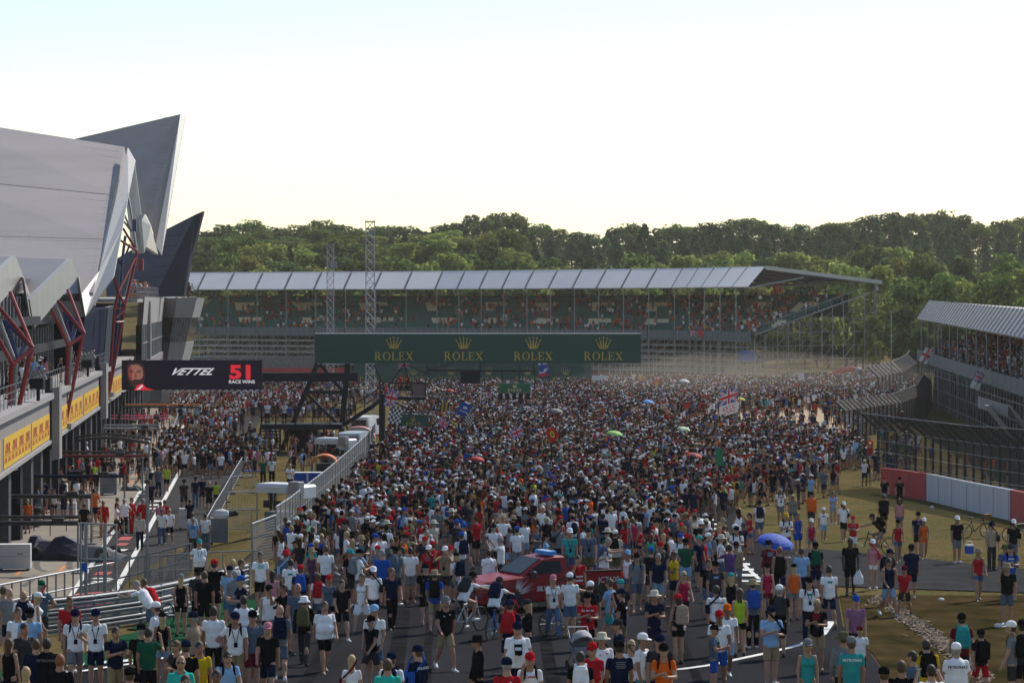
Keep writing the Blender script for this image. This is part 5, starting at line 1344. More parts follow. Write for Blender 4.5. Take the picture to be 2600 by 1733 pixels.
boom(300, 505, 1033, M_PLAS, 'black and orange pit gantry farthest down the pit lane', 2.3, .09, 0, M_ORANGE)
boom(281, 430, 1062, M_PINK, 'pink pit gantry over the sunlit apron', 2.2, .06, 0, M_PINK)
boom(262, 398, 1087, M_STEEL, 'silver pit gantry behind the curved black one', 2.5, .09, 0, M_STEEL)
boom(165, 378, 1124, M_PLAS, 'long arched black pit gantry', 2.5, .10, .35, M_PLAS)
boom(108, 362, 1157, mat('dark_red_gloss', (.12, .01, .015), .4, .05), 'dark red and black pit gantry with orange tip', 2.4, .10, 0, M_PLAS)
boom(80, 316, 1208, M_NAVY, 'navy pit gantry over the dark cabinets', 2.4, .09)
boom(12, 232, 1259, M_PLAS, 'black pit gantry with orange clamps', 2.35, .11, 0)
boom(-30, 198, 1327, M_PLAS, 'nearest black pit gantry above the covered car', 2.2, .11, 0, M_PLAS)
def cabinet(px, py, w, d, h, m, lab, cat='cabinet', handle=True, rz=0.09):
    p = G(px, py); S = empty('equipment_cabinet', p); S['local'] = 1; S.rotation_euler = (0, 0, rz); tag(S, lab, cat, 'cabinets on the pit apron')
    mb = MB(); mb.bbox((0, 0, .12 + h / 2), (w, d, h), 0, 0, .02); mb.build('body', m, S)
    mb = MB(); mb.box((0, -d / 2 - .004, .12 + h * .52), (w * .96, .01, .015)); mb.box((0, -d / 2 - .004, .12 + h * .98), (w * .98, .012, .03)); mb.build('trim', M_STEEL, S)
    for x in (-.4, .4):
        for y in (-.35, .35): mb = MB(); mb.lathe((x * w, y * d, .06), [(.02, -.06), (.06, -.03), (.06, .03), (.02, .06)], 8); mb.build('caster', M_PLAS, S)
    if handle: mb = MB(); mb.box((w * .2, -d / 2 - .02, .12 + h * .62), (w * .16, .03, .05)); mb.build('handle', M_STEELD, S)
cabinet(36, 1448, 1.45, .8, 1.05, M_CARW, 'pale grey wheeled cabinet at the left edge in front of the covered car')
cabinet(276, 1256, 1.0, .8, 1.25, M_CASE, 'dark grey wheeled cabinet under the navy gantry, right one')
cabinet(196, 1252, .8, .7, 1.3, M_NAVY, 'navy wheeled cabinet under the navy gantry')
cabinet(170, 1316, 1.0, .6, .75, M_CARW, 'low white cabinet behind the ladder')
cabinet(206, 1298, .8, .6, .9, M_GREYW, 'pale lettered cabinet left of the orange shirt on the ladder')
cabinet(470, 1344, .62, .6, .98, M_CARW, 'white trolley box standing alone on the pit lane', 'box')
cabinet(556, 1382, .85, .7, 1.15, M_CASE, 'grey flight case beside the pit lane barrier', 'flight case')
cabinet(520, 1400, .5, .5, .9, M_CASE, 'small grey box behind the person on the phone', 'box')
cabinet(250, 1150, .8, .6, 1.1, M_GREYW, 'pale cabinet under the arched gantry')
cabinet(330, 1128, .7, .6, 1.0, M_NAVY, 'dark cabinet under the right end of the arched gantry')
cabinet(130, 1245, .9, .7, 1.0, M_PLAS, 'black cabinet beside the rounded white pod')
# rounded white pod
p = G(74, 1300); S = empty('white_pod', p); S['local'] = 1; tag(S, 'tall rounded white equipment pod on the pit apron', 'pod')
mb = MB(); mb.loft([[Vector((x * .62, -.4 + .8 * k, z)) for x, z in ((-1, .1), (1, .1), (1, 1.35), (.8, 1.62), (.3, 1.74), (-.3, 1.74), (-.8, 1.66), (-1, 1.4))] for k in (0, 1)]); mb.build('shell', M_CARW, S)
mb = MB(); mb.box((0, -.405, .9), (.9, .01, .02)); mb.tube((.3, -.42, 1.2), (.3, -.42, 1.3), .02); mb.build('door_seam', M_CASE, S)
# covered racing car
def covered_car():
    p = G(190, 1421); S = empty('covered_racing_car', p); S['local'] = 1; S.rotation_euler = (0, 0, R_(-14)); tag(S, 'racing car under a dark navy cover on the pit apron', 'car')
    prof = [(-2.15, .04, 1.0, .8), (-2.1, .04, 1.08, .86), (-1.75, .04, 1.06, .9), (-1.65, .04, .88, .92), (-1.1, .04, .84, .9), (-.9, .04, 1.04, .84), (-.45, .04, 1.12, .8), (.1, .04, .86, .84), (.6, .04, .66, .86), (1.3, .04, .62, .9), (1.55, .04, .62, .9), (1.9, .04, .42, .86), (2.5, .06, .24, .8)]
    mb = MB(); mb.loft([[Vector((x, w * c, zb + (zt - zb) * s_)) for c, s_ in ((-1, 0), (-.98, .3), (-.62, .62), (-.2, .98), (.2, 1), (.62, .62), (.98, .3), (1, 0))] for x, zb, zt, w in prof]); mb.build('cover', M_NAVYC, S, False)
    for x, y in ((-1.6, -.78), (-1.6, .78), (1.6, -.78), (1.6, .78)):
        mb = MB(); mb.ring((x, y, .33), .22, .12, (0, 1, 0), 18, 6); mb.build('wheel', M_TYREB, S)
covered_car()
def orange_car():
    p = G(466, 1051); S = empty('racing_car', p); S['local'] = 1; S.rotation_euler = (0, 0, R_(4)); tag(S, 'orange and blue racing car by the pit lane crowd', 'car')
    prof = [(-1.6, .3, .95, .5), (-1.2, .2, 1.1, .55), (-.6, .15, 1.15, .6), (0, .15, .9, .65), (.6, .15, .75, .5), (1.2, .2, .55, .3), (1.8, .2, .4, .2), (2.3, .22, .32, .14)]
    mb = MB(); mb.loft([[Vector((x, w * c, zb + (zt - zb) * s_)) for c, s_ in ((-1, 0), (-1, .5), (-.6, .9), (0, 1), (.6, .9), (1, .5), (1, 0))] for x, zb, zt, w in prof]); mb.build('body', M_ORANGE, S, True)
    mb = MB(); mb.prism([(-.4, -.62, .95), (1.0, -.4, .62), (1.0, -.38, .74), (-.4, -.58, 1.1)], (0, -.02, .02)); mb.build('side_stripe', mat('racing_blue', (.02, .2, .55), .4, .05), S)
    mb = MB(); mb.box((-1.9, 0, .95), (.4, 1.0, .06)); mb.box((-1.9, -.5, .8), (.45, .03, .4)); mb.box((-1.9, .5, .8), (.45, .03, .4)); mb.build('rear_wing', M_ORANGE, S)
    mb = MB(); mb.box((2.4, 0, .2), (.4, 1.7, .05)); mb.build('front_wing', M_ORANGE, S)
    for x in (-1.4, 1.7):
        for y in (-.75, .75): mb = MB(); mb.ring((x, y, .33), .2, .13, (0, 1, 0), 16, 6); mb.build('wheel', M_TYREB, S)
orange_car()
# stepladder
def ladder():
    p = G(246, 1372); S = empty('stepladder', p); S['local'] = 1; tag(S, 'wooden stepladder with a person in orange on it', 'ladder')
    m = mat('ladder_wood', (.34, .22, .10), .7, .15, 6)
    for s in (-1, 1):
        mb = MB(); mb.tube((s * .26, -.45, 0), (s * .18, 0, 1.75), .025, 4); mb.build('rail', m, S); mb = MB(); mb.tube((s * .26, .45, 0), (s * .18, 0, 1.75), .02, 4); mb.build('rail', m, S)
    for k in range(6): mb = MB(); t = (k + 1) / 7; mb.box((0, -.45 * (1 - t), 1.75 * t), (.48 - .12 * t, .08, .03)); mb.build('step', m, S)
ladder()
# tyre stacks
def tyre_stack(px, py, n, lab):
    p = G(px, py); S = empty('tyre_stack', p); S['local'] = 1; tag(S, lab, 'tyres', 'tyre stacks on the pit apron')
    for k in range(n): mb = MB(); mb.ring((0, 0, .2 + .37 * k), .22, .14, (0, 0, 1), 16, 7); mb.build('tyre', M_TYREB, S, True)
for i, (px, py, n) in enumerate(((150, 1268, 4), (112, 1290, 3), (226, 1214, 4), (268, 1172, 3), (300, 1150, 4), (338, 1096, 3), (90, 1338, 3), (215, 1330, 2))):
    tyre_stack(px, py, n, 'stack of %s black tyres on the pit apron, %s' % (('two', 'three', 'four')[n - 2], ('left of the navy cabinet', 'right of the white pod', 'beyond the navy gantry', 'under the arched gantry', 'beyond the arched gantry', 'behind the pink gantry', 'in front of the white pod', 'beside the stepladder')[i]))
# tarpaulin heap
p = G(338, 1246); mb = MB(); rr = random.Random(1); rows = []
for i in range(9): rows.append([Vector((-.9 + 1.8 * i / 8, -.4 + .8 * j / 6, (.02 + .42 * math.sin(math.pi * j / 6) * math.sin(math.pi * i / 8) * rr.uniform(.5, 1.1)))) for j in range(7)])
mb.loft(rows, 0, False, False); mb.f = [f[::-1] for f in mb.f]; tag(link('tarpaulin', mb.mesh('tarpaulin', mat('dark_green_tarp', (.015, .035, .035), .6, .2, 3, .5, 5)), None, p), 'dark tarpaulin crumpled beside the grey cabinet', 'tarpaulin')
# barrier panels along the pit lane
def barrier_panel(a, b, lab, H=1.1):
    p, q = G(*a), G(*b); S = empty('crowd_barrier', p); tag(S, lab, 'barrier', 'crowd barriers along the pit lane'); U = Vector((0, 0, 1))
    mb = MB(); mb.path([p, p + U * H, q + U * H, q], .03, 5); mb.tube(p + U * .18, q + U * .18, .022, 5); mb.build('frame', M_STEEL, S)
    mb = MB(); n = max(4, int((q - p).length / .16))
    for i in range(1, n): mb.tube(p.lerp(q, i / n) + U * .18, p.lerp(q, i / n) + U * H, .009, 4)
    tag(mb.build('bars', M_STEEL, S), kind='stuff')
    for e in (p, q): mb = MB(); mb.box(e + U * .03, (.5, .06, .05)); mb.build('foot', M_STEELD, S)
line = [(512, 1396), (530, 1360), (548, 1324), (562, 1300), (575, 1275), (587, 1252), (598, 1232), (609, 1212), (620, 1192), (630, 1176)]
ords = ['nearest', 'second', 'third', 'fourth', 'fifth', 'sixth', 'seventh', 'eighth', 'ninth']
for i, (a, b) in enumerate(zip(line, line[1:])): barrier_panel(a, b, 'crowd barrier along the pit lane, %s from the railing' % ords[i])
for i, (a, b) in enumerate((((600, 1212), (640, 1212)), ((588, 1255), (640, 1252)), ((575, 1300), (652, 1296)), ((560, 1352), (640, 1350)), ((450, 1085), (458, 1062)), ((443, 1108), (450, 1085)), ((436, 1132), (443, 1108)))):
    barrier_panel(a, b, ['crowd barrier crossing the dry grass, farthest of four', 'crowd barrier crossing the dry grass, third of four', 'crowd barrier crossing the dry grass, second of four', 'crowd barrier crossing the dry grass, nearest of four', 'short barrier beside the sunlit apron, farthest of three', 'short barrier beside the sunlit apron, middle of three', 'short barrier beside the sunlit apron, nearest of three'][i])
# tall gate frame in front
def gate_frame():
    S = empty('gate_frame', G(240, 1560)); tag(S, 'tall grey steel gate frame standing behind the guardrail', 'gate')
    z = 92.0
    for x, t in ((205, 1327), (218, 1330), (266, 1330), (295, 1332)):
        mb = MB(); p = W(x, t, z); g0 = gz(p.x, z); mb.box((p.x, z, (p.z + g0) / 2), (.10 if x in (218, 266) else .05, .10, p.z - g0)); mb.build('post', M_STEELD, S)
    mb = MB(); mb.tube(W(203, 1327, z), W(296, 1332, z), .03, 5); mb.tube(W(203, 1418, z), W(296, 1420, z), .03, 5); mb.build('rail', M_STEELD, S)
    uv_strip('wire_mesh', [[W(205, 1520, z), W(295, 1520, z)], [W(205, 1330, z), W(295, 1333, z)]], mesh_mat('gate_wire', (.2, .21, .22), .10, 1 / .06, 1 / .06), S)
    mb = MB(); mb.prism([W(207, 1450, z - .1), W(220, 1450, z - .1), W(220, 1428, z - .1), W(207, 1428, z - .1)], (0, .02, 0)); mb.build('notice', C_BLUE, S)
gate_frame()
p = W(374, 1190, 104); mb = MB(); g0 = gz(p.x, 104); S = empty('mast', Vector((p.x, 104, g0))); tag(S, 'thin dark mast rising in front of the pit lane', 'mast'); mb.tube((p.x, 104, g0), p, .06, 6, 0, .045); mb.build('pole', M_STEELD, S)
mb = MB(); mb.box(W(374, 1222, 104), (.2, .2, .12)); mb.build('bracket', M_PLAS, S)
# red block barrier behind the guardrail
q0, q1 = W(182, 1526, 96), W(270, 1518, 99); S = empty('red_block_barrier', q0); tag(S, 'red plastic block barrier behind the guardrail', 'barrier')
mb = MB(); mb.prism([q0 - Vector((0, 0, .3)), q1 - Vector((0, 0, .3)), q1 + Vector((0, 0, .12)), q0 + Vector((0, 0, .12))], (0, .8, .06)); mb.build('block', C_RED, S)
mb = MB(); mb.prism([q0 + Vector((.05, 0, -.05)), q1 + Vector((-.05, 0, -.05)), q1 + Vector((-.05, 0, -.1)), q0 + Vector((.05, 0, -.1))], (0, -.02, 0)); mb.build('groove', M_BARR, S)

# pit wall stands and vehicles between pit lane and fence
def pit_stand(px, py, w, lab, arch=None, h=2.1, m=None):
    p = G(px, py); S = empty('pit_wall_stand', p); S['local'] = 1; S.rotation_euler = (0, 0, R_(-28)); tag(S, lab, 'stand', 'team stands on the pit wall')
    m = m or M_CARW
    mb = MB(); mb.bbox((-w * .12, 0, h + .02), (w * .72, 1.5, .42), 0, 0, .14); mb.bbox((w * .3, .1, h - .12), (w * .36, 1.3, .6), 0, 0, .1); mb.build('roof', m, S)
    mb = MB(); mb.bbox((w * .1, 0, .55), (w * .8, 1.2, .9), 0, 0, .03); mb.build('desk', M_CASE, S)
    for k in range(4): mb = MB(); mb.box((-w * .3 + k * w * .2, -.3, 1.35), (w * .16, .06, .34)); mb.build('monitor', M_PLAS, S)
    for x in (-w * .42, w * .42):
        for y in (-.7, .7): mb = MB(); mb.tube((x, y, 0), (x, y, h), .035, 5); mb.build('post', M_STEEL, S)
    mb = MB(); mb.bbox((w * .38, -.7, h + .1), (.6, .5, .55), 0, 0, .03); mb.build('air_unit', M_GREYW, S)
pit_stand(725, 1352, 2.7, 'white canopied team stand nearest the camera behind the mesh fence')
pit_stand(852, 1196, 2.8, 'white canopied team stand behind the orange arch', m=M_CARW)
def arch_stand(px, py, m, lab, r=.9):
    p = G(px, py); S = empty('arched_stand', p); S['local'] = 1; tag(S, lab, 'stand', 'team stands on the pit wall')
    mb = MB(); mb.loft([[Vector((r * c * math.cos(R_(a)), y, .9 + r * .75 * c * math.sin(R_(a)))) for a in range(0, 181, 15)] + [Vector(((r - .12) * c * math.cos(R_(a)), y, .9 + (r - .12) * .75 * c * math.sin(R_(a)))) for a in range(180, -1, -15)] for y, c in ((-.8, 1), (.8, 1))]); mb.build('arch', m, S)
    for s in (-1, 1): mb = MB(); mb.box((s * (r - .07), 0, .45), (.1, 1.4, .9)); mb.build('side', M_CASE, S)
    mb = MB(); mb.bbox((0, .2, .5), (r * 1.2, .8, .9)); mb.build('desk', M_PLAS, S)
arch_stand(824, 1212, M_ORANGE, 'orange arched team stand behind the mesh fence')
arch_stand(912, 1142, mat('pale_red_canopy', (.52, .16, .15), .5, .08), 'pale red arched canopy behind the mesh fence', 1.3)
def van(px, py, m, lab, rz):
    p = G(px, py); S = empty('van', p); S['local'] = 1; S.rotation_euler = (0, 0, rz); tag(S, lab, 'van')
    mb = MB(); mb.loft([[Vector((x, y * w, z)) for y, z in ((-1, .35), (-1, 1.1), (-.9, t), (.9, t), (1, 1.1), (1, .35))] for x, w, t in ((-2.1, .85, 1.85), (-1.9, .9, 1.95), (.9, .9, 1.95), (1.3, .9, 1.75), (1.6, .88, 1.2), (2.2, .8, 1.05))]); mb.build('body', m, S)
    for s in (-1, 1):
        mb = MB(); mb.prism([(.2, s * .905, 1.15), (1.15, s * .905, 1.15), (.95, s * .87, 1.7), (.2, s * .87, 1.72)], (0, s * .01, 0)); mb.build('window', M_GLASS, S)
        for x in (-1.4, 1.4): mb = MB(); mb.ring((x, s * .8, .34), .24, .10, (0, 1, 0), 16, 6); mb.build('wheel', M_TYREB, S)
    mb = MB(); mb.prism([(1.32, -.75, 1.72), (1.32, .75, 1.72), (1.62, .75, 1.22), (1.62, -.75, 1.22)], (.03, 0, .02)); mb.build('windscreen', M_GLASS, S)
    mb = MB(); mb.box((-2.11, 0, 1.4), (.02, 1.3, .5)); mb.build('rear_window', M_GLASS, S)
van(902, 1160, mat('pale_blue_van', (.42, .52, .58), .35, .05), 'pale blue van below the red canopy behind the fence', R_(80))
van(1490 - 560, 1112, M_CARW, 'white van between the mast and the starter rostrum', R_(75))
for px, py, w, h, d, m, lab in ((786, 1232, 1.9, .8, .9, C_BLUE, 'blue and white chest on the dry grass behind the fence'), (644, 1196, 1.3, .05, 1.2, C_BLUE, 'flat blue mat on the grass beside the barriers')):
    p = G(px, py); S = empty('storage_chest' if h > .2 else 'ground_mat', p); S['local'] = 1; tag(S, lab, 'chest' if h > .2 else 'mat')
    mb = MB(); mb.bbox((0, 0, h / 2 + .02), (w, d, h), 0, 0, min(.02, h / 3)); mb.build('body', m, S)
    if h > .2: mb = MB(); mb.box((-.1, -d / 2 - .01, h / 2), (.12, .02, h)); mb.box((0, 0, h + .04), (w, d, .04)); mb.build('strap', M_CARW, S)
for px, py, lab in ((897, 1092, 'yellow bin beside the gantry steps, left one'), (956, 1098, 'yellow bin by the foot of the tall mast')):
    p = G(px, py); S = empty('bin', p); S['local'] = 1; tag(S, lab, 'bin'); mb = MB(); mb.lathe((0, 0, .55), [(.24, -.55), (.28, .45), (.31, .47), (.1, .6)], 12); mb.build('body', mat('bin_yellow', (.55, .36, .02), .5, .1), S); mb = MB(); mb.lathe((0, 0, 1.15), [(.1, -.02), (.3, 0), (.05, .08)], 12); mb.build('lid', M_PLAS, S)
# camera under a white hood by the flight case
p = G(562, 1384); S = empty('hooded_camera', p + Vector((0, 0, 1.27))); S['local'] = 1; tag(S, 'broadcast camera under a white hood on the grey flight case', 'camera')
mb = MB(); mb.lathe((0, 0, .12), [(.3, -.12), (.36, .02), (.26, .22), (.05, .3)], 12, 0, 1.2, .8); mb.build('hood', M_CARW, S); mb = MB(); mb.tube((.3, 0, .15), (.62, 0, .2), .12, 8); mb.ball((.66, 0, .22), .14); mb.build('lens', M_PLAS, S)
# masts at right
for px, top, Y, lab, ball in ((2187, 936, 232, 'camera mast with a white dome in front of the black debris fence', True), (2263, 790, 330, 'thin tall pole in front of the dark round tree', False), (2382, 826, 300, 'pale post at the end of the side grandstand', False)):
    p = W(px, top, Y); g0 = gz(p.x, Y); S = empty('mast', Vector((p.x, Y, g0))); tag(S, lab, 'mast'); mb = MB(); mb.tube((p.x, Y, g0), p, .08, 6, 0, .05); mb.build('pole', M_STEELD if ball else M_STEEL, S)
    mb = MB()
    if ball: mb.ball(p + Vector((-.25, 0, -.12)), .26); mb.tube(p, p + Vector((-.25, 0, .1)), .04); mb.build('dome', M_WHITE, S)
    else: mb.box(p, (.5, .12, .12)); mb.build('bracket', M_STEEL, S)
# far edge bits: white screen, red arch, orange mesh, blue box, pale signs
def slab(name, x0, y0, x1, y1, Y, m, lab, cat, th=.3, legs=True):
    S = empty(name, W((x0 + x1) / 2, y1, Y)); tag(S, lab, cat); mb = MB(); mb.prism([W(x0, y1, Y), W(x1, y1, Y), W(x1, y0, Y), W(x0, y0, Y)], (0, th, 0)); mb.build('panel', m, S)
    if legs:
        for x in (x0 + 2, x1 - 2): mb = MB(); p = W(x, y1, Y + .1); mb.tube(p, (p.x, p.y, gz(p.x, p.y)), .06, 4); mb.build('leg', M_STEELD, S)
slab('white_sheet', 1503, 953, 1542, 985, 365, M_CARW, 'white sheet held up at the back of the crowd', 'sheet', .1)
slab('blue_container', 1880, 890, 1916, 915, 404, mat('container_blue', (.03, .09, .28), .6, .1), 'blue box mounted under the far grandstand scaffold', 'box', 1.5)
slab('orange_mesh', 2122, 1003, 2246, 1020, 330, mat('orange_netting', (.55, .13, .05), .8, .1), 'orange plastic netting at the edge of the gravel', 'netting', .05)
slab('notice_board', 2028, 946, 2041, 965, 372, M_CARW, 'white notice board under the far grandstand end', 'sign', .1)
slab('orange_board', 1622, 957, 1638, 968, 368, M_ORANGE, 'small orange board at the back of the crowd', 'sign', .1)
S = empty('inflatable_arch', W(2150, 975, 385)); tag(S, 'faded red arch at the far right beyond the crowd', 'arch'); mb = MB()
P = [W(2112, 978, 385), W(2116, 952, 385), W(2130, 941, 385), W(2160, 936, 385), W(2185, 940, 385), W(2192, 975, 385)]; mb.path(P, .45, 8); mb.build('tube', mat('inflatable_red', (.42, .07, .05), .6, .06), S); mb = MB(); mb.box(P[0], (1.2, 1, .3)); mb.box(P[-1], (1.2, 1, .3)); mb.build('feet', M_CASE, S)
# cool box carried at the right
p = W(2461, 1395, 112); S = empty('cool_box', p); S['local'] = 1; tag(S, 'blue cool box with white lid carried beside the side road', 'cool box')
mb = MB(); mb.bbox((0, 0, 0), (.30, .22, .30), .3, 0, .02); mb.build('body', C_BLUE, S); mb = MB(); mb.bbox((0, 0, .18), (.32, .24, .06), .3, 0, .015); mb.build('lid', M_CARW, S); mb = MB(); mb.path([(-.13, -.04, .2), (-.1, -.03, .34), (.1, .03, .34), (.13, .04, .2)], .012, 5); mb.build('handle', M_CARW, S)
# litter on the grass
for i, (px, py, lab) in enumerate(((2366, 1290, 'white plastic bag lying near the foot of the wall'), (2535, 1593, 'crumpled white carton on the grass near the right edge'), (2390, 1526, 'small white scrap on the grass below the side road'))):
    p = G(px, py); mb = MB(); mb.ball((0, 0, .06), .10 + .03 * (i < 2), 0, 7, .6); me = mb.mesh('litter', M_CARW); tag(link('litter', me, None, p), lab, 'litter', 'litter on the grass')
# ---------------------------------------------------------------- people: one continuous body surface from a distance field
def _cap(P, a, b, r1, r2, sq=1.0):
    """tapered capsule; sq < 1 flattens it front to back about its axis"""
    a = np.array(a, np.float32); b = np.array(b, np.float32)
    q = P - a
    if sq != 1.0:
        d0 = b - a
        q = q.copy(); d = d0.copy()
        t = np.clip((q @ d) / max(1e-9, float(d @ d)), 0, 1)
        off = q - t[..., None] * d
        off[..., 1] /= sq
        return (np.sqrt((off * off).sum(-1)) - (r1 + (r2 - r1) * t)) * (0.5 + 0.5 * sq)
    d = b - a
    t = np.clip((q @ d) / max(1e-9, float(d @ d)), 0, 1)
    off = q - t[..., None] * d
    return np.sqrt((off * off).sum(-1)) - (r1 + (r2 - r1) * t)

def _ell(P, c, r):
    q = (P - np.array(c, np.float32)) / np.array(r, np.float32)
    k = np.sqrt((q * q).sum(-1))
    return (k - 1) * min(r)

def _smin(a, b, k):
    h = np.clip(0.5 + 0.5 * (b - a) / k, 0, 1)
    return b + (a - b) * h - k * h * (1 - h)

def _nets(V, org, h):
    s = V < 0
    nx, ny, nz = V.shape
    cnt = np.zeros((nx - 1, ny - 1, nz - 1), np.int8)
    sl = lambda a, n: slice(a, n - 1 + a)
    for a in (0, 1):
        for b in (0, 1):
            for c in (0, 1):
                cnt += s[sl(a, nx), sl(b, ny), sl(c, nz)]
    act = (cnt > 0) & (cnt < 8)
    idx = np.full(act.shape, -1, np.int64)
    I = np.argwhere(act); idx[act] = np.arange(len(I))
    acc = np.zeros((len(I), 3)); num = np.zeros(len(I))
    cor = [(a, b, c) for a in (0, 1) for b in (0, 1) for c in (0, 1)]
    for p in cor:
        for ax in range(3):
            if p[ax] == 1: continue
            q = list(p); q[ax] = 1
            v0 = V[I[:, 0] + p[0], I[:, 1] + p[1], I[:, 2] + p[2]]; v1 = V[I[:, 0] + q[0], I[:, 1] + q[1], I[:, 2] + q[2]]
            x = (v0 < 0) != (v1 < 0)
            t = np.where(x, v0 / np.where(x, v0 - v1, 1), 0)
            pos = np.tile(np.array(p, float), (len(I), 1)); pos[:, ax] = t
            acc[x] += pos[x]; num[x] += 1
    verts = (I + acc / num[:, None]) * h + np.array(org)
    faces = []
    for ax in range(3):
        o1, o2 = (ax + 1) % 3, (ax + 2) % 3
        a = [slice(None)] * 3; b = [slice(None)] * 3
        a[ax] = slice(0, -1); b[ax] = slice(1, None)
        A, B = s[tuple(a)], s[tuple(b)]
        E = np.argwhere(A != B)
        E = E[(E[:, o1] > 0) & (E[:, o2] > 0) & (E[:, o1] < act.shape[o1]) & (E[:, o2] < act.shape[o2])]
        inside = A[E[:, 0], E[:, 1], E[:, 2]]
        def cell(d1, d2):
            c = E.copy(); c[:, o1] -= d1; c[:, o2] -= d2
            return idx[c[:, 0], c[:, 1], c[:, 2]]
        q = np.stack([cell(1, 1), cell(0, 1), cell(0, 0), cell(1, 0)], 1)
        q[~inside] = q[~inside][:, ::-1]
        faces.append(q)
    return verts, np.concatenate(faces)

R_ = math.radians
def joints(p):
    """joint positions of a 1.75 m figure that faces -Y"""
    fem = p.get('fem', False)
    J = {}
    hipz = p.get('hipz', 0.93); lean = R_(p.get('lean', 0))
    hw = 0.092 if fem else 0.088
    sw = 0.152 if fem else 0.182
    def up(x, y, z):      # point of the upper body, leaned forward about the hips
        dz = z - 0.95
        return np.array([x, y * math.cos(lean) - dz * math.sin(lean), hipz + 0.02 + dz * math.cos(lean) + y * -math.sin(lean)])
    J['pel'] = up(0, 0, 0.95); J['waist'] = up(0, 0, 1.10); J['chest'] = up(0, 0, 1.30); J['nb'] = up(0, 0.01, 1.46); J['nt'] = up(0, -0.005, 1.56)
    J['head'] = up(0, -0.025, 1.635)
    for i, s in enumerate((-1, 1)):
        th, kn = R_(p['th'][i]), R_(p['kn'][i])
        spread = p.get('spread', 0.03)
        hip = np.array([s * hw, 0, hipz - 0.01])
        knee = hip + 0.42 * np.array([s * spread, -math.sin(th), -math.cos(th)])
        an = th - kn
        ank = knee + 0.42 * np.array([s * spread * 0.3, -math.sin(an), -math.cos(an)])
        fa = an * 0.6
        toe = ank + np.array([s * 0.03, -0.17 * math.cos(fa), -0.05 - 0.17 * math.sin(fa)])
        if an < -0.3: toe = ank + np.array([s * 0.02, -0.13, -0.12])
        J['hip', i], J['knee', i], J['ank', i], J['toe', i] = hip, knee, ank, toe
        sh = up(s * sw, 0.0, 1.398)
        ua, ab, el, inn = (R_(v) for v in p['arm'][i])
        ua -= lean * 0.0
        d = np.array([s * math.sin(ab), -math.sin(ua) * math.cos(ab), -math.cos(ua) * math.cos(ab)])
        elb = sh + 0.285 * d
        fa = ua + el
        d2 = np.array([0.0, -math.sin(fa), -math.cos(fa)])
        d2 = d2 * math.cos(inn) + np.array([-s, 0, 0]) * math.sin(inn) + np.array([s * math.sin(ab) * 0.5, 0, 0])
        d2 /= np.linalg.norm(d2)
        wr = elb + 0.25 * d2
        J['sh', i], J['elb', i], J['wr', i], J['hd', i] = sh, elb, wr, d2
    lowest = min(J['ank', i][2] for i in (0, 1))
    if not p.get('sit'):
        dz = 0.085 - lowest
        for k in J:
            if not (isinstance(k, tuple) and k[0] == 'hd'): J[k] = J[k] + np.array([0, 0, dz])
    return J, up, hw, sw

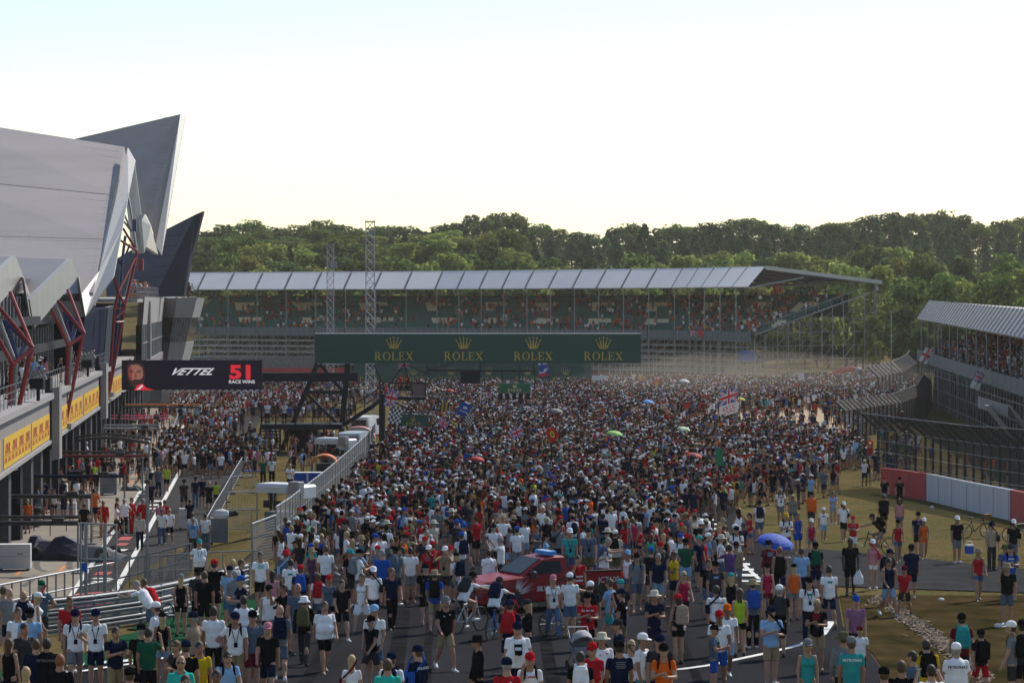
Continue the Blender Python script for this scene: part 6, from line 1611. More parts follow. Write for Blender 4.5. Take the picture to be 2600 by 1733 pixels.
def person_mesh(name, p, h):
    fem, fat, hi = p.get('fem', False), p.get('fat', 1.0), h < 0.025
    J, up, hw, sw = joints(p)
    pts = np.array([J[k] for k in J if not (isinstance(k, tuple) and k[0] == 'hd')])
    lo = pts.min(0) - np.array([0.26, 0.26, 0.14]); hi_ = pts.max(0) + np.array([0.26, 0.26, 0.24])
    lo[2] = max(lo[2], -0.06) if not p.get('sit') else lo[2]
    n = np.ceil((hi_ - lo) / h).astype(int) + 1
    g = np.stack(np.meshgrid(*[lo[i] + h * np.arange(n[i]) for i in range(3)], indexing='ij'), -1).astype(np.float32)
    # skin
    hd = J['head']
    skin = _ell(g, hd, (0.077, 0.096, 0.118))
    skin = _smin(skin, _ell(g, hd + np.array([0, -0.035, -0.06]), (0.055, 0.06, 0.06)), 0.03)
    skin = _smin(skin, _cap(g, J['nb'], J['nt'], 0.06, 0.054), 0.03)
    if hi:
        skin = np.minimum(skin, _cap(g, hd + np.array([0, -0.095, 0.015]), hd + np.array([0, -0.112, -0.025]), 0.011, 0.017))
        for s in (-1, 1):
            skin = np.minimum(skin, _ell(g, hd + np.array([s * 0.08, 0.005, -0.01]), (0.014, 0.022, 0.034)))
    skin = _smin(skin, _cap(g, J['chest'], J['nb'], 0.10, 0.07, 0.7), 0.05)
    for i, s in enumerate((-1, 1)):
        a = 0.85 if fem else 1.0
        arm = _smin(_cap(g, J['sh', i], J['elb', i], 0.054 * a, 0.042 * a), _cap(g, J['elb', i], J['wr', i], 0.043 * a, 0.028 * a), 0.02)
        palm = _cap(g, J['wr', i], J['wr', i] + 0.09 * J['hd', i], 0.027, 0.036, 0.75)
        skin = _smin(skin, _smin(arm, palm, 0.015), 0.02)
        lg = _smin(_cap(g, J['hip', i], J['knee', i], 0.082, 0.056), _cap(g, J['knee', i], J['ank', i], 0.055, 0.036), 0.03)
        calf = 0.5 * (J['knee', i] + J['ank', i]) * 1.0 + np.array([0, 0.015, 0.06])
        lg = _smin(lg, _ell(g, calf, (0.052, 0.058, 0.12)), 0.04)
        skin = _smin(skin, lg, 0.02)
    # top
    tf = fat
    wr_ = (0.125 if fem else 0.150) * tf
    ch_ = (0.150 if fem else 0.178) * (0.5 + 0.5 * tf)
    top = _cap(g, up(0, 0, 0.93) + (J['pel'] - up(0, 0, 0.95)), J['waist'], (0.160 if fem else 0.172) * tf, wr_, 0.64 * min(1.3, tf))
    top = _smin(top, _cap(g, J['waist'], J['chest'], wr_, ch_, 0.66 * min(1.25, tf)), 0.05)
    if fat > 1.1:
        top = _smin(top, _ell(g, J['waist'] + np.array([0, -0.07, 0.0]), (0.18 * tf, 0.15, 0.17)), 0.05)
    top = _smin(top, _cap(g, J['chest'], J['nb'] - np.array([0, 0, 0.02]), ch_ * 0.9, 0.075, 0.66), 0.05)
    for i, s in enumerate((-1, 1)):
        if fem: top = _smin(top, _ell(g, J['chest'] + np.array([s * 0.07, -0.085, -0.02]), (0.06, 0.06, 0.062)), 0.03)
        if p.get('sleeve', 0.55) > 0:
            e = J['sh', i] + (J['elb', i] - J['sh', i]) * min(1.0, p.get('sleeve', 0.55))
            sl_ = _cap(g, J['sh', i], e, 0.060 * (0.88 if fem else 1), 0.055 * (0.88 if fem else 1))
            ax = J['elb', i] - J['sh', i]; ax = ax / np.linalg.norm(ax)
            sl_ = np.maximum(sl_, ((g - e) @ ax.astype(np.float32)) - 0.005)
            if p.get('sleeve', 0.55) > 1:
                sl_ = np.minimum(sl_, _cap(g, J['elb', i], J['wr', i], 0.056, 0.042))
            top = _smin(top, sl_, 0.03)
        else:
            top = np.minimum(top, _cap(g, J['chest'] + np.array([s * 0.10, 0, 0.06]), J['sh', i] + np.array([-s * 0.07, 0, 0.035]), 0.05, 0.03))
    dn = up(0, 0, 0.86) + (J['pel'] - up(0, 0, 0.95)); axu = (J['chest'] - J['pel']); axu = axu / np.linalg.norm(axu)
    top = np.maximum(top, -((g - dn) @ axu.astype(np.float32)) + p.get('hem', 0.0))
    neck = J['nb'] + np.array([0, -0.05, 0.01])
    top = np.maximum(top, -_ell(g, neck, (0.085, 0.09, 0.075 if not fem else 0.11)) )
    # bottom
    bot = _cap(g, J['pel'] + np.array([-0.042, 0, -0.01]), J['pel'] + np.array([0.042, 0, -0.01]), 0.108 * (0.6 + 0.4 * tf), 0.108 * (0.6 + 0.4 * tf), 0.86)
    kind = p.get('bottom', 'shorts')
    for i, s in enumerate((-1, 1)):
        hipk = J['knee', i] - J['hip', i]
        if kind == 'trousers':
            l = _smin(_cap(g, J['hip', i], J['knee', i], 0.090, 0.070), _cap(g, J['knee', i], J['ank', i], 0.070, 0.060), 0.03)
        elif kind == 'dress':
            l = _cap(g, J['hip', i], J['hip', i] + hipk * 0.72, 0.10, 0.105)
        else:
            k = p.get('leg', 0.84)
            e = J['hip', i] + hipk * k; ax = hipk / np.linalg.norm(hipk)
            l = _cap(g, J['hip', i], e, 0.087, 0.084 if not fem else 0.078)
            l = np.maximum(l, ((g - e) @ ax.astype(np.float32)))
        bot = _smin(bot, l, 0.04 if kind != 'dress' else 0.12)
    if kind == 'dress':
        bot = np.maximum(bot, -(g[..., 2] - (J['hip', 0][2] - 0.33)))
    bot = np.maximum(bot, ((g - (dn + (p.get('hem', 0.0) + 0.012) * axu)) @ axu.astype(np.float32)))
    # shoes
    shoe = None
    for i, s in enumerate((-1, 1)):
        a, t = J['ank', i], J['toe', i]
        heel = a + np.array([0, 0.03, -0.045]); dd = t - heel
        q = np.minimum(_cap(g, heel, t, 0.043, 0.040), _cap(g, a + np.array([0, 0.01, -0.01]), heel, 0.045, 0.045))
        if not p.get('sit'): q = np.maximum(q, -(g[..., 2] - min(0.0, 0.0)) + 0.0)
        shoe = q if shoe is None else np.minimum(shoe, q)
    # hair
    hs = _ell(g, hd + np.array([0, 0.012, 0.012]), (0.087, 0.104, 0.122))
    fy, fz = hd[1], hd[2]
    hl = np.maximum(hs, -(g[..., 2] - (fz + 0.03)) - 0.9 * (g[..., 1] - (fy - 0.07)))
    hl = np.maximum(hl, -(g[..., 2] - (fz - 0.085)))
    if p.get('long'):
        q = _cap(g, hd + np.array([0, 0.055, 0.02]), hd + np.array([0, 0.085, -0.22]), 0.085, 0.06, 0.7)
        hl = _smin(hl, q, 0.03)
    if p.get('bald'): hl = hl + 1.0
    parts = [skin, hl, top, bot, shoe]
    names_ = 5
    if hi:
        eye = None
        if p.get('shades', True):
            eye = _cap(g, hd + np.array([-0.055, -0.088, 0.012]), hd + np.array([0.055, -0.088, 0.012]), 0.019, 0.019)
        else:
            for s in (-1, 1):
                q = _ell(g, hd + np.array([s * 0.032, -0.089, 0.01]), (0.018, 0.012, 0.011)); eye = q if eye is None else np.minimum(eye, q)
        mouth = _cap(g, hd + np.array([-0.02, -0.086, -0.062]), hd + np.array([0.02, -0.086, -0.062]), 0.011, 0.011)
        parts += [eye, mouth]
    if p.get('cap'):
        c = _ell(g, hd + np.array([0, 0.01, 0.03]), (0.095, 0.112, 0.112))
        c = np.maximum(c, -(g[..., 2] - (fz + 0.035)))
        c = np.minimum(c, _ell(g, hd + np.array([0, -0.12, 0.045]), (0.075, 0.085, 0.03)))
        while len(parts) < 7: parts.append(np.full_like(skin, 9.0))
        parts.append(c)
    if p.get('pack'):
        c = _cap(g, J['chest'] + np.array([0, 0.17, 0.03]), J['waist'] + np.array([0, 0.18, 0]), 0.12, 0.13, 0.6)
        while len(parts) < 8: parts.append(np.full_like(skin, 9.0))
        parts.append(c)
    S = np.stack(parts)
    V = S.min(0)
    verts, faces = _nets(V, lo, h)
    cen = verts[faces].mean(1)
    ii = np.clip(((cen - lo) / h + 0.5).astype(int), 0, np.array(V.shape) - 1)
    lab = S[:, ii[:, 0], ii[:, 1], ii[:, 2]].argmin(0)
    fv, ff, fl = verts.tolist(), faces.tolist(), lab.tolist()
    if hi:      # five fingers on each hand
        mb = MB()
        for i, s in enumerate((-1, 1)):
            d = Vector(J['hd', i]).normalized(); w = Vector(J['wr', i])
            side = d.cross(Vector((1, 0, 0)) if abs(d.x) < 0.8 else Vector((0, 0, 1))).normalized()   # across the knuckles
            nrm = side.cross(d).normalized()
            if nrm.x * s > 0: nrm = -nrm
            for k, (o, ln) in enumerate(((-0.027, 0.060), (-0.009, 0.072), (0.009, 0.068), (0.026, 0.052))):
                a = w + d * 0.092 + side * o
                b = a + d * ln * 0.55 + nrm * ln * 0.15; c = b + d * ln * 0.35 + nrm * ln * 0.4
                mb.tube(a, b, 0.0095, 4, 0, 0.009); mb.tube(b, c, 0.009, 4, 0, 0.007)
            a = w + d * 0.035 - side * 0.028; b = a + d * 0.035 - side * 0.03 + nrm * 0.012; c = b + d * 0.03 + nrm * 0.012
            mb.tube(a, b, 0.012, 4, 0, 0.011); mb.tube(b, c, 0.011, 4, 0, 0.008)
        o = len(fv); fv += mb.v; ff += [tuple(q + o for q in f) for f in mb.f]; fl += [0] * len(mb.f)
    me = bpy.data.meshes.new(name)
    me.from_pydata(fv, [], ff)
    me.polygons.foreach_set('material_index', fl)
    me.polygons.foreach_set('use_smooth', [True] * len(ff))
    me.update()
    return me, J

DOWN = (5, 9, 12, 4)
POSES = {
    'stand':  dict(th=(4, -3), kn=(3, 2), arm=(DOWN, (8, 9, 18, 8))),
    'walk':   dict(th=(24, -16), kn=(6, 14), arm=((-20, 8, 14, 4), (22, 8, 24, 6))),
    'stride': dict(th=(-14, 26), kn=(30, 8), arm=((22, 8, 30, 6), (-18, 8, 12, 4))),
    'phone':  dict(th=(6, -5), kn=(6, 4), arm=((28, 8, 82, 38), (24, 8, 74, 34))),
    'photo':  dict(th=(3, -4), kn=(3, 3), arm=((72, 22, 76, 30), (72, 22, 76, 30))),
    'hip':    dict(th=(3, -3), kn=(2, 6), arm=((-14, 38, 40, 62), DOWN)),
    'oneup':  dict(th=(3, -3), kn=(2, 6), arm=((58, 12, 112, 18), DOWN)),
    'lean':   dict(th=(10, -8), kn=(4, 2), lean=42, arm=((62, 12, 34, 14), (66, 14, 30, 14))),
    'ride':   dict(th=(74, 40), kn=(80, 46), lean=38, sit=1, hipz=0.98, arm=((72, 10, 6, 2), (72, 10, 6, 2))),
    'sit':    dict(th=(84, 80), kn=(86, 78), lean=10, sit=1, hipz=0.52, arm=((30, 8, 62, 20), (26, 8, 60, 18))),
}
# ---------------------------------------------------------------- people in view one by one
SKIN = [mat('skin_%d' % i, c, 0.55, 0.06, 6.0, spec=0.35) for i, c in enumerate(((.36, .20, .135), (.30, .16, .105), (.40, .235, .165), (.20, .105, .065), (.34, .165, .115), (.06, .034, .024)))]
HAIR = {k: mat('hair_' + k, c, 0.6, 0.2, 30.0, 0.4, 60) for k, c in dict(dark=(.025, .016, .012), brown=(.075, .04, .02), blonde=(.42, .29, .14), grey=(.25, .24, .23), ginger=(.22, .07, .02)).items()}
DYE = dict(white=(.80, .80, .83), black=(.009, .009, .011), navy=(.009, .014, .04), red=(.42, .016, .025), grey=(.18, .19, .21), charcoal=(.035, .036, .042), blue=(.02, .08, .36), lightblue=(.24, .42, .66), teal=(.03, .30, .30), green=(.012, .09, .05), lime=(.42, .55, .04), yellow=(.60, .40, .02), orange=(.66, .12, .015), maroon=(.13, .015, .03), mauve=(.26, .12, .22), pink=(.55, .22, .28), crimson=(.38, .015, .06), khaki=(.30, .23, .14), tan=(.36, .27, .20), cream=(.56, .50, .40), denim=(.07, .13, .24), paledenim=(.22, .32, .44), slate=(.085, .12, .17), purple=(.12, .06, .18), turquoise=(.03, .45, .36), floral=(.10, .05, .09), olive=(.10, .10, .05))
CLOTH = {k: mat('fabric_' + k, c, 0.9, 0.14, 5.0, 0.35, 22, spec=0.0) for k, c in DYE.items()}
WORD_ = dict(lightblue='light blue', paledenim='pale denim', floral='dark floral')
wd = lambda c: WORD_.get(c, c)
EYE, LIP = mat('eyes_dark', (.012, .012, .014), .25, 0), mat('lips', (.30, .10, .09), .5, 0)
SHOE = [mat('shoe_dark', (.02, .02, .022), .6, .1), mat('shoe_white', (.55, .55, .56), .6, .1), mat('sandal_tan', (.22, .13, .08), .7, .1)]
VAR = {
    'ms': ('stand', dict(shades=False)), 'mst': ('stand', dict(bottom='trousers')), 'mw': ('walk', dict()), 'mv': ('stride', dict(shades=False)), 'mwt': ('walk', dict(bottom='trousers', shades=False)),
    'mp': ('phone', dict(shades=False)), 'mf': ('photo', dict(shades=False)), 'mh': ('hip', dict()), 'mo': ('oneup', dict(shades=False)), 'ml': ('lean', dict(shades=False)), 'mr': ('ride', dict(shades=False)),
    'mb': ('stand', dict(fat=1.28)), 'mbw': ('walk', dict(fat=1.22, shades=False)), 'mbt': ('hip', dict(fat=1.2, bottom='trousers', shades=False)), 'jk': ('stand', dict(bottom='trousers', sleeve=1.2, shades=False)), 'jw': ('stride', dict(bottom='trousers', sleeve=1.2, shades=False)),
    'mk': ('stride', dict(sleeve=0, fat=1.05)), 'fs': ('stand', dict(fem=1, long=1, sleeve=0, leg=.5)), 'fw': ('walk', dict(fem=1, long=1, sleeve=0, leg=.5)), 'ft': ('stride', dict(fem=1, long=1, bottom='trousers')), 'fd': ('walk', dict(fem=1, long=1, sleeve=0, bottom='dress', shades=False)),
    'fv': ('stride', dict(fem=1, long=1, leg=.6, shades=False)), 'fp': ('phone', dict(fem=1, long=1, leg=.55)),
}
TOPWORD = dict(fs='vest top', fw='vest top', fd='dress', mk='vest', jk='long-sleeved top', jw='long-sleeved top')
BOTWORD = {k: ('trousers' if v[1].get('bottom') == 'trousers' else 'shorts') for k, v in VAR.items()}
_cache = {}
def variant(k):
    if k not in _cache:
        pose, ex = VAR[k]; p = dict(POSES[pose]); p.update(ex)
        me, J = person_mesh('person', p, 0.0175)
        for m in (SKIN[0], HAIR['dark'], CLOTH['white'], CLOTH['navy'], SHOE[0], EYE, LIP): me.materials.append(m)
        _cache[k] = (me, J)
    return _cache[k]
# hats and bags: shared shapes placed on the figure
def _hatmesh():
    H = {}
    mb = MB(); mb.lathe((0, .01, .045), [(.096, -.02), (.098, .03), (.085, .075), (.05, .102), (.005, .11)], 14, 0, 1.0, 1.16)
    br = [Vector((.085 * math.cos(R_(a)), -.06 - .125 * math.sin(R_(a)), .028 - .018 * math.sin(R_(a)))) for a in range(0, 181, 20)]
    mb.prism(br, (0, 0, .012)); mb.ball((0, .01, .157), .012); H['cap'] = mb
    mb = MB(); mb.lathe((0, .01, .03), [(.19, -.018), (.19, -.008), (.105, .012), (.10, .09), (.085, .115), (.01, .12)], 18, 0, 1.0, 1.08); H['hat'] = mb
    mb = MB(); mb.lathe((0, .01, .03), [(.155, -.045), (.16, -.035), (.105, .01), (.10, .085), (.07, .105), (.01, .11)], 16, 0, 1.0, 1.08); H['bucket'] = mb
    return H
_HM = _hatmesh(); HATME = {}
def hat_mesh(kind, col):
    key = (kind, col)
    if key not in HATME:
        mb = MB(); mb.v, mb.f, mb.m = list(_HM[kind].v), list(_HM[kind].f), list(_HM[kind].m); HATME[key] = mb.mesh(kind, CLOTH[col], True)
    return HATME[key]
def bag_mesh(kind, col):
    key = (kind, col)
    if key not in HATME:
        mb = MB()
        if kind == 'backpack':
            secs = [(-.26, .13, .05), (-.22, .155, .085), (-.02, .155, .09), (.14, .135, .075), (.21, .09, .04)]
            mb.loft([[Vector((w * c, d * s_, z)) for c, s_ in ((-1, -.8), (-.8, -1), (.8, -1), (1, -.8), (1, .6), (.75, 1), (-.75, 1), (-1, .6))] for z, w, d in secs])
            mb.bbox((0, .10, -.12), (.2, .07, .18), 0, 0, .02)
            for s in (-1, 1):
                pts = [Vector((s * .09, -.06, .16)), Vector((s * .10, -.17, .23)), Vector((s * .105, -.26, .17)), Vector((s * .115, -.285, .0)), Vector((s * .145, -.20, -.16)), Vector((s * .13, -.06, -.2))]
                mb.loft([[p + Vector((-.022, 0, 0)), p + Vector((.022, 0, 0)), p + Vector((.022, -.012, .005)), p + Vector((-.022, -.012, .005))] for p in pts])
        elif kind == 'shoulder bag':
            mb.bbox((.22, -.02, -.12), (.10, .26, .22), 0, 0, .03)
            pts = [Vector((.2, -.10, -.02)), Vector((.08, -.16, .15)), Vector((-.10, -.12, .34)), Vector((-.12, .02, .36)), Vector((-.04, .15, .2)), Vector((.18, .12, -.02))]
            mb.loft([[p + Vector((-.015, 0, -.012)), p + Vector((.015, 0, .012)), p + Vector((.015, -.008, .016)), p + Vector((-.015, -.008, -.008))] for p in pts])
        elif kind == 'lanyard':
            for s in (-1, 1): mb.loft([[Vector((s * .075, -.05, .13)) + Vector((-.008, 0, 0)), Vector((s * .075, -.05, .13)) + Vector((.008, 0, 0))], [Vector((s * .06, -.135, .04)) + Vector((-.008, 0, 0)), Vector((s * .06, -.135, .04)) + Vector((.008, 0, 0))], [Vector((s * .01 - .008, -.155, -.16)), Vector((s * .01 + .008, -.155, -.16))]], 0, False, False)
            mb.box((0, -.158, -.21), (.075, .006, .10))
        elif kind == 'camera':
            mb.bbox((0, -.17, -.12), (.14, .07, .09), 0, 0, .01); mb.tube((0, -.2, -.12), (0, -.29, -.13), .04, 8)
            for s in (-1, 1): mb.tube((s * .07, -.15, -.09), (s * .075, -.06, .13), .008, 4)
        elif kind == 'carrier bag':
            mb.loft([[Vector((w * math.cos(a), w * .55 * math.sin(a), z)) for a in [i * math.pi / 4 for i in range(8)]] for z, w in ((-.52, .06), (-.48, .15), (-.28, .15), (-.14, .08), (0, .02))])
        HATME[key] = mb.mesh(kind.replace(' ', '_'), CLOTH[col], False)
    return HATME[key]

PEOPLE, USED = [], {}
PRINTS = {(1819, 1489): ('PETRONAS', 'navy', 1), (119, 1626): ('PETRONAS', 'grey', 1), (2162, 1622): ('PETRONAS', 'white', 1), (2428, 1638): ('PETRONAS', 'navy', 1), (2566, 1385): ('adidas', 'white', -1), (1491, 1508): ('Santander', 'white', -1), (1345, 1662): ('Canada', 'red', -1), (1062, 1644): ('FINLAND', 'white', 1)}
PRME = {}
def print_mesh(kind, col):
    if (kind, col) not in PRME:
        mb = MB()
        if isinstance(kind, str): put(mb, text_polys(kind, 1.0, 0, .02), (0, 0, 0), (1, 0, 0), (0, 0, 1), .075)
        elif kind == 0: mb.add([(-.07, 0, -.03), (.07, 0, -.03), (.07, 0, .03), (-.07, 0, .03)], [(0, 1, 2, 3)])
        elif kind == 1:
            for k in range(4): w = .10 - .02 * (k % 2); mb.add([(-w, 0, .06 - .035 * k), (w, 0, .06 - .035 * k), (w, 0, .078 - .035 * k), (-w, 0, .078 - .035 * k)], [(0, 1, 2, 3)])
        else: mb.add([(.05, 0, .03), (.085, 0, .03), (.085, 0, .055), (.05, 0, .055)], [(0, 1, 2, 3)]); mb.add([(-.09, 0, .0), (-.05, 0, .0), (-.05, 0, .02), (-.09, 0, .02)], [(0, 1, 2, 3)])
        PRME[kind, col] = mb.mesh('shirt_print', CLOTH[col])
    return PRME[kind, col]
def place_of(px, py, Y):
    if px < 660 and Y > 104 and py < 1400: return 'in the pit lane'
    if px < 680 and py < 1535: return 'at the guardrail'
    if py > 1640: return 'at the bottom edge'
    if px < 340: return 'in the lower left corner'
    if px < 700: return 'on the green verge'
    if 1900 < px and 1405 < py + 110 < 1500 and px > 2120: return 'on the side road'
    if px > 2150: return 'on the dry grass'
    if 1760 < px < 2150 and py < 1330: return 'at the edge of the grass'
    if 1760 < px < 2150: return 'right of the hatched marking' if px > 1930 else 'near the hatched marking'
    if 1150 < px < 1640 and 1340 < py < 1430: return 'behind the red truck'
    if 1150 < px < 1640 and py >= 1430: return 'in front of the red truck'
    if px < 1150 and py < 1420: return 'near the end of the mesh fence'
    if px < 1150: return 'left of the red truck'
    return 'beyond the red truck'
def facing_word(a):
    a = (a + 180) % 360 - 180
    return 'facing the camera' if abs(a) < 50 else ('seen from behind' if abs(a) > 130 else ('facing right' if a > 0 else 'facing left'))
prnd = random.Random(77)
def person(px, py, a, k, top, bot, hat=None, ex=(), hgt=None, hair=None, skin=None, Y=None, z=None, shoe=None, note=None, lab=None):
    """head top at pixel (px, py); a = direction faced in degrees (0 camera, 90 right, 180 away)"""
    me, J = variant(k)
    fem = VAR[k][1].get('fem', False)
    hgt = hgt or (1.66 if fem else 1.76) + prnd.uniform(-.05, .05)
    sc_ = hgt / 1.755
    if k == 'mr': head = J['head'][2] + .12
    elif k == 'ml': head = J['head'][2] + .12
    else: head = J['head'][2] + .118
    if Y is None:
        lo, hi = 45.0, 420.0
        for _ in range(45):
            m = .5 * (lo + hi); x = (px - CX) / F * m; hz_ = gz(x, m) + head * sc_; s_ = HY - (hz_ - CH) * F / m
            if s_ > py: lo = m
            else: hi = m
        Y = lo
    x = (px - CX) / F * Y
    zz = gz(x, Y) if z is None else z
    o = bpy.data.objects.new('person', me); COL.objects.link(o)
    # put the head, not the hips, on the mark when the figure leans
    off = Matrix.Rotation(R_(a), 3, 'Z') @ Vector((J['head'][0] * sc_, J['head'][1] * sc_, 0)) if k in ('ml', 'mr') else Vector()
    o.location = (x - off.x, Y - off.y, zz + .03); o.scale = (sc_ * prnd.uniform(.96, 1.05), sc_, sc_); o.rotation_euler = (0, 0, R_(a))
    hr = hair or prnd.choice(['dark', 'brown', 'brown', 'grey'] if not fem else ['brown', 'dark', 'blonde', 'blonde'])
    sk = SKIN[skin if skin is not None else prnd.choice((0, 0, 1, 2, 2, 4))]
    tm = CLOTH[top] if top != 'skin' else sk
    mats = (sk, sk if hr == 'bald' else HAIR[hr], tm, CLOTH[bot] if k != 'fd' else tm, SHOE[shoe if shoe is not None else prnd.randrange(3)])
    for i, m in enumerate(mats):
        o.material_slots[i].link = 'OBJECT'; o.material_slots[i].material = m
    hd = Vector(J['head']); chest = Vector(J['chest'])
    if hat:
        kind, col = hat if isinstance(hat, tuple) else ('cap', hat)
        h = bpy.data.objects.new('cap' if kind == 'cap' else 'hat', hat_mesh(kind, col)); COL.objects.link(h); h.parent = o; h.location = hd
        if k in ('ml', 'mr'): h.rotation_euler = (R_(12), 0, 0)
    pr = PRINTS.get((px, py)); fatq = VAR[k][1].get('fat', 1.0)
    if pr is None and k in ('ms', 'mw', 'mv', 'mp', 'mh', 'mst', 'mb', 'mbw', 'mo') and top != 'skin' and prnd.random() < .5:
        pr = (prnd.randrange(3), prnd.choice(('white', 'lightblue', 'red', 'grey')) if top in ('black', 'navy', 'charcoal', 'green', 'maroon', 'blue', 'red') else prnd.choice(('navy', 'black', 'red', 'teal')), prnd.choice((-1, -1, 1)))
    if pr and not any(e[0] == 'backpack' and pr[2] == 1 for e in ex):
        q = bpy.data.objects.new('shirt_print', print_mesh(pr[0], pr[1])); COL.objects.link(q); q.parent = o
        q.location = chest + Vector((0, pr[2] * (.66 * min(1.25, fatq) * .178 * (.5 + .5 * fatq) + .008), .015)); q.rotation_euler = (0, 0, 0 if pr[2] < 0 else math.pi)
        if k == 'jk': q.location.y += .004 * pr[2]
    exw = []
    for e in ex:
        kind, col = e
        b = bpy.data.objects.new(kind.replace(' ', '_'), bag_mesh(kind, col)); COL.objects.link(b); b.parent = o
        fat = VAR[k][1].get('fat', 1.0)
        if kind == 'backpack':
            b.location = chest + Vector((0, .195 * fat, 0)); b.scale = (1.0, 1.0 + .25 * (fat - 1), 1.0)
            if k == 'mr': b.rotation_euler = (R_(38), 0, 0); b.location = chest + Vector((0, .10, .13))
        elif kind == 'carrier bag': w = J['wr', 1]; b.location = Vector(w) + Vector((0, 0, -.06))
        else: b.location = chest + Vector((0, -.01 - .10 * (fat - 1), 0)); b.scale = (1, 1 + .6 * (fat - 1), 1)
        exw.append('%s %s' % (wd(col), kind))
    if lab is None and not hat and not ex and hair is None:
        for alt in ('brown', 'dark', 'grey', 'blonde', 'ginger'):
            t_ = (top, bot, TOPWORD.get(k), BOTWORD[k], alt, px < 660 and Y > 104)
            if t_ not in USED: break
        USED[t_] = 1; hr = alt; o.material_slots[1].material = HAIR[hr]
    if lab is None:
        tw = TOPWORD.get(k, 't-shirt'); bw = BOTWORD[k]
        base = 'person in %s %s' % (wd(top), tw) if top != 'skin' else 'bare-chested person'
        if k != 'fd': base += (' and ' if top != 'skin' else ' in ') + '%s %s' % (wd(bot), bw)
        if top == bot and k in ('jk', 'jw'): base = 'person in %s overalls' % wd(top)
        opts = []
        if hat: opts.append('%s %s' % (wd(hat[1]) if isinstance(hat, tuple) else wd(hat), (hat[0] if isinstance(hat, tuple) else 'cap').replace('bucket', 'bucket hat').replace('hat hat', 'hat')))
        opts += exw[:1]
        if not opts and hr != 'bald': opts.append('%s hair' % hr)
        if hr == 'bald' and not hat: opts.append('bald head')
        base += ' with ' + ' and '.join(opts) if opts else ''
        lab = base + ' ' + (note or place_of(px, py, Y))
        while len(lab.split()) > 16: lab = ' '.join(lab.split()[:-1])
        if lab in USED:
            l2 = base + ', ' + facing_word(a) + ' ' + (note or place_of(px, py, Y))
            if len(l2.split()) <= 16: lab = l2
    USED[lab] = USED.get(lab, 0) + 1
    tag(o, lab, 'person', 'people in the near part of the crowd' if not (px < 660 and Y > 104) else 'people in the pit lane')
    PEOPLE.append((o.location.x, o.location.y, o))
    return o
BP = lambda c='black': ('backpack', c)
SB = lambda c='black': ('shoulder bag', c)
LN = ('lanyard', 'navy')
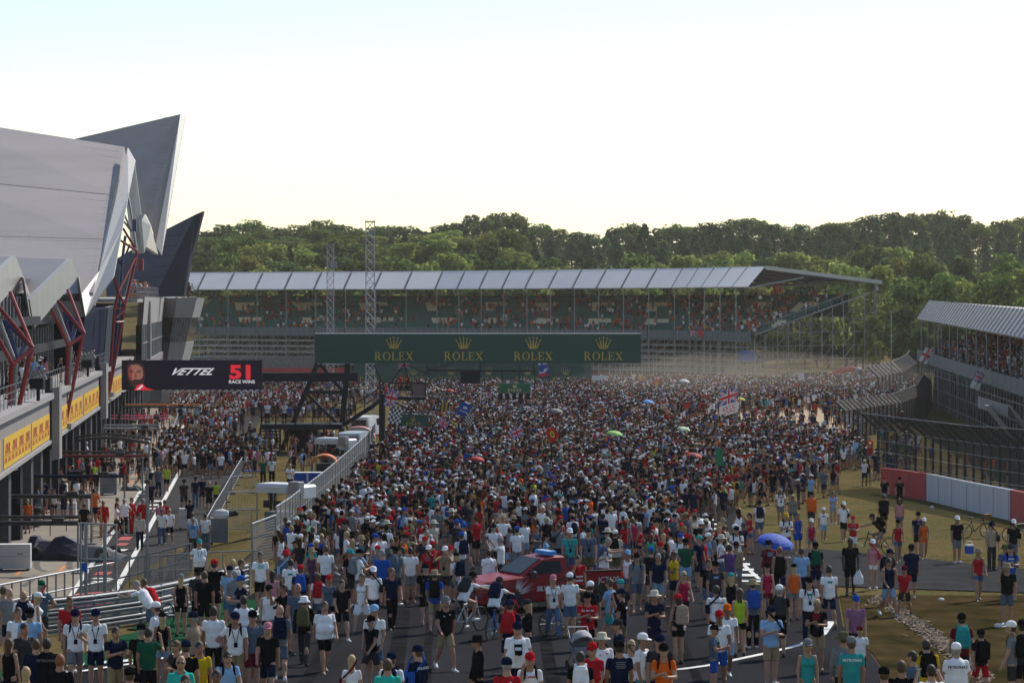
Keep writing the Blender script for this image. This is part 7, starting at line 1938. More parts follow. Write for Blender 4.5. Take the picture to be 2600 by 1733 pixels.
LIST = [
 # lower left corner and guardrail
 (8, 1489, 150, 'mk', 'tan', 'khaki'), (24, 1496, 200, 'ms', 'grey', 'navy', None, (), None, 'bald'), (59, 1500, 180, 'ms', 'white', 'navy', None, (BP('navy'),), None, 'bald'), (95, 1503, 100, 'fs', 'white', 'denim', 'white'), (105, 1480, 185, 'mh', 'slate', 'charcoal', 'green', (SB('red'),)),
 (46, 1547, 15, 'ms', 'white', 'grey'), (76, 1552, 190, 'ms', 'lightblue', 'navy', 'black'), (177, 1523, 10, 'ms', 'red', 'navy'), (191, 1552, 12, 'mw', 'white', 'grey', 'navy', (BP('navy'), LN)), (243, 1556, 5, 'mh', 'white', 'navy', 'navy', (LN,)), (293, 1590, 30, 'mp', 'navy', 'khaki', None, (), None, 'dark'),
 (345, 1463, 240, 'ml', 'white', 'slate', None, (), None, 'grey'), (365, 1455, 230, 'ml', 'red', 'charcoal'), (398, 1534, 250, 'jk', 'white', 'khaki', 'white'), (412, 1550, 190, 'fs', 'black', 'paledenim', 'black'), (459, 1454, 185, 'fs', 'black', 'black', 'grey', (), None, 'blonde'), (519, 1456, 190, 'ms', 'black', 'black'), (544, 1429, 175, 'mf', 'black', 'black', 'red'), (503, 1444, 180, 'ms', 'charcoal', 'black', 'black'),
 (591, 1423, 160, 'ms', 'white', 'navy', None, (), None, 'blonde'), (611, 1422, 100, 'ms', 'navy', 'navy'), (583, 1441, 180, 'ms', 'lightblue', 'denim', 'navy'), (597, 1454, 170, 'mb', 'grey', 'denim', None, (), None, 'grey'), (613, 1471, -60, 'mp', 'navy', 'blue', 'blue'), (492, 1563, 240, 'ms', 'tan', 'charcoal', 'navy'), (542, 1548, 180, 'mst', 'white', 'black', None, (), None, 'dark'), (597, 1564, 10, 'mh', 'white', 'khaki', 'navy', (BP('black'), LN)),
 (619, 1516, 190, 'ms', 'white', 'denim', None, (), None, 'dark'), (641, 1561, 20, 'ms', 'slate', 'maroon', 'black'), (506, 1629, 15, 'ms', 'yellow', 'navy', None, (), None, 'dark'), (577, 1644, 25, 'mw', 'lightblue', 'khaki', None, (BP('black'),), None, 'dark'), (459, 1675, 5, 'mb', 'turquoise', 'navy', None, (), None, 'bald'), (470, 1712, 20, 'ms', 'navy', 'black', None, (), None, 'dark'), (376, 1593, 170, 'mo', 'green', 'black', None, (), None, 'dark'), (359, 1590, 190, 'ms', 'black', 'black', 'black'),
 (448, 1612, -30, 'fp', 'charcoal', 'black', None, (), None, 'brown'), (472, 1637, 180, 'ms', 'black', 'navy', 'navy'), (61, 1590, 40, 'ms', 'charcoal', 'navy', None, (), None, 'dark'), (23, 1615, 160, 'fs', 'black', 'navy', None, (), None, 'brown'), (119, 1626, 185, 'mb', 'black', 'black', None, (), None, 'dark'), (66, 1684, 180, 'fs', 'navy', 'black', None, (), None, 'blonde'), (152, 1673, 175, 'ms', 'black', 'charcoal', None, (), None, 'ginger'), (91, 1626, 200, 'ms', 'navy', 'black', None, (), None, 'brown'), (329, 1701, 180, 'ms', 'maroon', 'black', 'black'), (550, 1701, 0, 'ms', 'charcoal', 'black', None, (), None, 'dark', 3),
 (506, 1372, 10, 'mbt', 'white', 'black', 'teal', (LN,)),
 # left of the truck
 (773, 1330, 180, 'ms', 'navy', 'charcoal', None, (), None, 'dark'), (794, 1339, 160, 'ms', 'white', 'black'), (763, 1359, 175, 'fs', 'white', 'paledenim', 'white', (), None, 'blonde'), (821, 1341, 185, 'fs', 'black', 'black', None, (), None, 'dark'), (860, 1337, 150, 'fv', 'white', 'denim', None, (), None, 'brown'), (879, 1350, 95, 'fv', 'white', 'black', None, (), None, 'blonde'), (907, 1347, 180, 'fd', 'mauve', 'mauve'), (951, 1357, 80, 'ms', 'white', 'navy', 'blue'), (726, 1399, 185, 'ms', 'slate', 'navy', ('bucket', 'red'), (SB('lightblue'),)), (791, 1394, 190, 'fd', 'floral', 'floral', ('hat', 'khaki')), (738, 1421, 180, 'mh', 'white', 'slate', None, (), None, 'dark'),
 (763, 1438, 180, 'ms', 'navy', 'black', 'red', (BP('blue'),)), (691, 1438, 190, 'fs', 'pink', 'denim', None, (), None, 'dark'), (661, 1405, 10, 'ms', 'white', 'black'), (683, 1482, 5, 'mk', 'white', 'black', 'black'), (722, 1485, 300, 'mo', 'black', 'black', None, (('camera', 'black'),), None, 'dark'), (755, 1484, 20, 'ms', 'slate', 'denim', None, (), None, 'bald'), (807, 1457, 185, 'fv', 'white', 'denim', None, (BP('red'),)), (835, 1463, 10, 'fv', 'slate', 'black', 'red', (), None, 'brown'), (868, 1474, 15, 'mv', 'black', 'black', None, (), 1.66), (888, 1397, 40, 'ms', 'black', 'charcoal', 'teal'), (904, 1391, 170, 'mh', 'lightblue', 'navy', None, (), None, 'grey'),
 (919, 1457, -20, 'fd', 'white', 'white', None, (), None, 'brown'), (948, 1442, 5, 'ms', 'white', 'navy', 'white', (SB('black'),)), (995, 1444, 15, 'mwt', 'navy', 'black', None, (), None, 'brown'), (995, 1369, 10, 'ms', 'slate', 'khaki'), (970, 1397, 170, 'ms', 'blue', 'navy', None, (), None, 'grey'), (959, 1388, 180, 'ms', 'grey', 'black', 'red'), (1004, 1391, 160, 'ms', 'grey', 'olive', 'black', (BP('slate'),)),
 (772, 1517, 175, 'jw', 'black', 'charcoal', ('bucket', 'white'), (BP('olive'),)), (711, 1540, 185, 'mv', 'grey', 'slate', None, (BP('navy'),), None, 'bald'), (680, 1576, 0, 'mv', 'black', 'navy', 'pink'), (824, 1529, 20, 'mbw', 'white', 'black', None, (BP('navy'),), None, 'brown'), (943, 1568, -40, 'mw', 'black', 'charcoal', 'black', (), 1.60), (951, 1540, -20, 'ms', 'white', 'denim', 'lightblue', (LN,)), (1131, 1518, 20, 'mv', 'black', 'khaki', 'grey', (), None, 'ginger'), (1103, 1451, 180, 'mw', 'blue', 'khaki', ('hat', 'khaki'), (BP('black'),)), (1081, 1435, 185, 'mw', 'black', 'black', 'black'),
 (1142, 1388, 5, 'mb', 'white', 'black', 'red'), (1081, 1336, 10, 'ms', 'white', 'khaki', None, (SB('black'),)), (1098, 1377, 180, 'mb', 'red', 'charcoal', 'red'), (1241, 1397, 185, 'mb', 'white', 'denim', None, (), None, 'dark'), (1272, 1364, 250, 'mf', 'white', 'navy', None, (LN,)), (1042, 1391, 180, 'ms', 'white', 'grey', None, (), None, 'dark'), (1214, 1618, 285, 'jk', 'black', 'black', ('hat', 'black')), (1062, 1644, 230, 'jk', 'navy', 'black', 'navy', (SB('blue'),)), (893, 1666, 175, 'fv', 'white', 'denim', None, (SB('maroon'),), None, 'blonde'), (984, 1676, 180, 'ms', 'turquoise', 'navy', None, (), None, 'brown'), (993, 1662, 170, 'ms', 'white', 'slate', 'navy', (BP('navy'),)), (1294, 1527, 170, 'ms', 'navy', 'navy', 'navy', (BP('red'),)),
 # round the truck
 (1533, 1377, 5, 'mp', 'white', 'navy', 'green', (BP('black'),)), (1593, 1399, 10, 'fs', 'white', 'denim', 'lightblue'), (1617, 1407, 0, 'mw', 'grey', 'slate', 'black', (BP('black'),)), (1671, 1407, 5, 'ms', 'navy', 'paledenim', None, (LN,), None, 'grey'), (1712, 1401, 290, 'mp', 'yellow', 'navy', None, (), None, 'dark', 3), (1736, 1452, 15, 'fw', 'crimson', 'navy', None, (), None, 'blonde'), (1658, 1338, 5, 'fv', 'red', 'denim', 'red'), (1685, 1356, 180, 'fs', 'black', 'denim', None, (), None, 'blonde'), (1685, 1276, 175, 'mh', 'lightblue', 'white'), (1607, 1317, 185, 'mk', 'crimson', 'navy'), (1404, 1463, 10, 'ft', 'white', 'denim', 'pink', (LN,), 1.72), (1447, 1458, 185, 'ms', 'white', 'denim', 'white'), (1499, 1480, 175, 'ms', 'charcoal', 'black', 'white', (BP('black'),)), (1491, 1508, 5, 'mp', 'red', 'black', 'black', (LN,)),
 (1549, 1472, 240, 'mw', 'lightblue', 'teal', None, (), None, 'brown'), (1576, 1475, 200, 'ms', 'navy', 'denim', 'teal'), (1579, 1499, 250, 'mo', 'black', 'olive', 'navy'), (1661, 1503, 10, 'mpt' if 0 else 'mp', 'navy', 'navy', ('hat', 'cream'), (('camera', 'black'), )), (1722, 1513, 210, 'fs', 'black', 'black', 'red', (BP('tan'),)), (1297, 1513, 80, 'mp', 'black', 'khaki', 'navy', (SB('red'),)), (1341, 1526, 270, 'fp', 'black', 'charcoal', 'charcoal', (SB('black'),), None, 'blonde'), (1314, 1584, 5, 'mb', 'white', 'navy', 'navy', (('camera', 'black'),)), (1345, 1662, 10, 'mo', 'white', 'khaki', 'red', (BP('black'),)), (1287, 1676, 180, 'ms', 'red', 'black', 'navy'), (1505, 1637, 330, 'mb', 'red', 'navy', 'red'), (1528, 1611, 10, 'mb', 'white', 'black', ('hat', 'cream'), (BP('black'),)), (1474, 1657, 180, 'ms', 'black', 'black', None, (BP('white'),), None, 'dark'),
 (1603, 1627, 5, 'fp', 'white', 'black', None, (SB('olive'),), None, 'blonde'), (1630, 1613, 60, 'ms', 'white', 'teal', 'white'), (1571, 1577, 280, 'ms', 'navy', 'black', 'charcoal'), (1573, 1632, 190, 'ms', 'navy', 'charcoal', 'black'), (1685, 1639, 0, 'mp', 'orange', 'navy', 'black', (BP('black'),)), (1675, 1616, 0, 'ms', 'charcoal', 'navy', 'navy'),
 # right of the truck
 (1856, 1458, 180, 'fs', 'black', 'navy', 'teal', (), None, 'blonde'), (1819, 1489, 180, 'ms', 'white', 'black', None, (SB('navy'),), None, 'dark'), (1878, 1496, 180, 'fs', 'lime', 'black', None, (), None, 'brown'), (1911, 1475, 185, 'mst', 'slate', 'black', ('hat', 'khaki'), (BP('blue'),)), (1826, 1554, 0, 'ms', 'white', 'blue', 'red', (), None, None, 3), (1846, 1538, 5, 'mw', 'white', 'lightblue', 'orange', (), None, None, 3), (1812, 1591, 70, 'mp', 'slate', 'blue', 'black', (), 1.5, 'blonde'), (1958, 1542, 10, 'mp', 'lightblue', 'khaki', 'navy', (SB('black'),)), (1979, 1489, 180, 'ms', 'black', 'black', 'white', (BP('charcoal'),)), (1948, 1433, 10, 'fs', 'crimson', 'maroon', 'black'), (1980, 1390, 180, 'mk', 'black', 'navy', None, (), None, 'ginger'), (1952, 1375, 190, 'mb', 'maroon', 'navy', ('hat', 'black')), (2016, 1435, 180, 'fs', 'orange', 'grey', 'black'), (2054, 1469, 5, 'mst', 'white', 'navy', 'black', (BP('black'), LN)), (2074, 1523, -10, 'mp', 'black', 'khaki', None, (LN,), None, 'blonde'),
 (2105, 1438, 185, 'mv', 'white', 'navy', None, (), None, 'dark'), (2035, 1392, 185, 'ms', 'lightblue', 'navy', None, (), None, 'brown'), (2071, 1380, 180, 'ms', 'navy', 'navy', 'black', (BP('green'),)), (2159, 1367, 5, 'mst' if 0 else 'ms', 'black', 'black', None, (('carrier bag', 'white'),), 1.86, 'dark', 5), (2173, 1516, 5, 'ms', 'mauve', 'black', 'blue'), (2050, 1627, 5, 'fs', 'teal', 'charcoal', 'grey'), (2162, 1622, 180, 'ms', 'teal', 'black', 'grey'), (2142, 1610, 185, 'jk', 'grey', 'black', ('hat', 'olive')), (2183, 1594, 180, 'ms', 'white', 'charcoal', 'maroon', (), 1.35, 'blonde'), (1870, 1339, 0, 'mp', 'white', 'orange', 'black', (BP('black'),)), (1904, 1302, 280, 'fp', 'red', 'denim', None, (), None, 'dark'), (1877, 1290, 5, 'fs', 'red', 'denim', None, (), None, 'blonde'), (1805, 1346, 0, 'ms', 'white', 'charcoal', None, (), None, 'dark'), (1778, 1322, 185, 'ms', 'black', 'black', ('bucket', 'white')), (1799, 1421, 5, 'ms', 'black', 'denim', None, (), None, 'dark'), (1816, 1428, 10, 'ms', 'charcoal', 'denim', 'black'), (1853, 1384, 200, 'mf', 'purple', 'khaki', None, (), None, 'dark'), (1741, 1370, 180, 'ms', 'green', 'lightblue', 'black'),
 (1982, 1241, 5, 'ms', 'white', 'grey', None, (BP('navy'), LN)), (2013, 1256, -5, 'fs', 'grey', 'denim', None, (), None, 'blonde'), (2060, 1251, 5, 'mb', 'orange', 'charcoal', 'black'), (2026, 1302, 0, 'fd', 'blue', 'blue'), (1996, 1305, 5, 'mp', 'white', 'charcoal', 'yellow', (BP('black'), LN)), (2060, 1319, 5, 'fs', 'crimson', 'grey', 'white'), (2091, 1290, 0, 'mw', 'white', 'lightblue', 'white', (), 1.5), (2115, 1249, 10, 'fp', 'lightblue', 'paledenim', None, (), None, 'brown'), (2142, 1276, 5, 'mw', 'white', 'black', 'white', (SB('black'),)), (2166, 1312, 0, 'mp', 'red', 'white', 'red', (), 1.6), (1928, 1273, 185, 'ms', 'white', 'slate', 'black', (BP('navy'),)),
 # grass and side road, right
 (2246, 1212, 0, 'ms', 'black', 'grey', 'red'), (2284, 1213, 5, 'mst', 'black', 'black', 'black'), (2244, 1256, 185, 'mb', 'black', 'black', None, (), None, 'brown'), (2284, 1266, 180, 'fs', 'pink', 'denim', None, (), None, 'brown'), (2280, 1321, 5, 'fw', 'red', 'denim', 'black'), (2331, 1302, 10, 'ms', 'navy', 'black', 'black'), (2346, 1317, 0, 'fw', 'orange', 'orange', 'white'), (2430, 1312, 10, 'ms', 'black', 'grey', 'white', (LN,)), (2518, 1327, 15, 'mst', 'tan', 'charcoal', 'navy', (SB('charcoal'),)), (2573, 1321, 5, 'ms', 'black', 'grey', 'white', (SB('black'),)), (2216, 1372, 0, 'fs', 'pink', 'white', 'white', (SB('crimson'),)), (2256, 1418, 20, 'mk', 'navy', 'paledenim', None, (), None, 'dark'), (2297, 1440, 330, 'mw', 'red', 'charcoal', 'maroon', (), 1.5), (2314, 1385, 180, 'mb', 'navy', 'navy', 'black'), (2258, 1397, 40, 'ms', 'charcoal', 'navy', 'navy', (BP('black'),)), (2484, 1394, 5, 'fw', 'red', 'denim', ('bucket', 'khaki'), (), 1.7), (2566, 1385, 0, 'mp', 'blue', 'slate', 'charcoal', (BP('black'),)), (2557, 1433, 350, 'mo', 'black', 'slate', ('hat', 'khaki'), (('camera', 'black'),)),
 (2442, 1562, 180, 'mw', 'maroon', 'charcoal', 'black', (BP('teal'),)), (2491, 1603, 190, 'mv', 'black', 'red', 'black', (BP('black'),), 1.5), (2428, 1638, 180, 'mb', 'white', 'black', 'white'), (2569, 1582, 250, 'ms', 'grey', 'charcoal', 'white', (BP('black'),)), (2596, 1579, 180, 'ms', 'charcoal', 'black', 'black'), (2352, 1627, 185, 'ms', 'yellow', 'black', None, (BP('black'),), None, 'dark'), (2318, 1656, 240, 'ms', 'slate', 'navy', None, (), None, 'dark'), (2289, 1681, 180, 'ms', 'black', 'charcoal', None, (), None, 'brown'), (2365, 1691, 180, 'mf', 'white', 'navy', None, (), None, 'dark'), (2245, 1700, 190, 'ms', 'navy', 'charcoal', 'black'), (2552, 1384, 20, 'ms', 'slate', 'charcoal', ('bucket', 'olive')),
]
for t in LIST:
    o = None
    if t[0] < 700 and t[1] > 1400:      # on the raised side of the guardrail
        Yn = (6.68 - 1.75) * F / (t[1] - HY - 223.9); xn = (t[0] - CX) / F * Yn
        if edge_dist(xn, Yn) > .35: o = person(*t, **({'Y': Yn} if len(t) < 12 else {}))
    if o is None: person(*t)
# riders, people on the truck, hi-vis marshals, team staff: placed on what carries them
def rider(bike, k, top, bot, hat, ex=(), lab=None):
    o = person(0, 0, 0, k, top, bot, hat, ex, 1.76, Y=100, z=0, lab=lab)
    a = bike.rotation_euler[2]; d = Vector((math.cos(a), math.sin(a), 0))
    o.rotation_euler = (0, 0, a + math.pi / 2); o.location = bike.location + d * -.26 + Vector((0, 0, -.03))
    PEOPLE[-1] = (o.location.x, o.location.y, o)
rider(BIKE1, 'mr', 'white', 'charcoal', 'black', (BP('charcoal'),), 'cyclist in white top and dark shorts riding past the truck nose')
rider(BIKE2, 'mr', 'navy', 'black', 'navy', (), 'cyclist in navy t-shirt riding in front of the truck door')
rider(BIKE3, 'mr', 'white', 'navy', 'charcoal', (BP('navy'),), 'cyclist in white t-shirt with navy backpack beside the truck wheel')
rider(BIKE4, 'mr', 'black', 'grey', 'charcoal', (BP('black'),), 'cyclist in black with dark helmet crossing the dry grass')
TR = bpy.data.objects['pickup_truck']
for lx, ly, k, top, bot, hat, lab, zz in ((1.15, .25, 'ms', 'teal', 'denim', 'white', 'person in teal shirt and white cap standing in the truck bed', .66), (1.72, .1, 'ms', 'slate', 'olive', 'charcoal', 'person in grey t-shirt standing in the truck bed', .66), (2.1, .45, 'ml', 'denim', 'denim', None, 'person in denim leaning over the far side of the truck bed', .5)):
    M_ = Matrix.Rotation(TR.rotation_euler[2], 3, 'Z'); p = M_ @ Vector((lx, ly, 0)) + TR.location
    o = person(1400, 1400, 10 if k == 'ms' else 90, k, top, bot, hat, (LN,) if k == 'ms' else (), 1.74, Y=p.y, z=TR.location.z + zz, lab=lab); o.location = (p.x, p.y, TR.location.z + zz)
o = person(1467, 1418, 20, 'mo', 'red', 'charcoal', None, (), 1.72, 'dark', Y=85.0, lab='marshal in red hi-vis vest with reflective stripes leaning on the truck side')
mb = MB()
for z0 in (.98, 1.10): mb.lathe((0, 0, z0), [(.17, 0), (.172, .005), (.172, .045), (.17, .05)], 14, 0, 1.0, .74)
me = mb.mesh('reflective_stripe', mat('reflective', (.6, .6, .62), .4, 0)); s_ = bpy.data.objects.new('reflective_stripe', me); COL.objects.link(s_); s_.parent = o
for i, (px, py) in enumerate(((1016, 949), (1035, 955))):
    Y = 213.6; o = person(px, py, (60, -40)[i], 'ms', 'red', 'black', None, (), 1.72, 'dark', Y=Y, z=W(px, 1007, Y).z, lab=('marshal in red vest on the starter rostrum, left one', 'marshal in red vest on the starter rostrum, right one')[i])
for i, (px, py) in enumerate(((679, 1018), (722, 1020))):
    Y = 222.2; o = person(px, py, 180, 'mst', 'white', 'black', None, (), 1.78, 'grey', Y=Y, z=W(px, 1077, Y).z - .02, lab=('person in white shirt on the black platform, nearer the steps', 'person in white shirt on the black platform, nearer the leg')[i])
PIT = [
 (355, 1303, 10, 'jk', 'cream', 'navy'), (411, 1293, 5, 'mwt', 'white', 'denim'), (430, 1292, 0, 'mw', 'white', 'black', None, (), None, 'bald'), (315, 1267, 180, 'mbt', 'white', 'black', None, (), None, 'grey'), (296, 1277, 90, 'ft', 'white', 'charcoal'), (334, 1264, 60, 'jk', 'red', 'red', None, (), 1.8, 'dark'), (362, 1266, 200, 'jk', 'red', 'red', None, (), 1.82, 'grey'), (262, 1271, 190, 'jk', 'red', 'red', None, (), 1.84, 'bald'), (297, 1264, 120, 'jk', 'red', 'red', None, (), 1.7, 'brown'), (407, 1274, 170, 'ms', 'pink', 'charcoal'), (418, 1270, 160, 'ms', 'red', 'black'), (467, 1219, 180, 'mw', 'charcoal', 'charcoal', 'black'), (496, 1212, 185, 'mst', 'navy', 'denim', 'navy'), (513, 1210, 180, 'ms', 'navy', 'navy', None, (), None, 'grey'), (482, 1268, 200, 'mp', 'navy', 'navy', None, (), 1.6), (531, 1223, 170, 'ms', 'black', 'black', None, (), None, 'blonde'), (402, 1185, 150, 'mbt', 'slate', 'navy', None, (), None, 'blonde'), (423, 1181, 10, 'mw', 'lime', 'black'), (380, 1188, 5, 'ms', 'black', 'navy', None, (LN,)), (382, 1220, 0, 'ms', 'navy', 'charcoal', None, (LN,)),
 (488, 1302, 160, 'ms', 'white', 'charcoal', None, (), None, 'brown'), (490, 1315, 190, 'mst', 'lightblue', 'charcoal', None, (), None, 'grey'), (521, 1305, 185, 'mst', 'white', 'slate', None, (), None, 'dark'), (549, 1222, 160, 'mp', 'lime', 'charcoal', None, (), 1.5), (238, 1175, 200, 'ms', 'lime', 'black'), (265, 1162, 180, 'ms', 'black', 'black', None, (), None, 'ginger'), (284, 1160, 180, 'mst', 'charcoal', 'grey'), (214, 1278, 170, 'mst', 'black', 'black'), (40, 1276, 180, 'mf', 'orange', 'black', None, (), None, 'dark'), (70, 1268, 200, 'ms', 'orange', 'black', None, (), None, 'blonde'), (472, 1055, 180, 'mw', 'crimson', 'cream'), (488, 1056, 180, 'mw', 'white', 'red', None, (BP('navy'),)), (614, 1043, 170, 'mst', 'charcoal', 'charcoal'), (536, 1055, 180, 'mst', 'lightblue', 'navy'), (567, 1042, 185, 'mbt', 'pink', 'navy'), (736, 1179, 10, 'mp', 'white', 'black'), (690, 1160, 0, 'mst', 'white', 'black'), (668, 1162, 10, 'mst', 'green', 'black'), (692, 1232, 185, 'mst', 'navy', 'black', None, (), None, 'dark')]
for t in PIT: person(*t)
o = person(238, 1234, 190, 'mf', 'orange', 'navy', None, (), 1.78, 'dark', Y=G(246, 1372).y - .1, z=.75, lab='person in orange t-shirt working from the stepladder')
# more people filling the near crowd
frnd = random.Random(31)
FT = ['white', 'black', 'navy', 'red', 'grey', 'white', 'slate', 'lightblue', 'charcoal', 'blue', 'white', 'maroon', 'teal', 'green', 'pink', 'khaki', 'orange', 'cream', 'mauve', 'turquoise']
FB = ['black', 'navy', 'khaki', 'grey', 'denim', 'charcoal', 'slate', 'paledenim', 'olive']
FK = ['ms', 'mw', 'mv', 'mp', 'mh', 'mo', 'ms', 'mb', 'mbw', 'mst', 'fs', 'fw', 'fv', 'fp', 'ft', 'mf']
tries = 0
while len(PEOPLE) < 312 and tries < 4000:
    tries += 1
    px, py = frnd.uniform(745, 1900), frnd.uniform(1268, 1405)
    if px < 830 and py < 1330 + (830 - px) * .5: continue
    if 1180 < px < 1640 and py > 1352: continue
    k = frnd.choice(FK); Yq = None
    lo, hi = 60.0, 300.0
    for _ in range(40):
        m = .5 * (lo + hi); x = (px - CX) / F * m; s_ = HY - (gz(x, m) + 1.75 - CH) * F / m
        lo, hi = (m, hi) if s_ > py else (lo, m)
    x = (px - CX) / F * lo
    if edge_dist(x, lo) < .9 or any((x - q[0]) ** 2 + (lo - q[1]) ** 2 < .42 for q in PEOPLE): continue
    top, bot, hat = frnd.choice(FT), frnd.choice(FB), frnd.choice([None, None, 'white', 'black', 'red', 'navy', ('hat', 'cream'), ('bucket', 'khaki'), 'blue'])
    ex = frnd.choice([(), (), (BP('black'),), (BP('navy'),), (SB('black'),), (LN,), (BP('grey'),)])
    key = (top, bot, hat, k in ('fs', 'fw'), ex[:1])
    if key in USED: continue
    USED[key] = 1
    a = frnd.choice([180, 185, 170, 200, 0, 10, -15, 90, -90]) + frnd.uniform(-20, 20)
    person(px, py, a, k, top, bot, hat, ex, Y=lo)

# ---------------------------------------------------------------- the packed crowd beyond: one object, figures set out as instances
def crowd():
    rng = np.random.default_rng(5)
    def inst_mat(name, attr, rough=.8):
        m = bpy.data.materials.new(name); m.use_nodes = True; N = m.node_tree.nodes; b = N['Principled BSDF']; b.inputs['Roughness'].default_value = rough; b.inputs['Specular IOR Level'].default_value = .0
        a = N.new('ShaderNodeAttribute'); a.attribute_type = 'INSTANCER'; a.attribute_name = attr; m.node_tree.links.new(a.outputs['Color'], b.inputs['Base Color']); return m
    ms = [inst_mat('crowd_skin', 'cskin', .55), inst_mat('crowd_hair', 'chair'), inst_mat('crowd_top', 'ctop'), inst_mat('crowd_bottom', 'cbot'), SHOE[0], EYE, LIP, inst_mat('crowd_hat', 'chat'), inst_mat('crowd_pack', 'cpack')]
    src = bpy.data.collections.new('crowd_figures')
    cfg = [('stand', {}), ('stand', dict(cap=1)), ('walk', dict(cap=1, pack=1)), ('phone', dict(cap=1)), ('stride', dict()), ('photo', dict()), ('hip', dict(fem=1, long=1, sleeve=0, leg=.5)), ('stand', dict(fem=1, long=1, cap=1, leg=.5)), ('stand', dict(pack=1)), ('walk', dict(fem=1, long=1, sleeve=0, leg=.5)), ('stand', dict(fat=1.25, cap=1)), ('sit', dict(cap=1)), ('sit', dict())]
    for i, (pose, ex) in enumerate(cfg):
        p = dict(POSES[pose]); p.update(ex); me, J = person_mesh('crowd_figure', p, .036)
        for m in ms: me.materials.append(m)
        o = bpy.data.objects.new('figure_%02d' % i, me); src.objects.link(o)
    pts = []      # x, y, z, rot, variant, kind
    near = [(q[0], q[1]) for q in PEOPLE]
    grid = {}
    for x, y in near: grid.setdefault((int(x), int(y)), []).append((x, y))
    def clash(x, y, r):
        for i in (-1, 0, 1):
            for j in (-1, 0, 1):
                for q in grid.get((int(x) + i, int(y) + j), ()):
                    if (q[0] - x) ** 2 + (q[1] - y) ** 2 < r * r: return True
        return False
    def dens(px, py, x, y):
        """people per square metre at a place on the track side"""
        if edge_dist(x, y) < .8: return 0
        if py > 1405: return 0 if py > 1520 or px > 1900 else (.42 if px < 1080 else (.30 if px > 1650 or py < 1440 else 0))
        if py > 1330: d = .6
        elif py > 1260: d = .95
        elif py > 1200: d = 1.35
        else: d = 1.75
        rt = np.interp(py, [985, 1000, 1040, 1056, 1066, 1095, 1104, 1130, 1150, 1180, 1220, 1260, 1300, 1340, 1405], [2330, 2330, 2120, 1900, 1700, 1690, 1960, 2140, 2200, 2190, 2080, 1960, 1890, 1800, 1720])
        if px > rt:
            if 1048 < py < 1108 and px < 2120: return .10
            if py < 1100 and px < 2290: return .3
            if 1130 < py < 1300 and px < rt + 160: return .22
            return 0
        if py < 1060 and px > 1800: d *= .55
        if px > rt - 60: d *= .6
        return d * (1 + .38 * math.sin(x * .8 + .35 * y) * math.sin(y * .31 - .4 * x) + .3 * math.sin(x * .33 + 2) * math.sin(y * .13 + x * .1))
    y = 94.0
    tot = 0
    while y < 395:
        x0, x1 = -14.0, (2340 - CX) / F * y
        n = rng.poisson((x1 - x0) * 1.0 * 1.8)
        for x in rng.uniform(x0, x1, n):
            yy = y + rng.random(); px = CX + F * x / yy; py = HY + F * (CH - gz(x, yy)) / yy
            if rng.random() * 1.8 > dens(px, py, x, yy) or clash(x, yy, .40): continue
            grid.setdefault((int(x), int(yy)), []).append((x, yy))
            r = R_(180 + rng.normal(0, 55)) if rng.random() < .82 else rng.uniform(0, 6.28)
            pts.append((x, yy, gz(x, yy), r, rng.choice([0, 1, 1, 2, 3, 4, 5, 6, 7, 8, 9, 10]), 0))
        y += 1.0
    # pit lane and grass beside it
    def area(n, fx, fy, kind=0, cond=None):
        for _ in range(n):
            px, py = rng.uniform(*fx), rng.uniform(*fy)
            if cond and not cond(px, py): continue
            p = G(px, py)
            if clash(p.x, p.y, .42): continue
            grid.setdefault((int(p.x), int(p.y)), []).append((p.x, p.y)); pts.append((p.x, p.y, p.z, R_(180 + rng.normal(0, 70)), rng.choice([0, 0, 1, 3, 4, 6, 8, 9, 10]), kind))
    area(300, (385, 650), (1128, 1215), 2, lambda a, b: a > 385 + (1215 - b) * .35)
    area(420, (430, 760), (1002, 1062), 1); area(220, (450, 620), (1060, 1078), 1); area(60, (470, 600), (1085, 1112), 1)
    area(130, (640, 900), (1040, 1075), 0); area(700, (640, 1010), (985, 1025), 0)
    area(90, (130, 400), (1105, 1240), 2); area(60, (20, 250), (1240, 1330), 2); area(70, (640, 860), (1125, 1215), 2); area(30, (300, 430), (1055, 1110), 1)
    for _ in range(70):
        t = rng.random(); p = (PF(252 + 70 * t, 12.0, .2) if t < .75 else W(400 + rng.random() * 98, 757, 320.6)); pts.append((p.x - .2, p.y + .2, p.z, R_(60 + rng.normal(0, 50)), rng.choice([0, 1, 6, 8]), 0))
    for _ in range(36):
        p = PF(rng.uniform(110, 232), 6.75, -.8 - rng.random()); pts.append((p.x, p.y, p.z, R_(90 + rng.normal(0, 40)), rng.choice([0, 1, 6, 8]), 2))
    for _ in range(16):
        p = PF(rng.uniform(206, 222), 10.4 if 0 else 12.3, -2 - rng.random() * 3)
    for (x, y_, z, r, st, red) in STAND_PEOPLE: pts.append((x, y_, z, r, (11 + int(rng.random() < .5)) if st else rng.choice([0, 1, 5, 7]), 3 if red > .3 else 0))
    # marshals in orange behind the wall
    for px, py in ((2412, 1230), (2520, 1228), (2500, 1235), (2450, 1215), (2560, 1235), (2365, 1190), (2430, 1180), (2480, 1190), (2585, 1200)):
        p = G(px, py); pts.append((p.x, p.y, p.z + .2, rng.uniform(0, 6), 0, 4 if py > 1210 else 0))
    n = len(pts); A = np.array(pts)
    me = bpy.data.meshes.new('crowd'); me.vertices.add(n); me.vertices.foreach_set('co', A[:, :3].astype(np.float32).ravel())
    def att(name, typ, val, key='value'):
        a = me.attributes.new(name, typ, 'POINT'); a.data.foreach_set(key, np.ascontiguousarray(val).ravel())
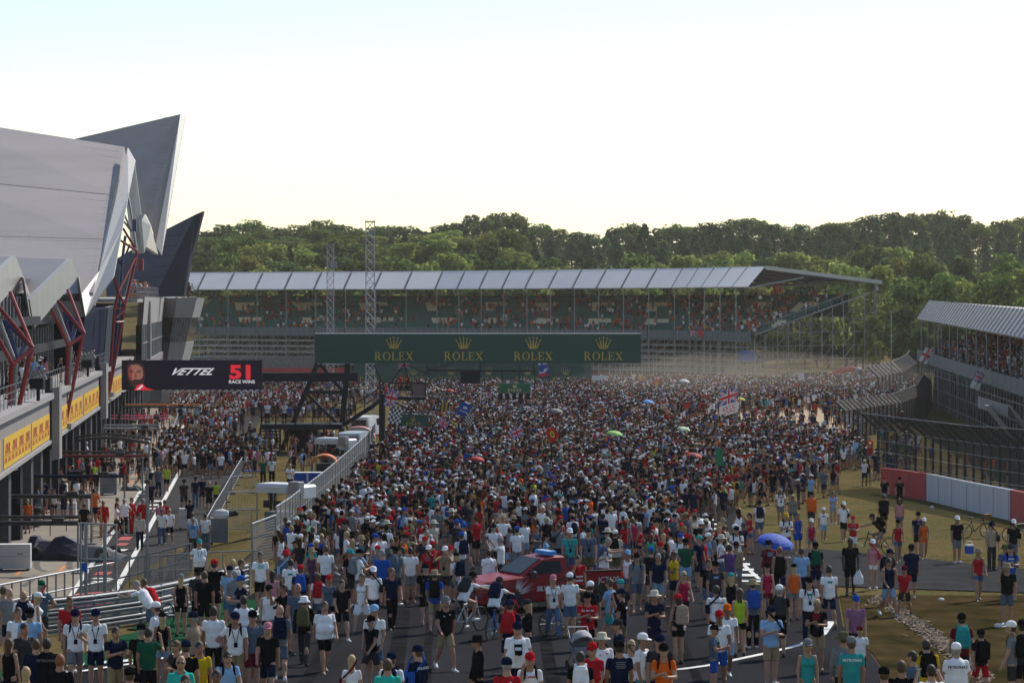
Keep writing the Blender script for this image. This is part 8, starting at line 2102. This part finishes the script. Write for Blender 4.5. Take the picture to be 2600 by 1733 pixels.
    pal = lambda names, w: np.array([DYE[c] for c in names])[rng.choice(len(names), n, p=np.array(w) / sum(w))]
    top = pal(['white', 'black', 'navy', 'red', 'grey', 'slate', 'lightblue', 'blue', 'teal', 'green', 'orange', 'pink', 'khaki', 'maroon', 'cream', 'charcoal', 'yellow', 'lime'], [21, 20, 18, 10, 7, 4, 3, 4, 2, 2, 2, 1, 1.5, 3, 2, 9, .7, .4])
    k3 = A[:, 5] == 3; t3 = pal(['red', 'orange', 'maroon', 'black', 'white', 'grey', 'navy', 'pink', 'yellow'], [20, 14, 10, 8, 14, 8, 6, 5, 1]); top[k3] = t3[k3]
    k1 = A[:, 5] == 1; t1 = pal(['white', 'red', 'pink', 'navy', 'black', 'lightblue', 'cream'], [30, 22, 6, 8, 8, 6, 8]); top[k1] = t1[k1]
    k2 = A[:, 5] == 2; t2 = pal(['navy', 'black', 'white', 'slate', 'charcoal', 'red', 'lightblue', 'pink'], [20, 18, 22, 10, 12, 7, 8, 3]); top[k2] = t2[k2]
    top[A[:, 5] == 4] = DYE['orange']
    bot = pal(FB, [16, 14, 14, 12, 12, 12, 8, 6, 6]); hat = pal(['white', 'black', 'red', 'navy', 'cream', 'khaki', 'blue', 'grey', 'teal'], [26, 18, 14, 12, 10, 6, 4, 8, 2])
    hair = np.array([(.025, .016, .012), (.07, .04, .02), (.36, .25, .13), (.22, .21, .2)])[rng.choice(4, n, p=[.4, .35, .15, .1])]
    skin = np.array([(.36, .20, .135), (.30, .16, .105), (.40, .235, .165), (.20, .105, .065), (.34, .165, .115)])[rng.integers(0, 5, n)]
    pack = pal(['black', 'navy', 'grey', 'red', 'blue', 'olive'], [20, 14, 8, 4, 5, 4])
    jit = lambda c: np.clip(c * rng.uniform(.8, 1.15, (n, 1)), 0, .8)
    for nm, c in (('ctop', top), ('cbot', bot), ('chat', hat), ('chair', hair), ('cskin', skin), ('cpack', pack)):
        att(nm, 'FLOAT_COLOR', np.concatenate([jit(c), np.ones((n, 1))], 1).astype(np.float32), 'color')
    att('rot', 'FLOAT_VECTOR', np.stack([np.zeros(n), np.zeros(n), A[:, 3]], 1).astype(np.float32), 'vector')
    s = rng.normal(.98, .06, n).clip(.72, 1.12)
    att('scl', 'FLOAT_VECTOR', np.stack([s, s, s], 1).astype(np.float32), 'vector'); att('variant', 'INT', A[:, 4].astype(np.int32))
    o = bpy.data.objects.new('crowd', me); COL.objects.link(o)
    ng = bpy.data.node_groups.new('crowd', 'GeometryNodeTree'); ng.interface.new_socket('Geometry', in_out='INPUT', socket_type='NodeSocketGeometry'); ng.interface.new_socket('Geometry', in_out='OUTPUT', socket_type='NodeSocketGeometry')
    N, L = ng.nodes, ng.links; gi, go = N.new('NodeGroupInput'), N.new('NodeGroupOutput'); ip = N.new('GeometryNodeInstanceOnPoints'); ci = N.new('GeometryNodeCollectionInfo')
    ci.inputs['Collection'].default_value = src; ci.inputs['Separate Children'].default_value = True; ci.inputs['Reset Children'].default_value = True
    def na(name, typ): a = N.new('GeometryNodeInputNamedAttribute'); a.data_type = typ; a.inputs['Name'].default_value = name; return a.outputs['Attribute']
    e2r = N.new('FunctionNodeEulerToRotation'); L.new(na('rot', 'FLOAT_VECTOR'), e2r.inputs[0])
    L.new(gi.outputs[0], ip.inputs['Points']); L.new(ci.outputs[0], ip.inputs['Instance']); ip.inputs['Pick Instance'].default_value = True
    L.new(na('variant', 'INT'), ip.inputs['Instance Index']); L.new(e2r.outputs[0], ip.inputs['Rotation']); L.new(na('scl', 'FLOAT_VECTOR'), ip.inputs['Scale']); L.new(ip.outputs[0], go.inputs[0])
    md = o.modifiers.new('crowd', 'NODES'); md.node_group = ng
    tag(o, 'dense crowd of spectators packed along the straight and in the stands', 'crowd', kind='stuff')
    print('crowd', n, 'people', len(PEOPLE), 'dup labels', [k for k, v in USED.items() if isinstance(k, str) and v > 1])
crowd()
# ---------------------------------------------------------------- trees
def leaf_mat(name, c, tr=0.5):
    m = bpy.data.materials.new(name); m.use_nodes = True; N = m.node_tree.nodes; L = m.node_tree.links; N.clear()
    o = N.new('ShaderNodeOutputMaterial'); d = N.new('ShaderNodeBsdfDiffuse'); t = N.new('ShaderNodeBsdfTranslucent'); x = N.new('ShaderNodeMixShader'); x.inputs[0].default_value = tr
    nz = N.new('ShaderNodeTexNoise'); nz.inputs['Scale'].default_value = .9; tc = N.new('ShaderNodeTexCoord'); oi = N.new('ShaderNodeObjectInfo'); mx = N.new('ShaderNodeMix'); mx.data_type = 'RGBA'; L.new(tc.outputs['Object'], nz.inputs['Vector'])
    mx.inputs[6].default_value = (*[v * 1.35 for v in c], 1); mx.inputs[7].default_value = (*[v * 2.2 for v in c], 1); L.new(nz.outputs[0], mx.inputs[0])
    h = N.new('ShaderNodeHueSaturation'); mr = N.new('ShaderNodeMapRange'); mr.inputs[3].default_value = .75; mr.inputs[4].default_value = 1.25; L.new(oi.outputs['Random'], mr.inputs[0]); L.new(mr.outputs[0], h.inputs['Value']); L.new(mx.outputs[2], h.inputs['Color'])
    mh = N.new('ShaderNodeMapRange'); mh.inputs[3].default_value = .475; mh.inputs[4].default_value = .52; L.new(oi.outputs['Random'], mh.inputs[0]); L.new(mh.outputs[0], h.inputs['Hue'])
    L.new(h.outputs[0], d.inputs[0]); L.new(h.outputs[0], t.inputs[0]); L.new(d.outputs[0], x.inputs[1]); L.new(t.outputs[0], x.inputs[2]); L.new(x.outputs[0], o.inputs[0])
    return m
BARK = mat('bark', (.09, .07, .055), .9, .25, 2.0, .5, 12)
GREENS = {'mid': [leaf_mat('leaf_mid_a', (.095, .125, .035)), leaf_mat('leaf_mid_b', (.065, .09, .026))], 'light': [leaf_mat('leaf_light_a', (.17, .185, .05)), leaf_mat('leaf_light_b', (.12, .145, .04))], 'dark': [leaf_mat('leaf_dark_a', (.06, .088, .03)), leaf_mat('leaf_dark_b', (.04, .06, .022))], 'conifer': [leaf_mat('needle_a', (.075, .112, .048), .4), leaf_mat('needle_b', (.052, .082, .034), .4)]}
def quads(P, Nrm, size, rng, name, mats):
    n = len(P); a = np.cross(Nrm, rng.normal(size=(n, 3))); a /= np.linalg.norm(a, axis=1)[:, None] + 1e-9; b = np.cross(Nrm, a)
    s = (size * rng.uniform(.6, 1.35, n))[:, None]; asp = rng.uniform(.55, 1.0, n)[:, None]
    V = np.stack([P - a * s - b * s * asp * .3, P + b * s * asp, P + a * s + b * s * .1, P - b * s * asp], 1).reshape(-1, 3)
    me = bpy.data.meshes.new(name); me.from_pydata(V.tolist(), [], np.arange(n * 4).reshape(n, 4).tolist())
    for m in mats: me.materials.append(m)
    me.polygons.foreach_set('material_index', rng.integers(0, len(mats), n).astype(np.int32)); me.update(); return me
def broadleaf(seed, mats, w=5.0, h=15.0, nl=2300):
    rng = np.random.default_rng(seed); mb = MB(); limbs = []
    mb.tube((0, 0, 0), (.1, 0, h * .35), .34, 8, 0, .24)
    lobes = []
    for k in range(16):
        a = rng.uniform(0, 6.28); zz = rng.uniform(.28, .93); rr = w * rng.uniform(.25, .78) * math.sqrt(max(.05, 1 - ((zz - .52) / .5) ** 2))
        c = np.array([rr * math.cos(a), rr * math.sin(a), h * zz]); r = w * rng.uniform(.26, .44); lobes.append((c, r))
        if k < 9: mb.tube((.05, 0, h * (.2 + .02 * k)), Vector(c * [.8, .8, .92]), .12, 5, 0, .03)
    lobes.append((np.array([0, 0, h * .84]), w * .42))
    P, Nn = [], []
    for c, r in lobes:
        m = nl // len(lobes); d = rng.normal(size=(m, 3)); d /= np.linalg.norm(d, axis=1)[:, None]; rad = r * (rng.uniform(.35, 1, (m, 1)) ** .45) * (1 + .18 * np.sin(d[:, :1] * 9 + d[:, 1:2] * 7))
        q = c + d * rad * np.array([1, 1, .85]); P.append(q); nn = d * .55 + rng.normal(size=(m, 3)) * .5 + np.array([-.1, -.1, .9]); Nn.append(nn / np.linalg.norm(nn, axis=1)[:, None])
    P, Nn = np.concatenate(P), np.concatenate(Nn); keep = P[:, 2] < h
    return mb.mesh('trunk', BARK), quads(P[keep], Nn[keep], .36, rng, 'crown', mats)
def conifer(seed, mats, w=3.5, h=15.0, nl=3000):
    rng = np.random.default_rng(seed); mb = MB(); mb.tube((0, 0, 0), (0, 0, h * .96), .22, 6, 0, .03)
    t = rng.uniform(0, 1, nl) ** .8; z = h * (.10 + .90 * t); lay = .72 + .28 * np.sin(z * 5.2 + rng.uniform(0, 6))
    a = rng.uniform(0, 6.28, nl); bump = 1 + .22 * np.sin(a * 3 + z * 1.4); r = w * (1 - t ** 1.6) ** .9 * bump * lay * (.35 + .65 * rng.uniform(0, 1, nl) ** .5) + .12
    P = np.stack([r * np.cos(a), r * np.sin(a), z - r * .28], 1); Nn = np.stack([np.cos(a) * .5, np.sin(a) * .5, np.full(nl, 1.1)], 1) + rng.normal(size=(nl, 3)) * .45; Nn /= np.linalg.norm(Nn, axis=1)[:, None]
    return mb.mesh('trunk', BARK), quads(P, Nn, .34, rng, 'crown', mats)
BL = [broadleaf(1, GREENS['mid']), broadleaf(2, GREENS['light'], 4.6, 15), broadleaf(3, GREENS['dark'], 4.8, 15), broadleaf(4, GREENS['mid'], 5.4, 15), broadleaf(5, GREENS['light'], 4.2, 15), broadleaf(6, GREENS['dark'], 5.6, 15)]
CF = [conifer(11, GREENS['conifer']), conifer(12, GREENS['conifer'], 3.8), conifer(13, GREENS['conifer'], 2.9)]
def tree(kind, px, top, Y, wid, label, group):
    tr, cr = kind; p = W(px, top, Y); g0 = gz(p.x, Y); h = max(5.0, p.z - g0); s = h / 15.0
    T = empty('conifer_tree' if kind in CF else 'broadleaf_tree', (p.x, Y, g0)); T['local'] = 1; tag(T, label, 'tree', group); T.rotation_euler = (0, 0, trnd.uniform(0, 6.28)); T.scale = (wid, wid, s)
    for nm, me in (('trunk', tr), ('crown', cr)):
        o = bpy.data.objects.new(nm, me); COL.objects.link(o); o.parent = T
trnd = random.Random(21)
def sky_line(px):     # pixel row of the tree tops against the sky
    return np.interp(px, [430, 500, 570, 620, 700, 800, 870, 950, 1010, 1080, 1160, 1230, 1290, 1350, 1430, 1480, 1520, 1590, 1640, 1700, 1790, 1850, 1900, 1960, 2010, 2060, 2120, 2180, 2240, 2330, 2400, 2460, 2490, 2540, 2600, 2800], [590, 582, 572, 552, 582, 560, 568, 575, 562, 580, 552, 540, 538, 556, 578, 575, 585, 565, 562, 575, 560, 548, 552, 562, 565, 575, 560, 545, 540, 535, 536, 552, 572, 555, 545, 535])
def band(n, Y0, dY, off, kinds, wid, label, group, jit=14, x0=400, x1=2720):
    for i in range(n):
        px = x0 + (x1 - x0) * (i + trnd.uniform(.1, .9)) / n; Y = Y0 + trnd.uniform(-dY, dY)
        tree(trnd.choice(kinds), px, sky_line(px) + off + trnd.uniform(-jit, jit), Y, trnd.uniform(*wid), '%s, %s from the left' % (label, '%d%s' % (i + 1, 'th' if 3 < (i + 1) % 100 < 21 else {1: 'st', 2: 'nd', 3: 'rd'}.get((i + 1) % 10, 'th'))), group)
GB, GC = 'broadleaf trees behind the far grandstand', 'conifers on the wooded slope'
band(66, 820, 30, 4, [CF[0]] + [BL[0], BL[2], BL[3], BL[5], BL[2]], (1.1, 1.6), 'tree on the skyline of the wooded slope', 'trees along the skyline', 9)
band(54, 735, 25, 34, CF, (1.0, 1.3), 'tall grey-green conifer high on the wooded slope', GC, 10, 900)
band(20, 740, 25, 26, [BL[3], BL[0], BL[1]], (1.1, 1.4), 'leafy tree high on the slope behind the pit building fins', 'broadleaf trees high on the slope', 12, 400, 1150)
band(50, 668, 22, 62, CF, (.95, 1.2), 'grey-green conifer halfway down the wooded slope', 'conifers halfway down the slope', 12, 1000)
band(24, 640, 20, 50, [BL[1], BL[4], BL[0], BL[2]], (1.0, 1.3), 'leafy tree halfway down the slope at the left', 'broadleaf trees halfway down the slope', 14, 400, 1300)
band(44, 596, 16, 84, [BL[0], BL[2], BL[1], BL[4], BL[5]], (.85, 1.15), 'leafy tree low on the slope behind the far grandstand', GB, 16, 400, 2300)
band(38, 556, 12, 112, [BL[0], BL[1], BL[4], BL[2]], (.75, 1.0), 'leafy tree directly behind the roof of the far grandstand', 'trees directly behind the grandstand roof', 12, 420, 2300)
band(26, 536, 6, 168, [BL[1], BL[4], BL[0]], (.6, .8), 'young pale tree showing under the far grandstand roof', 'young trees behind the grandstand seats', 8, 420, 2300)
# larger single trees at the right
for px, top, Y, k, w_, lab in ((2292, 775, 425, 5, .78, 'dark round tree standing at the end of the far grandstand'), (2150, 655, 478, 1, .95, 'tall pale leafy tree behind the end of the grandstand roof'), (2230, 672, 470, 4, .9, 'pale leafy tree between the two grandstands'), (2310, 700, 455, 0, .9, 'mid green tree above the dark round tree'), (2395, 690, 440, 3, .95, 'mid green tree above the start of the ribbed roof'), (2470, 705, 430, 1, .85, 'yellow-green tree behind the ribbed roof'), (2545, 690, 425, 3, 1.0, 'broad green tree behind the ribbed roof near the edge'), (2620, 680, 420, 4, 1.0, 'yellow-green tree cut by the right edge'), (2215, 800, 440, 4, .5, 'small pale tree left of the dark round tree'), (2350, 640, 500, 0, 1.0, 'tall tree at the foot of the conifers above the dark tree'), (2450, 650, 495, 2, 1.0, 'dark tall tree at the foot of the conifers'), (2560, 640, 490, 0, 1.05, 'tall green tree at the foot of the conifers near the edge'), (2340, 830, 418, 2, .6, 'dark bushy tree behind the pale post'), (2420, 800, 410, 2, .6, 'dark tree behind the side grandstand posts'), (2520, 800, 405, 5, .6, 'dark tree seen through the side grandstand')):
    tree(BL[k], px, top, Y, w_, lab, None)
band(20, 508, 8, 275, [BL[2], BL[0], BL[5]], (.5, .75), 'low bush behind the scaffold of the far grandstand', 'bushes behind the grandstand scaffold', 10, 1600, 2290)
# ---------------------------------------------------------------- haze: dusty summer air round the whole place
def haze():
    mb = MB(); mb.box((0, 800, 22), (2100, 1760, 48)); o = mb.build('haze', [])
    m = bpy.data.materials.new('haze_air'); m.use_nodes = True; N = m.node_tree.nodes; N.clear(); out = N.new('ShaderNodeOutputMaterial'); v = N.new('ShaderNodeVolumePrincipled')
    v.inputs['Color'].default_value = (.98, .94, .88, 1); v.inputs['Density'].default_value = HAZE; v.inputs['Anisotropy'].default_value = 0.45
    m.node_tree.links.new(v.outputs[0], out.inputs['Volume']); o.data.materials.append(m)
    tag(o, 'dusty summer haze over the whole circuit', 'haze', kind='stuff')
HAZE = 0.00008
haze()
def dust():
    rng = random.Random(6); mb = MB(); R = []
    ph = [rng.uniform(0, 6.28) for _ in range(6)]
    for k in range(13):
        t = math.pi * k / 12; ring = []
        for i in range(28):
            a = 2 * math.pi * i / 28; b = 1 + .16 * math.sin(3 * a + ph[0] + 2 * t) + .12 * math.sin(5 * a + ph[1] - 3 * t) + .10 * math.sin(2 * a + 4 * t + ph[2])
            r = max(.01, math.sin(t)) * b; ring.append(Vector((29 + 24 * r * math.cos(a), 352 + 44 * r * math.sin(a), 1.6 - 4.0 * math.cos(t) * (.8 + .2 * b))))
        R.append(ring)
    mb.loft(R, 0, True); o = mb.build('dust', [], smooth=True)
    m = bpy.data.materials.new('dust_air'); m.use_nodes = True; N = m.node_tree.nodes; N.clear(); out = N.new('ShaderNodeOutputMaterial'); v = N.new('ShaderNodeVolumePrincipled')
    v.inputs['Color'].default_value = (.93, .82, .70, 1); v.inputs['Density'].default_value = .0019; v.inputs['Anisotropy'].default_value = .4
    m.node_tree.links.new(v.outputs[0], out.inputs['Volume']); o.data.materials.append(m)
    tag(o, 'pale dust raised over the gravel in front of the far grandstand', 'dust', kind='stuff')
dust()
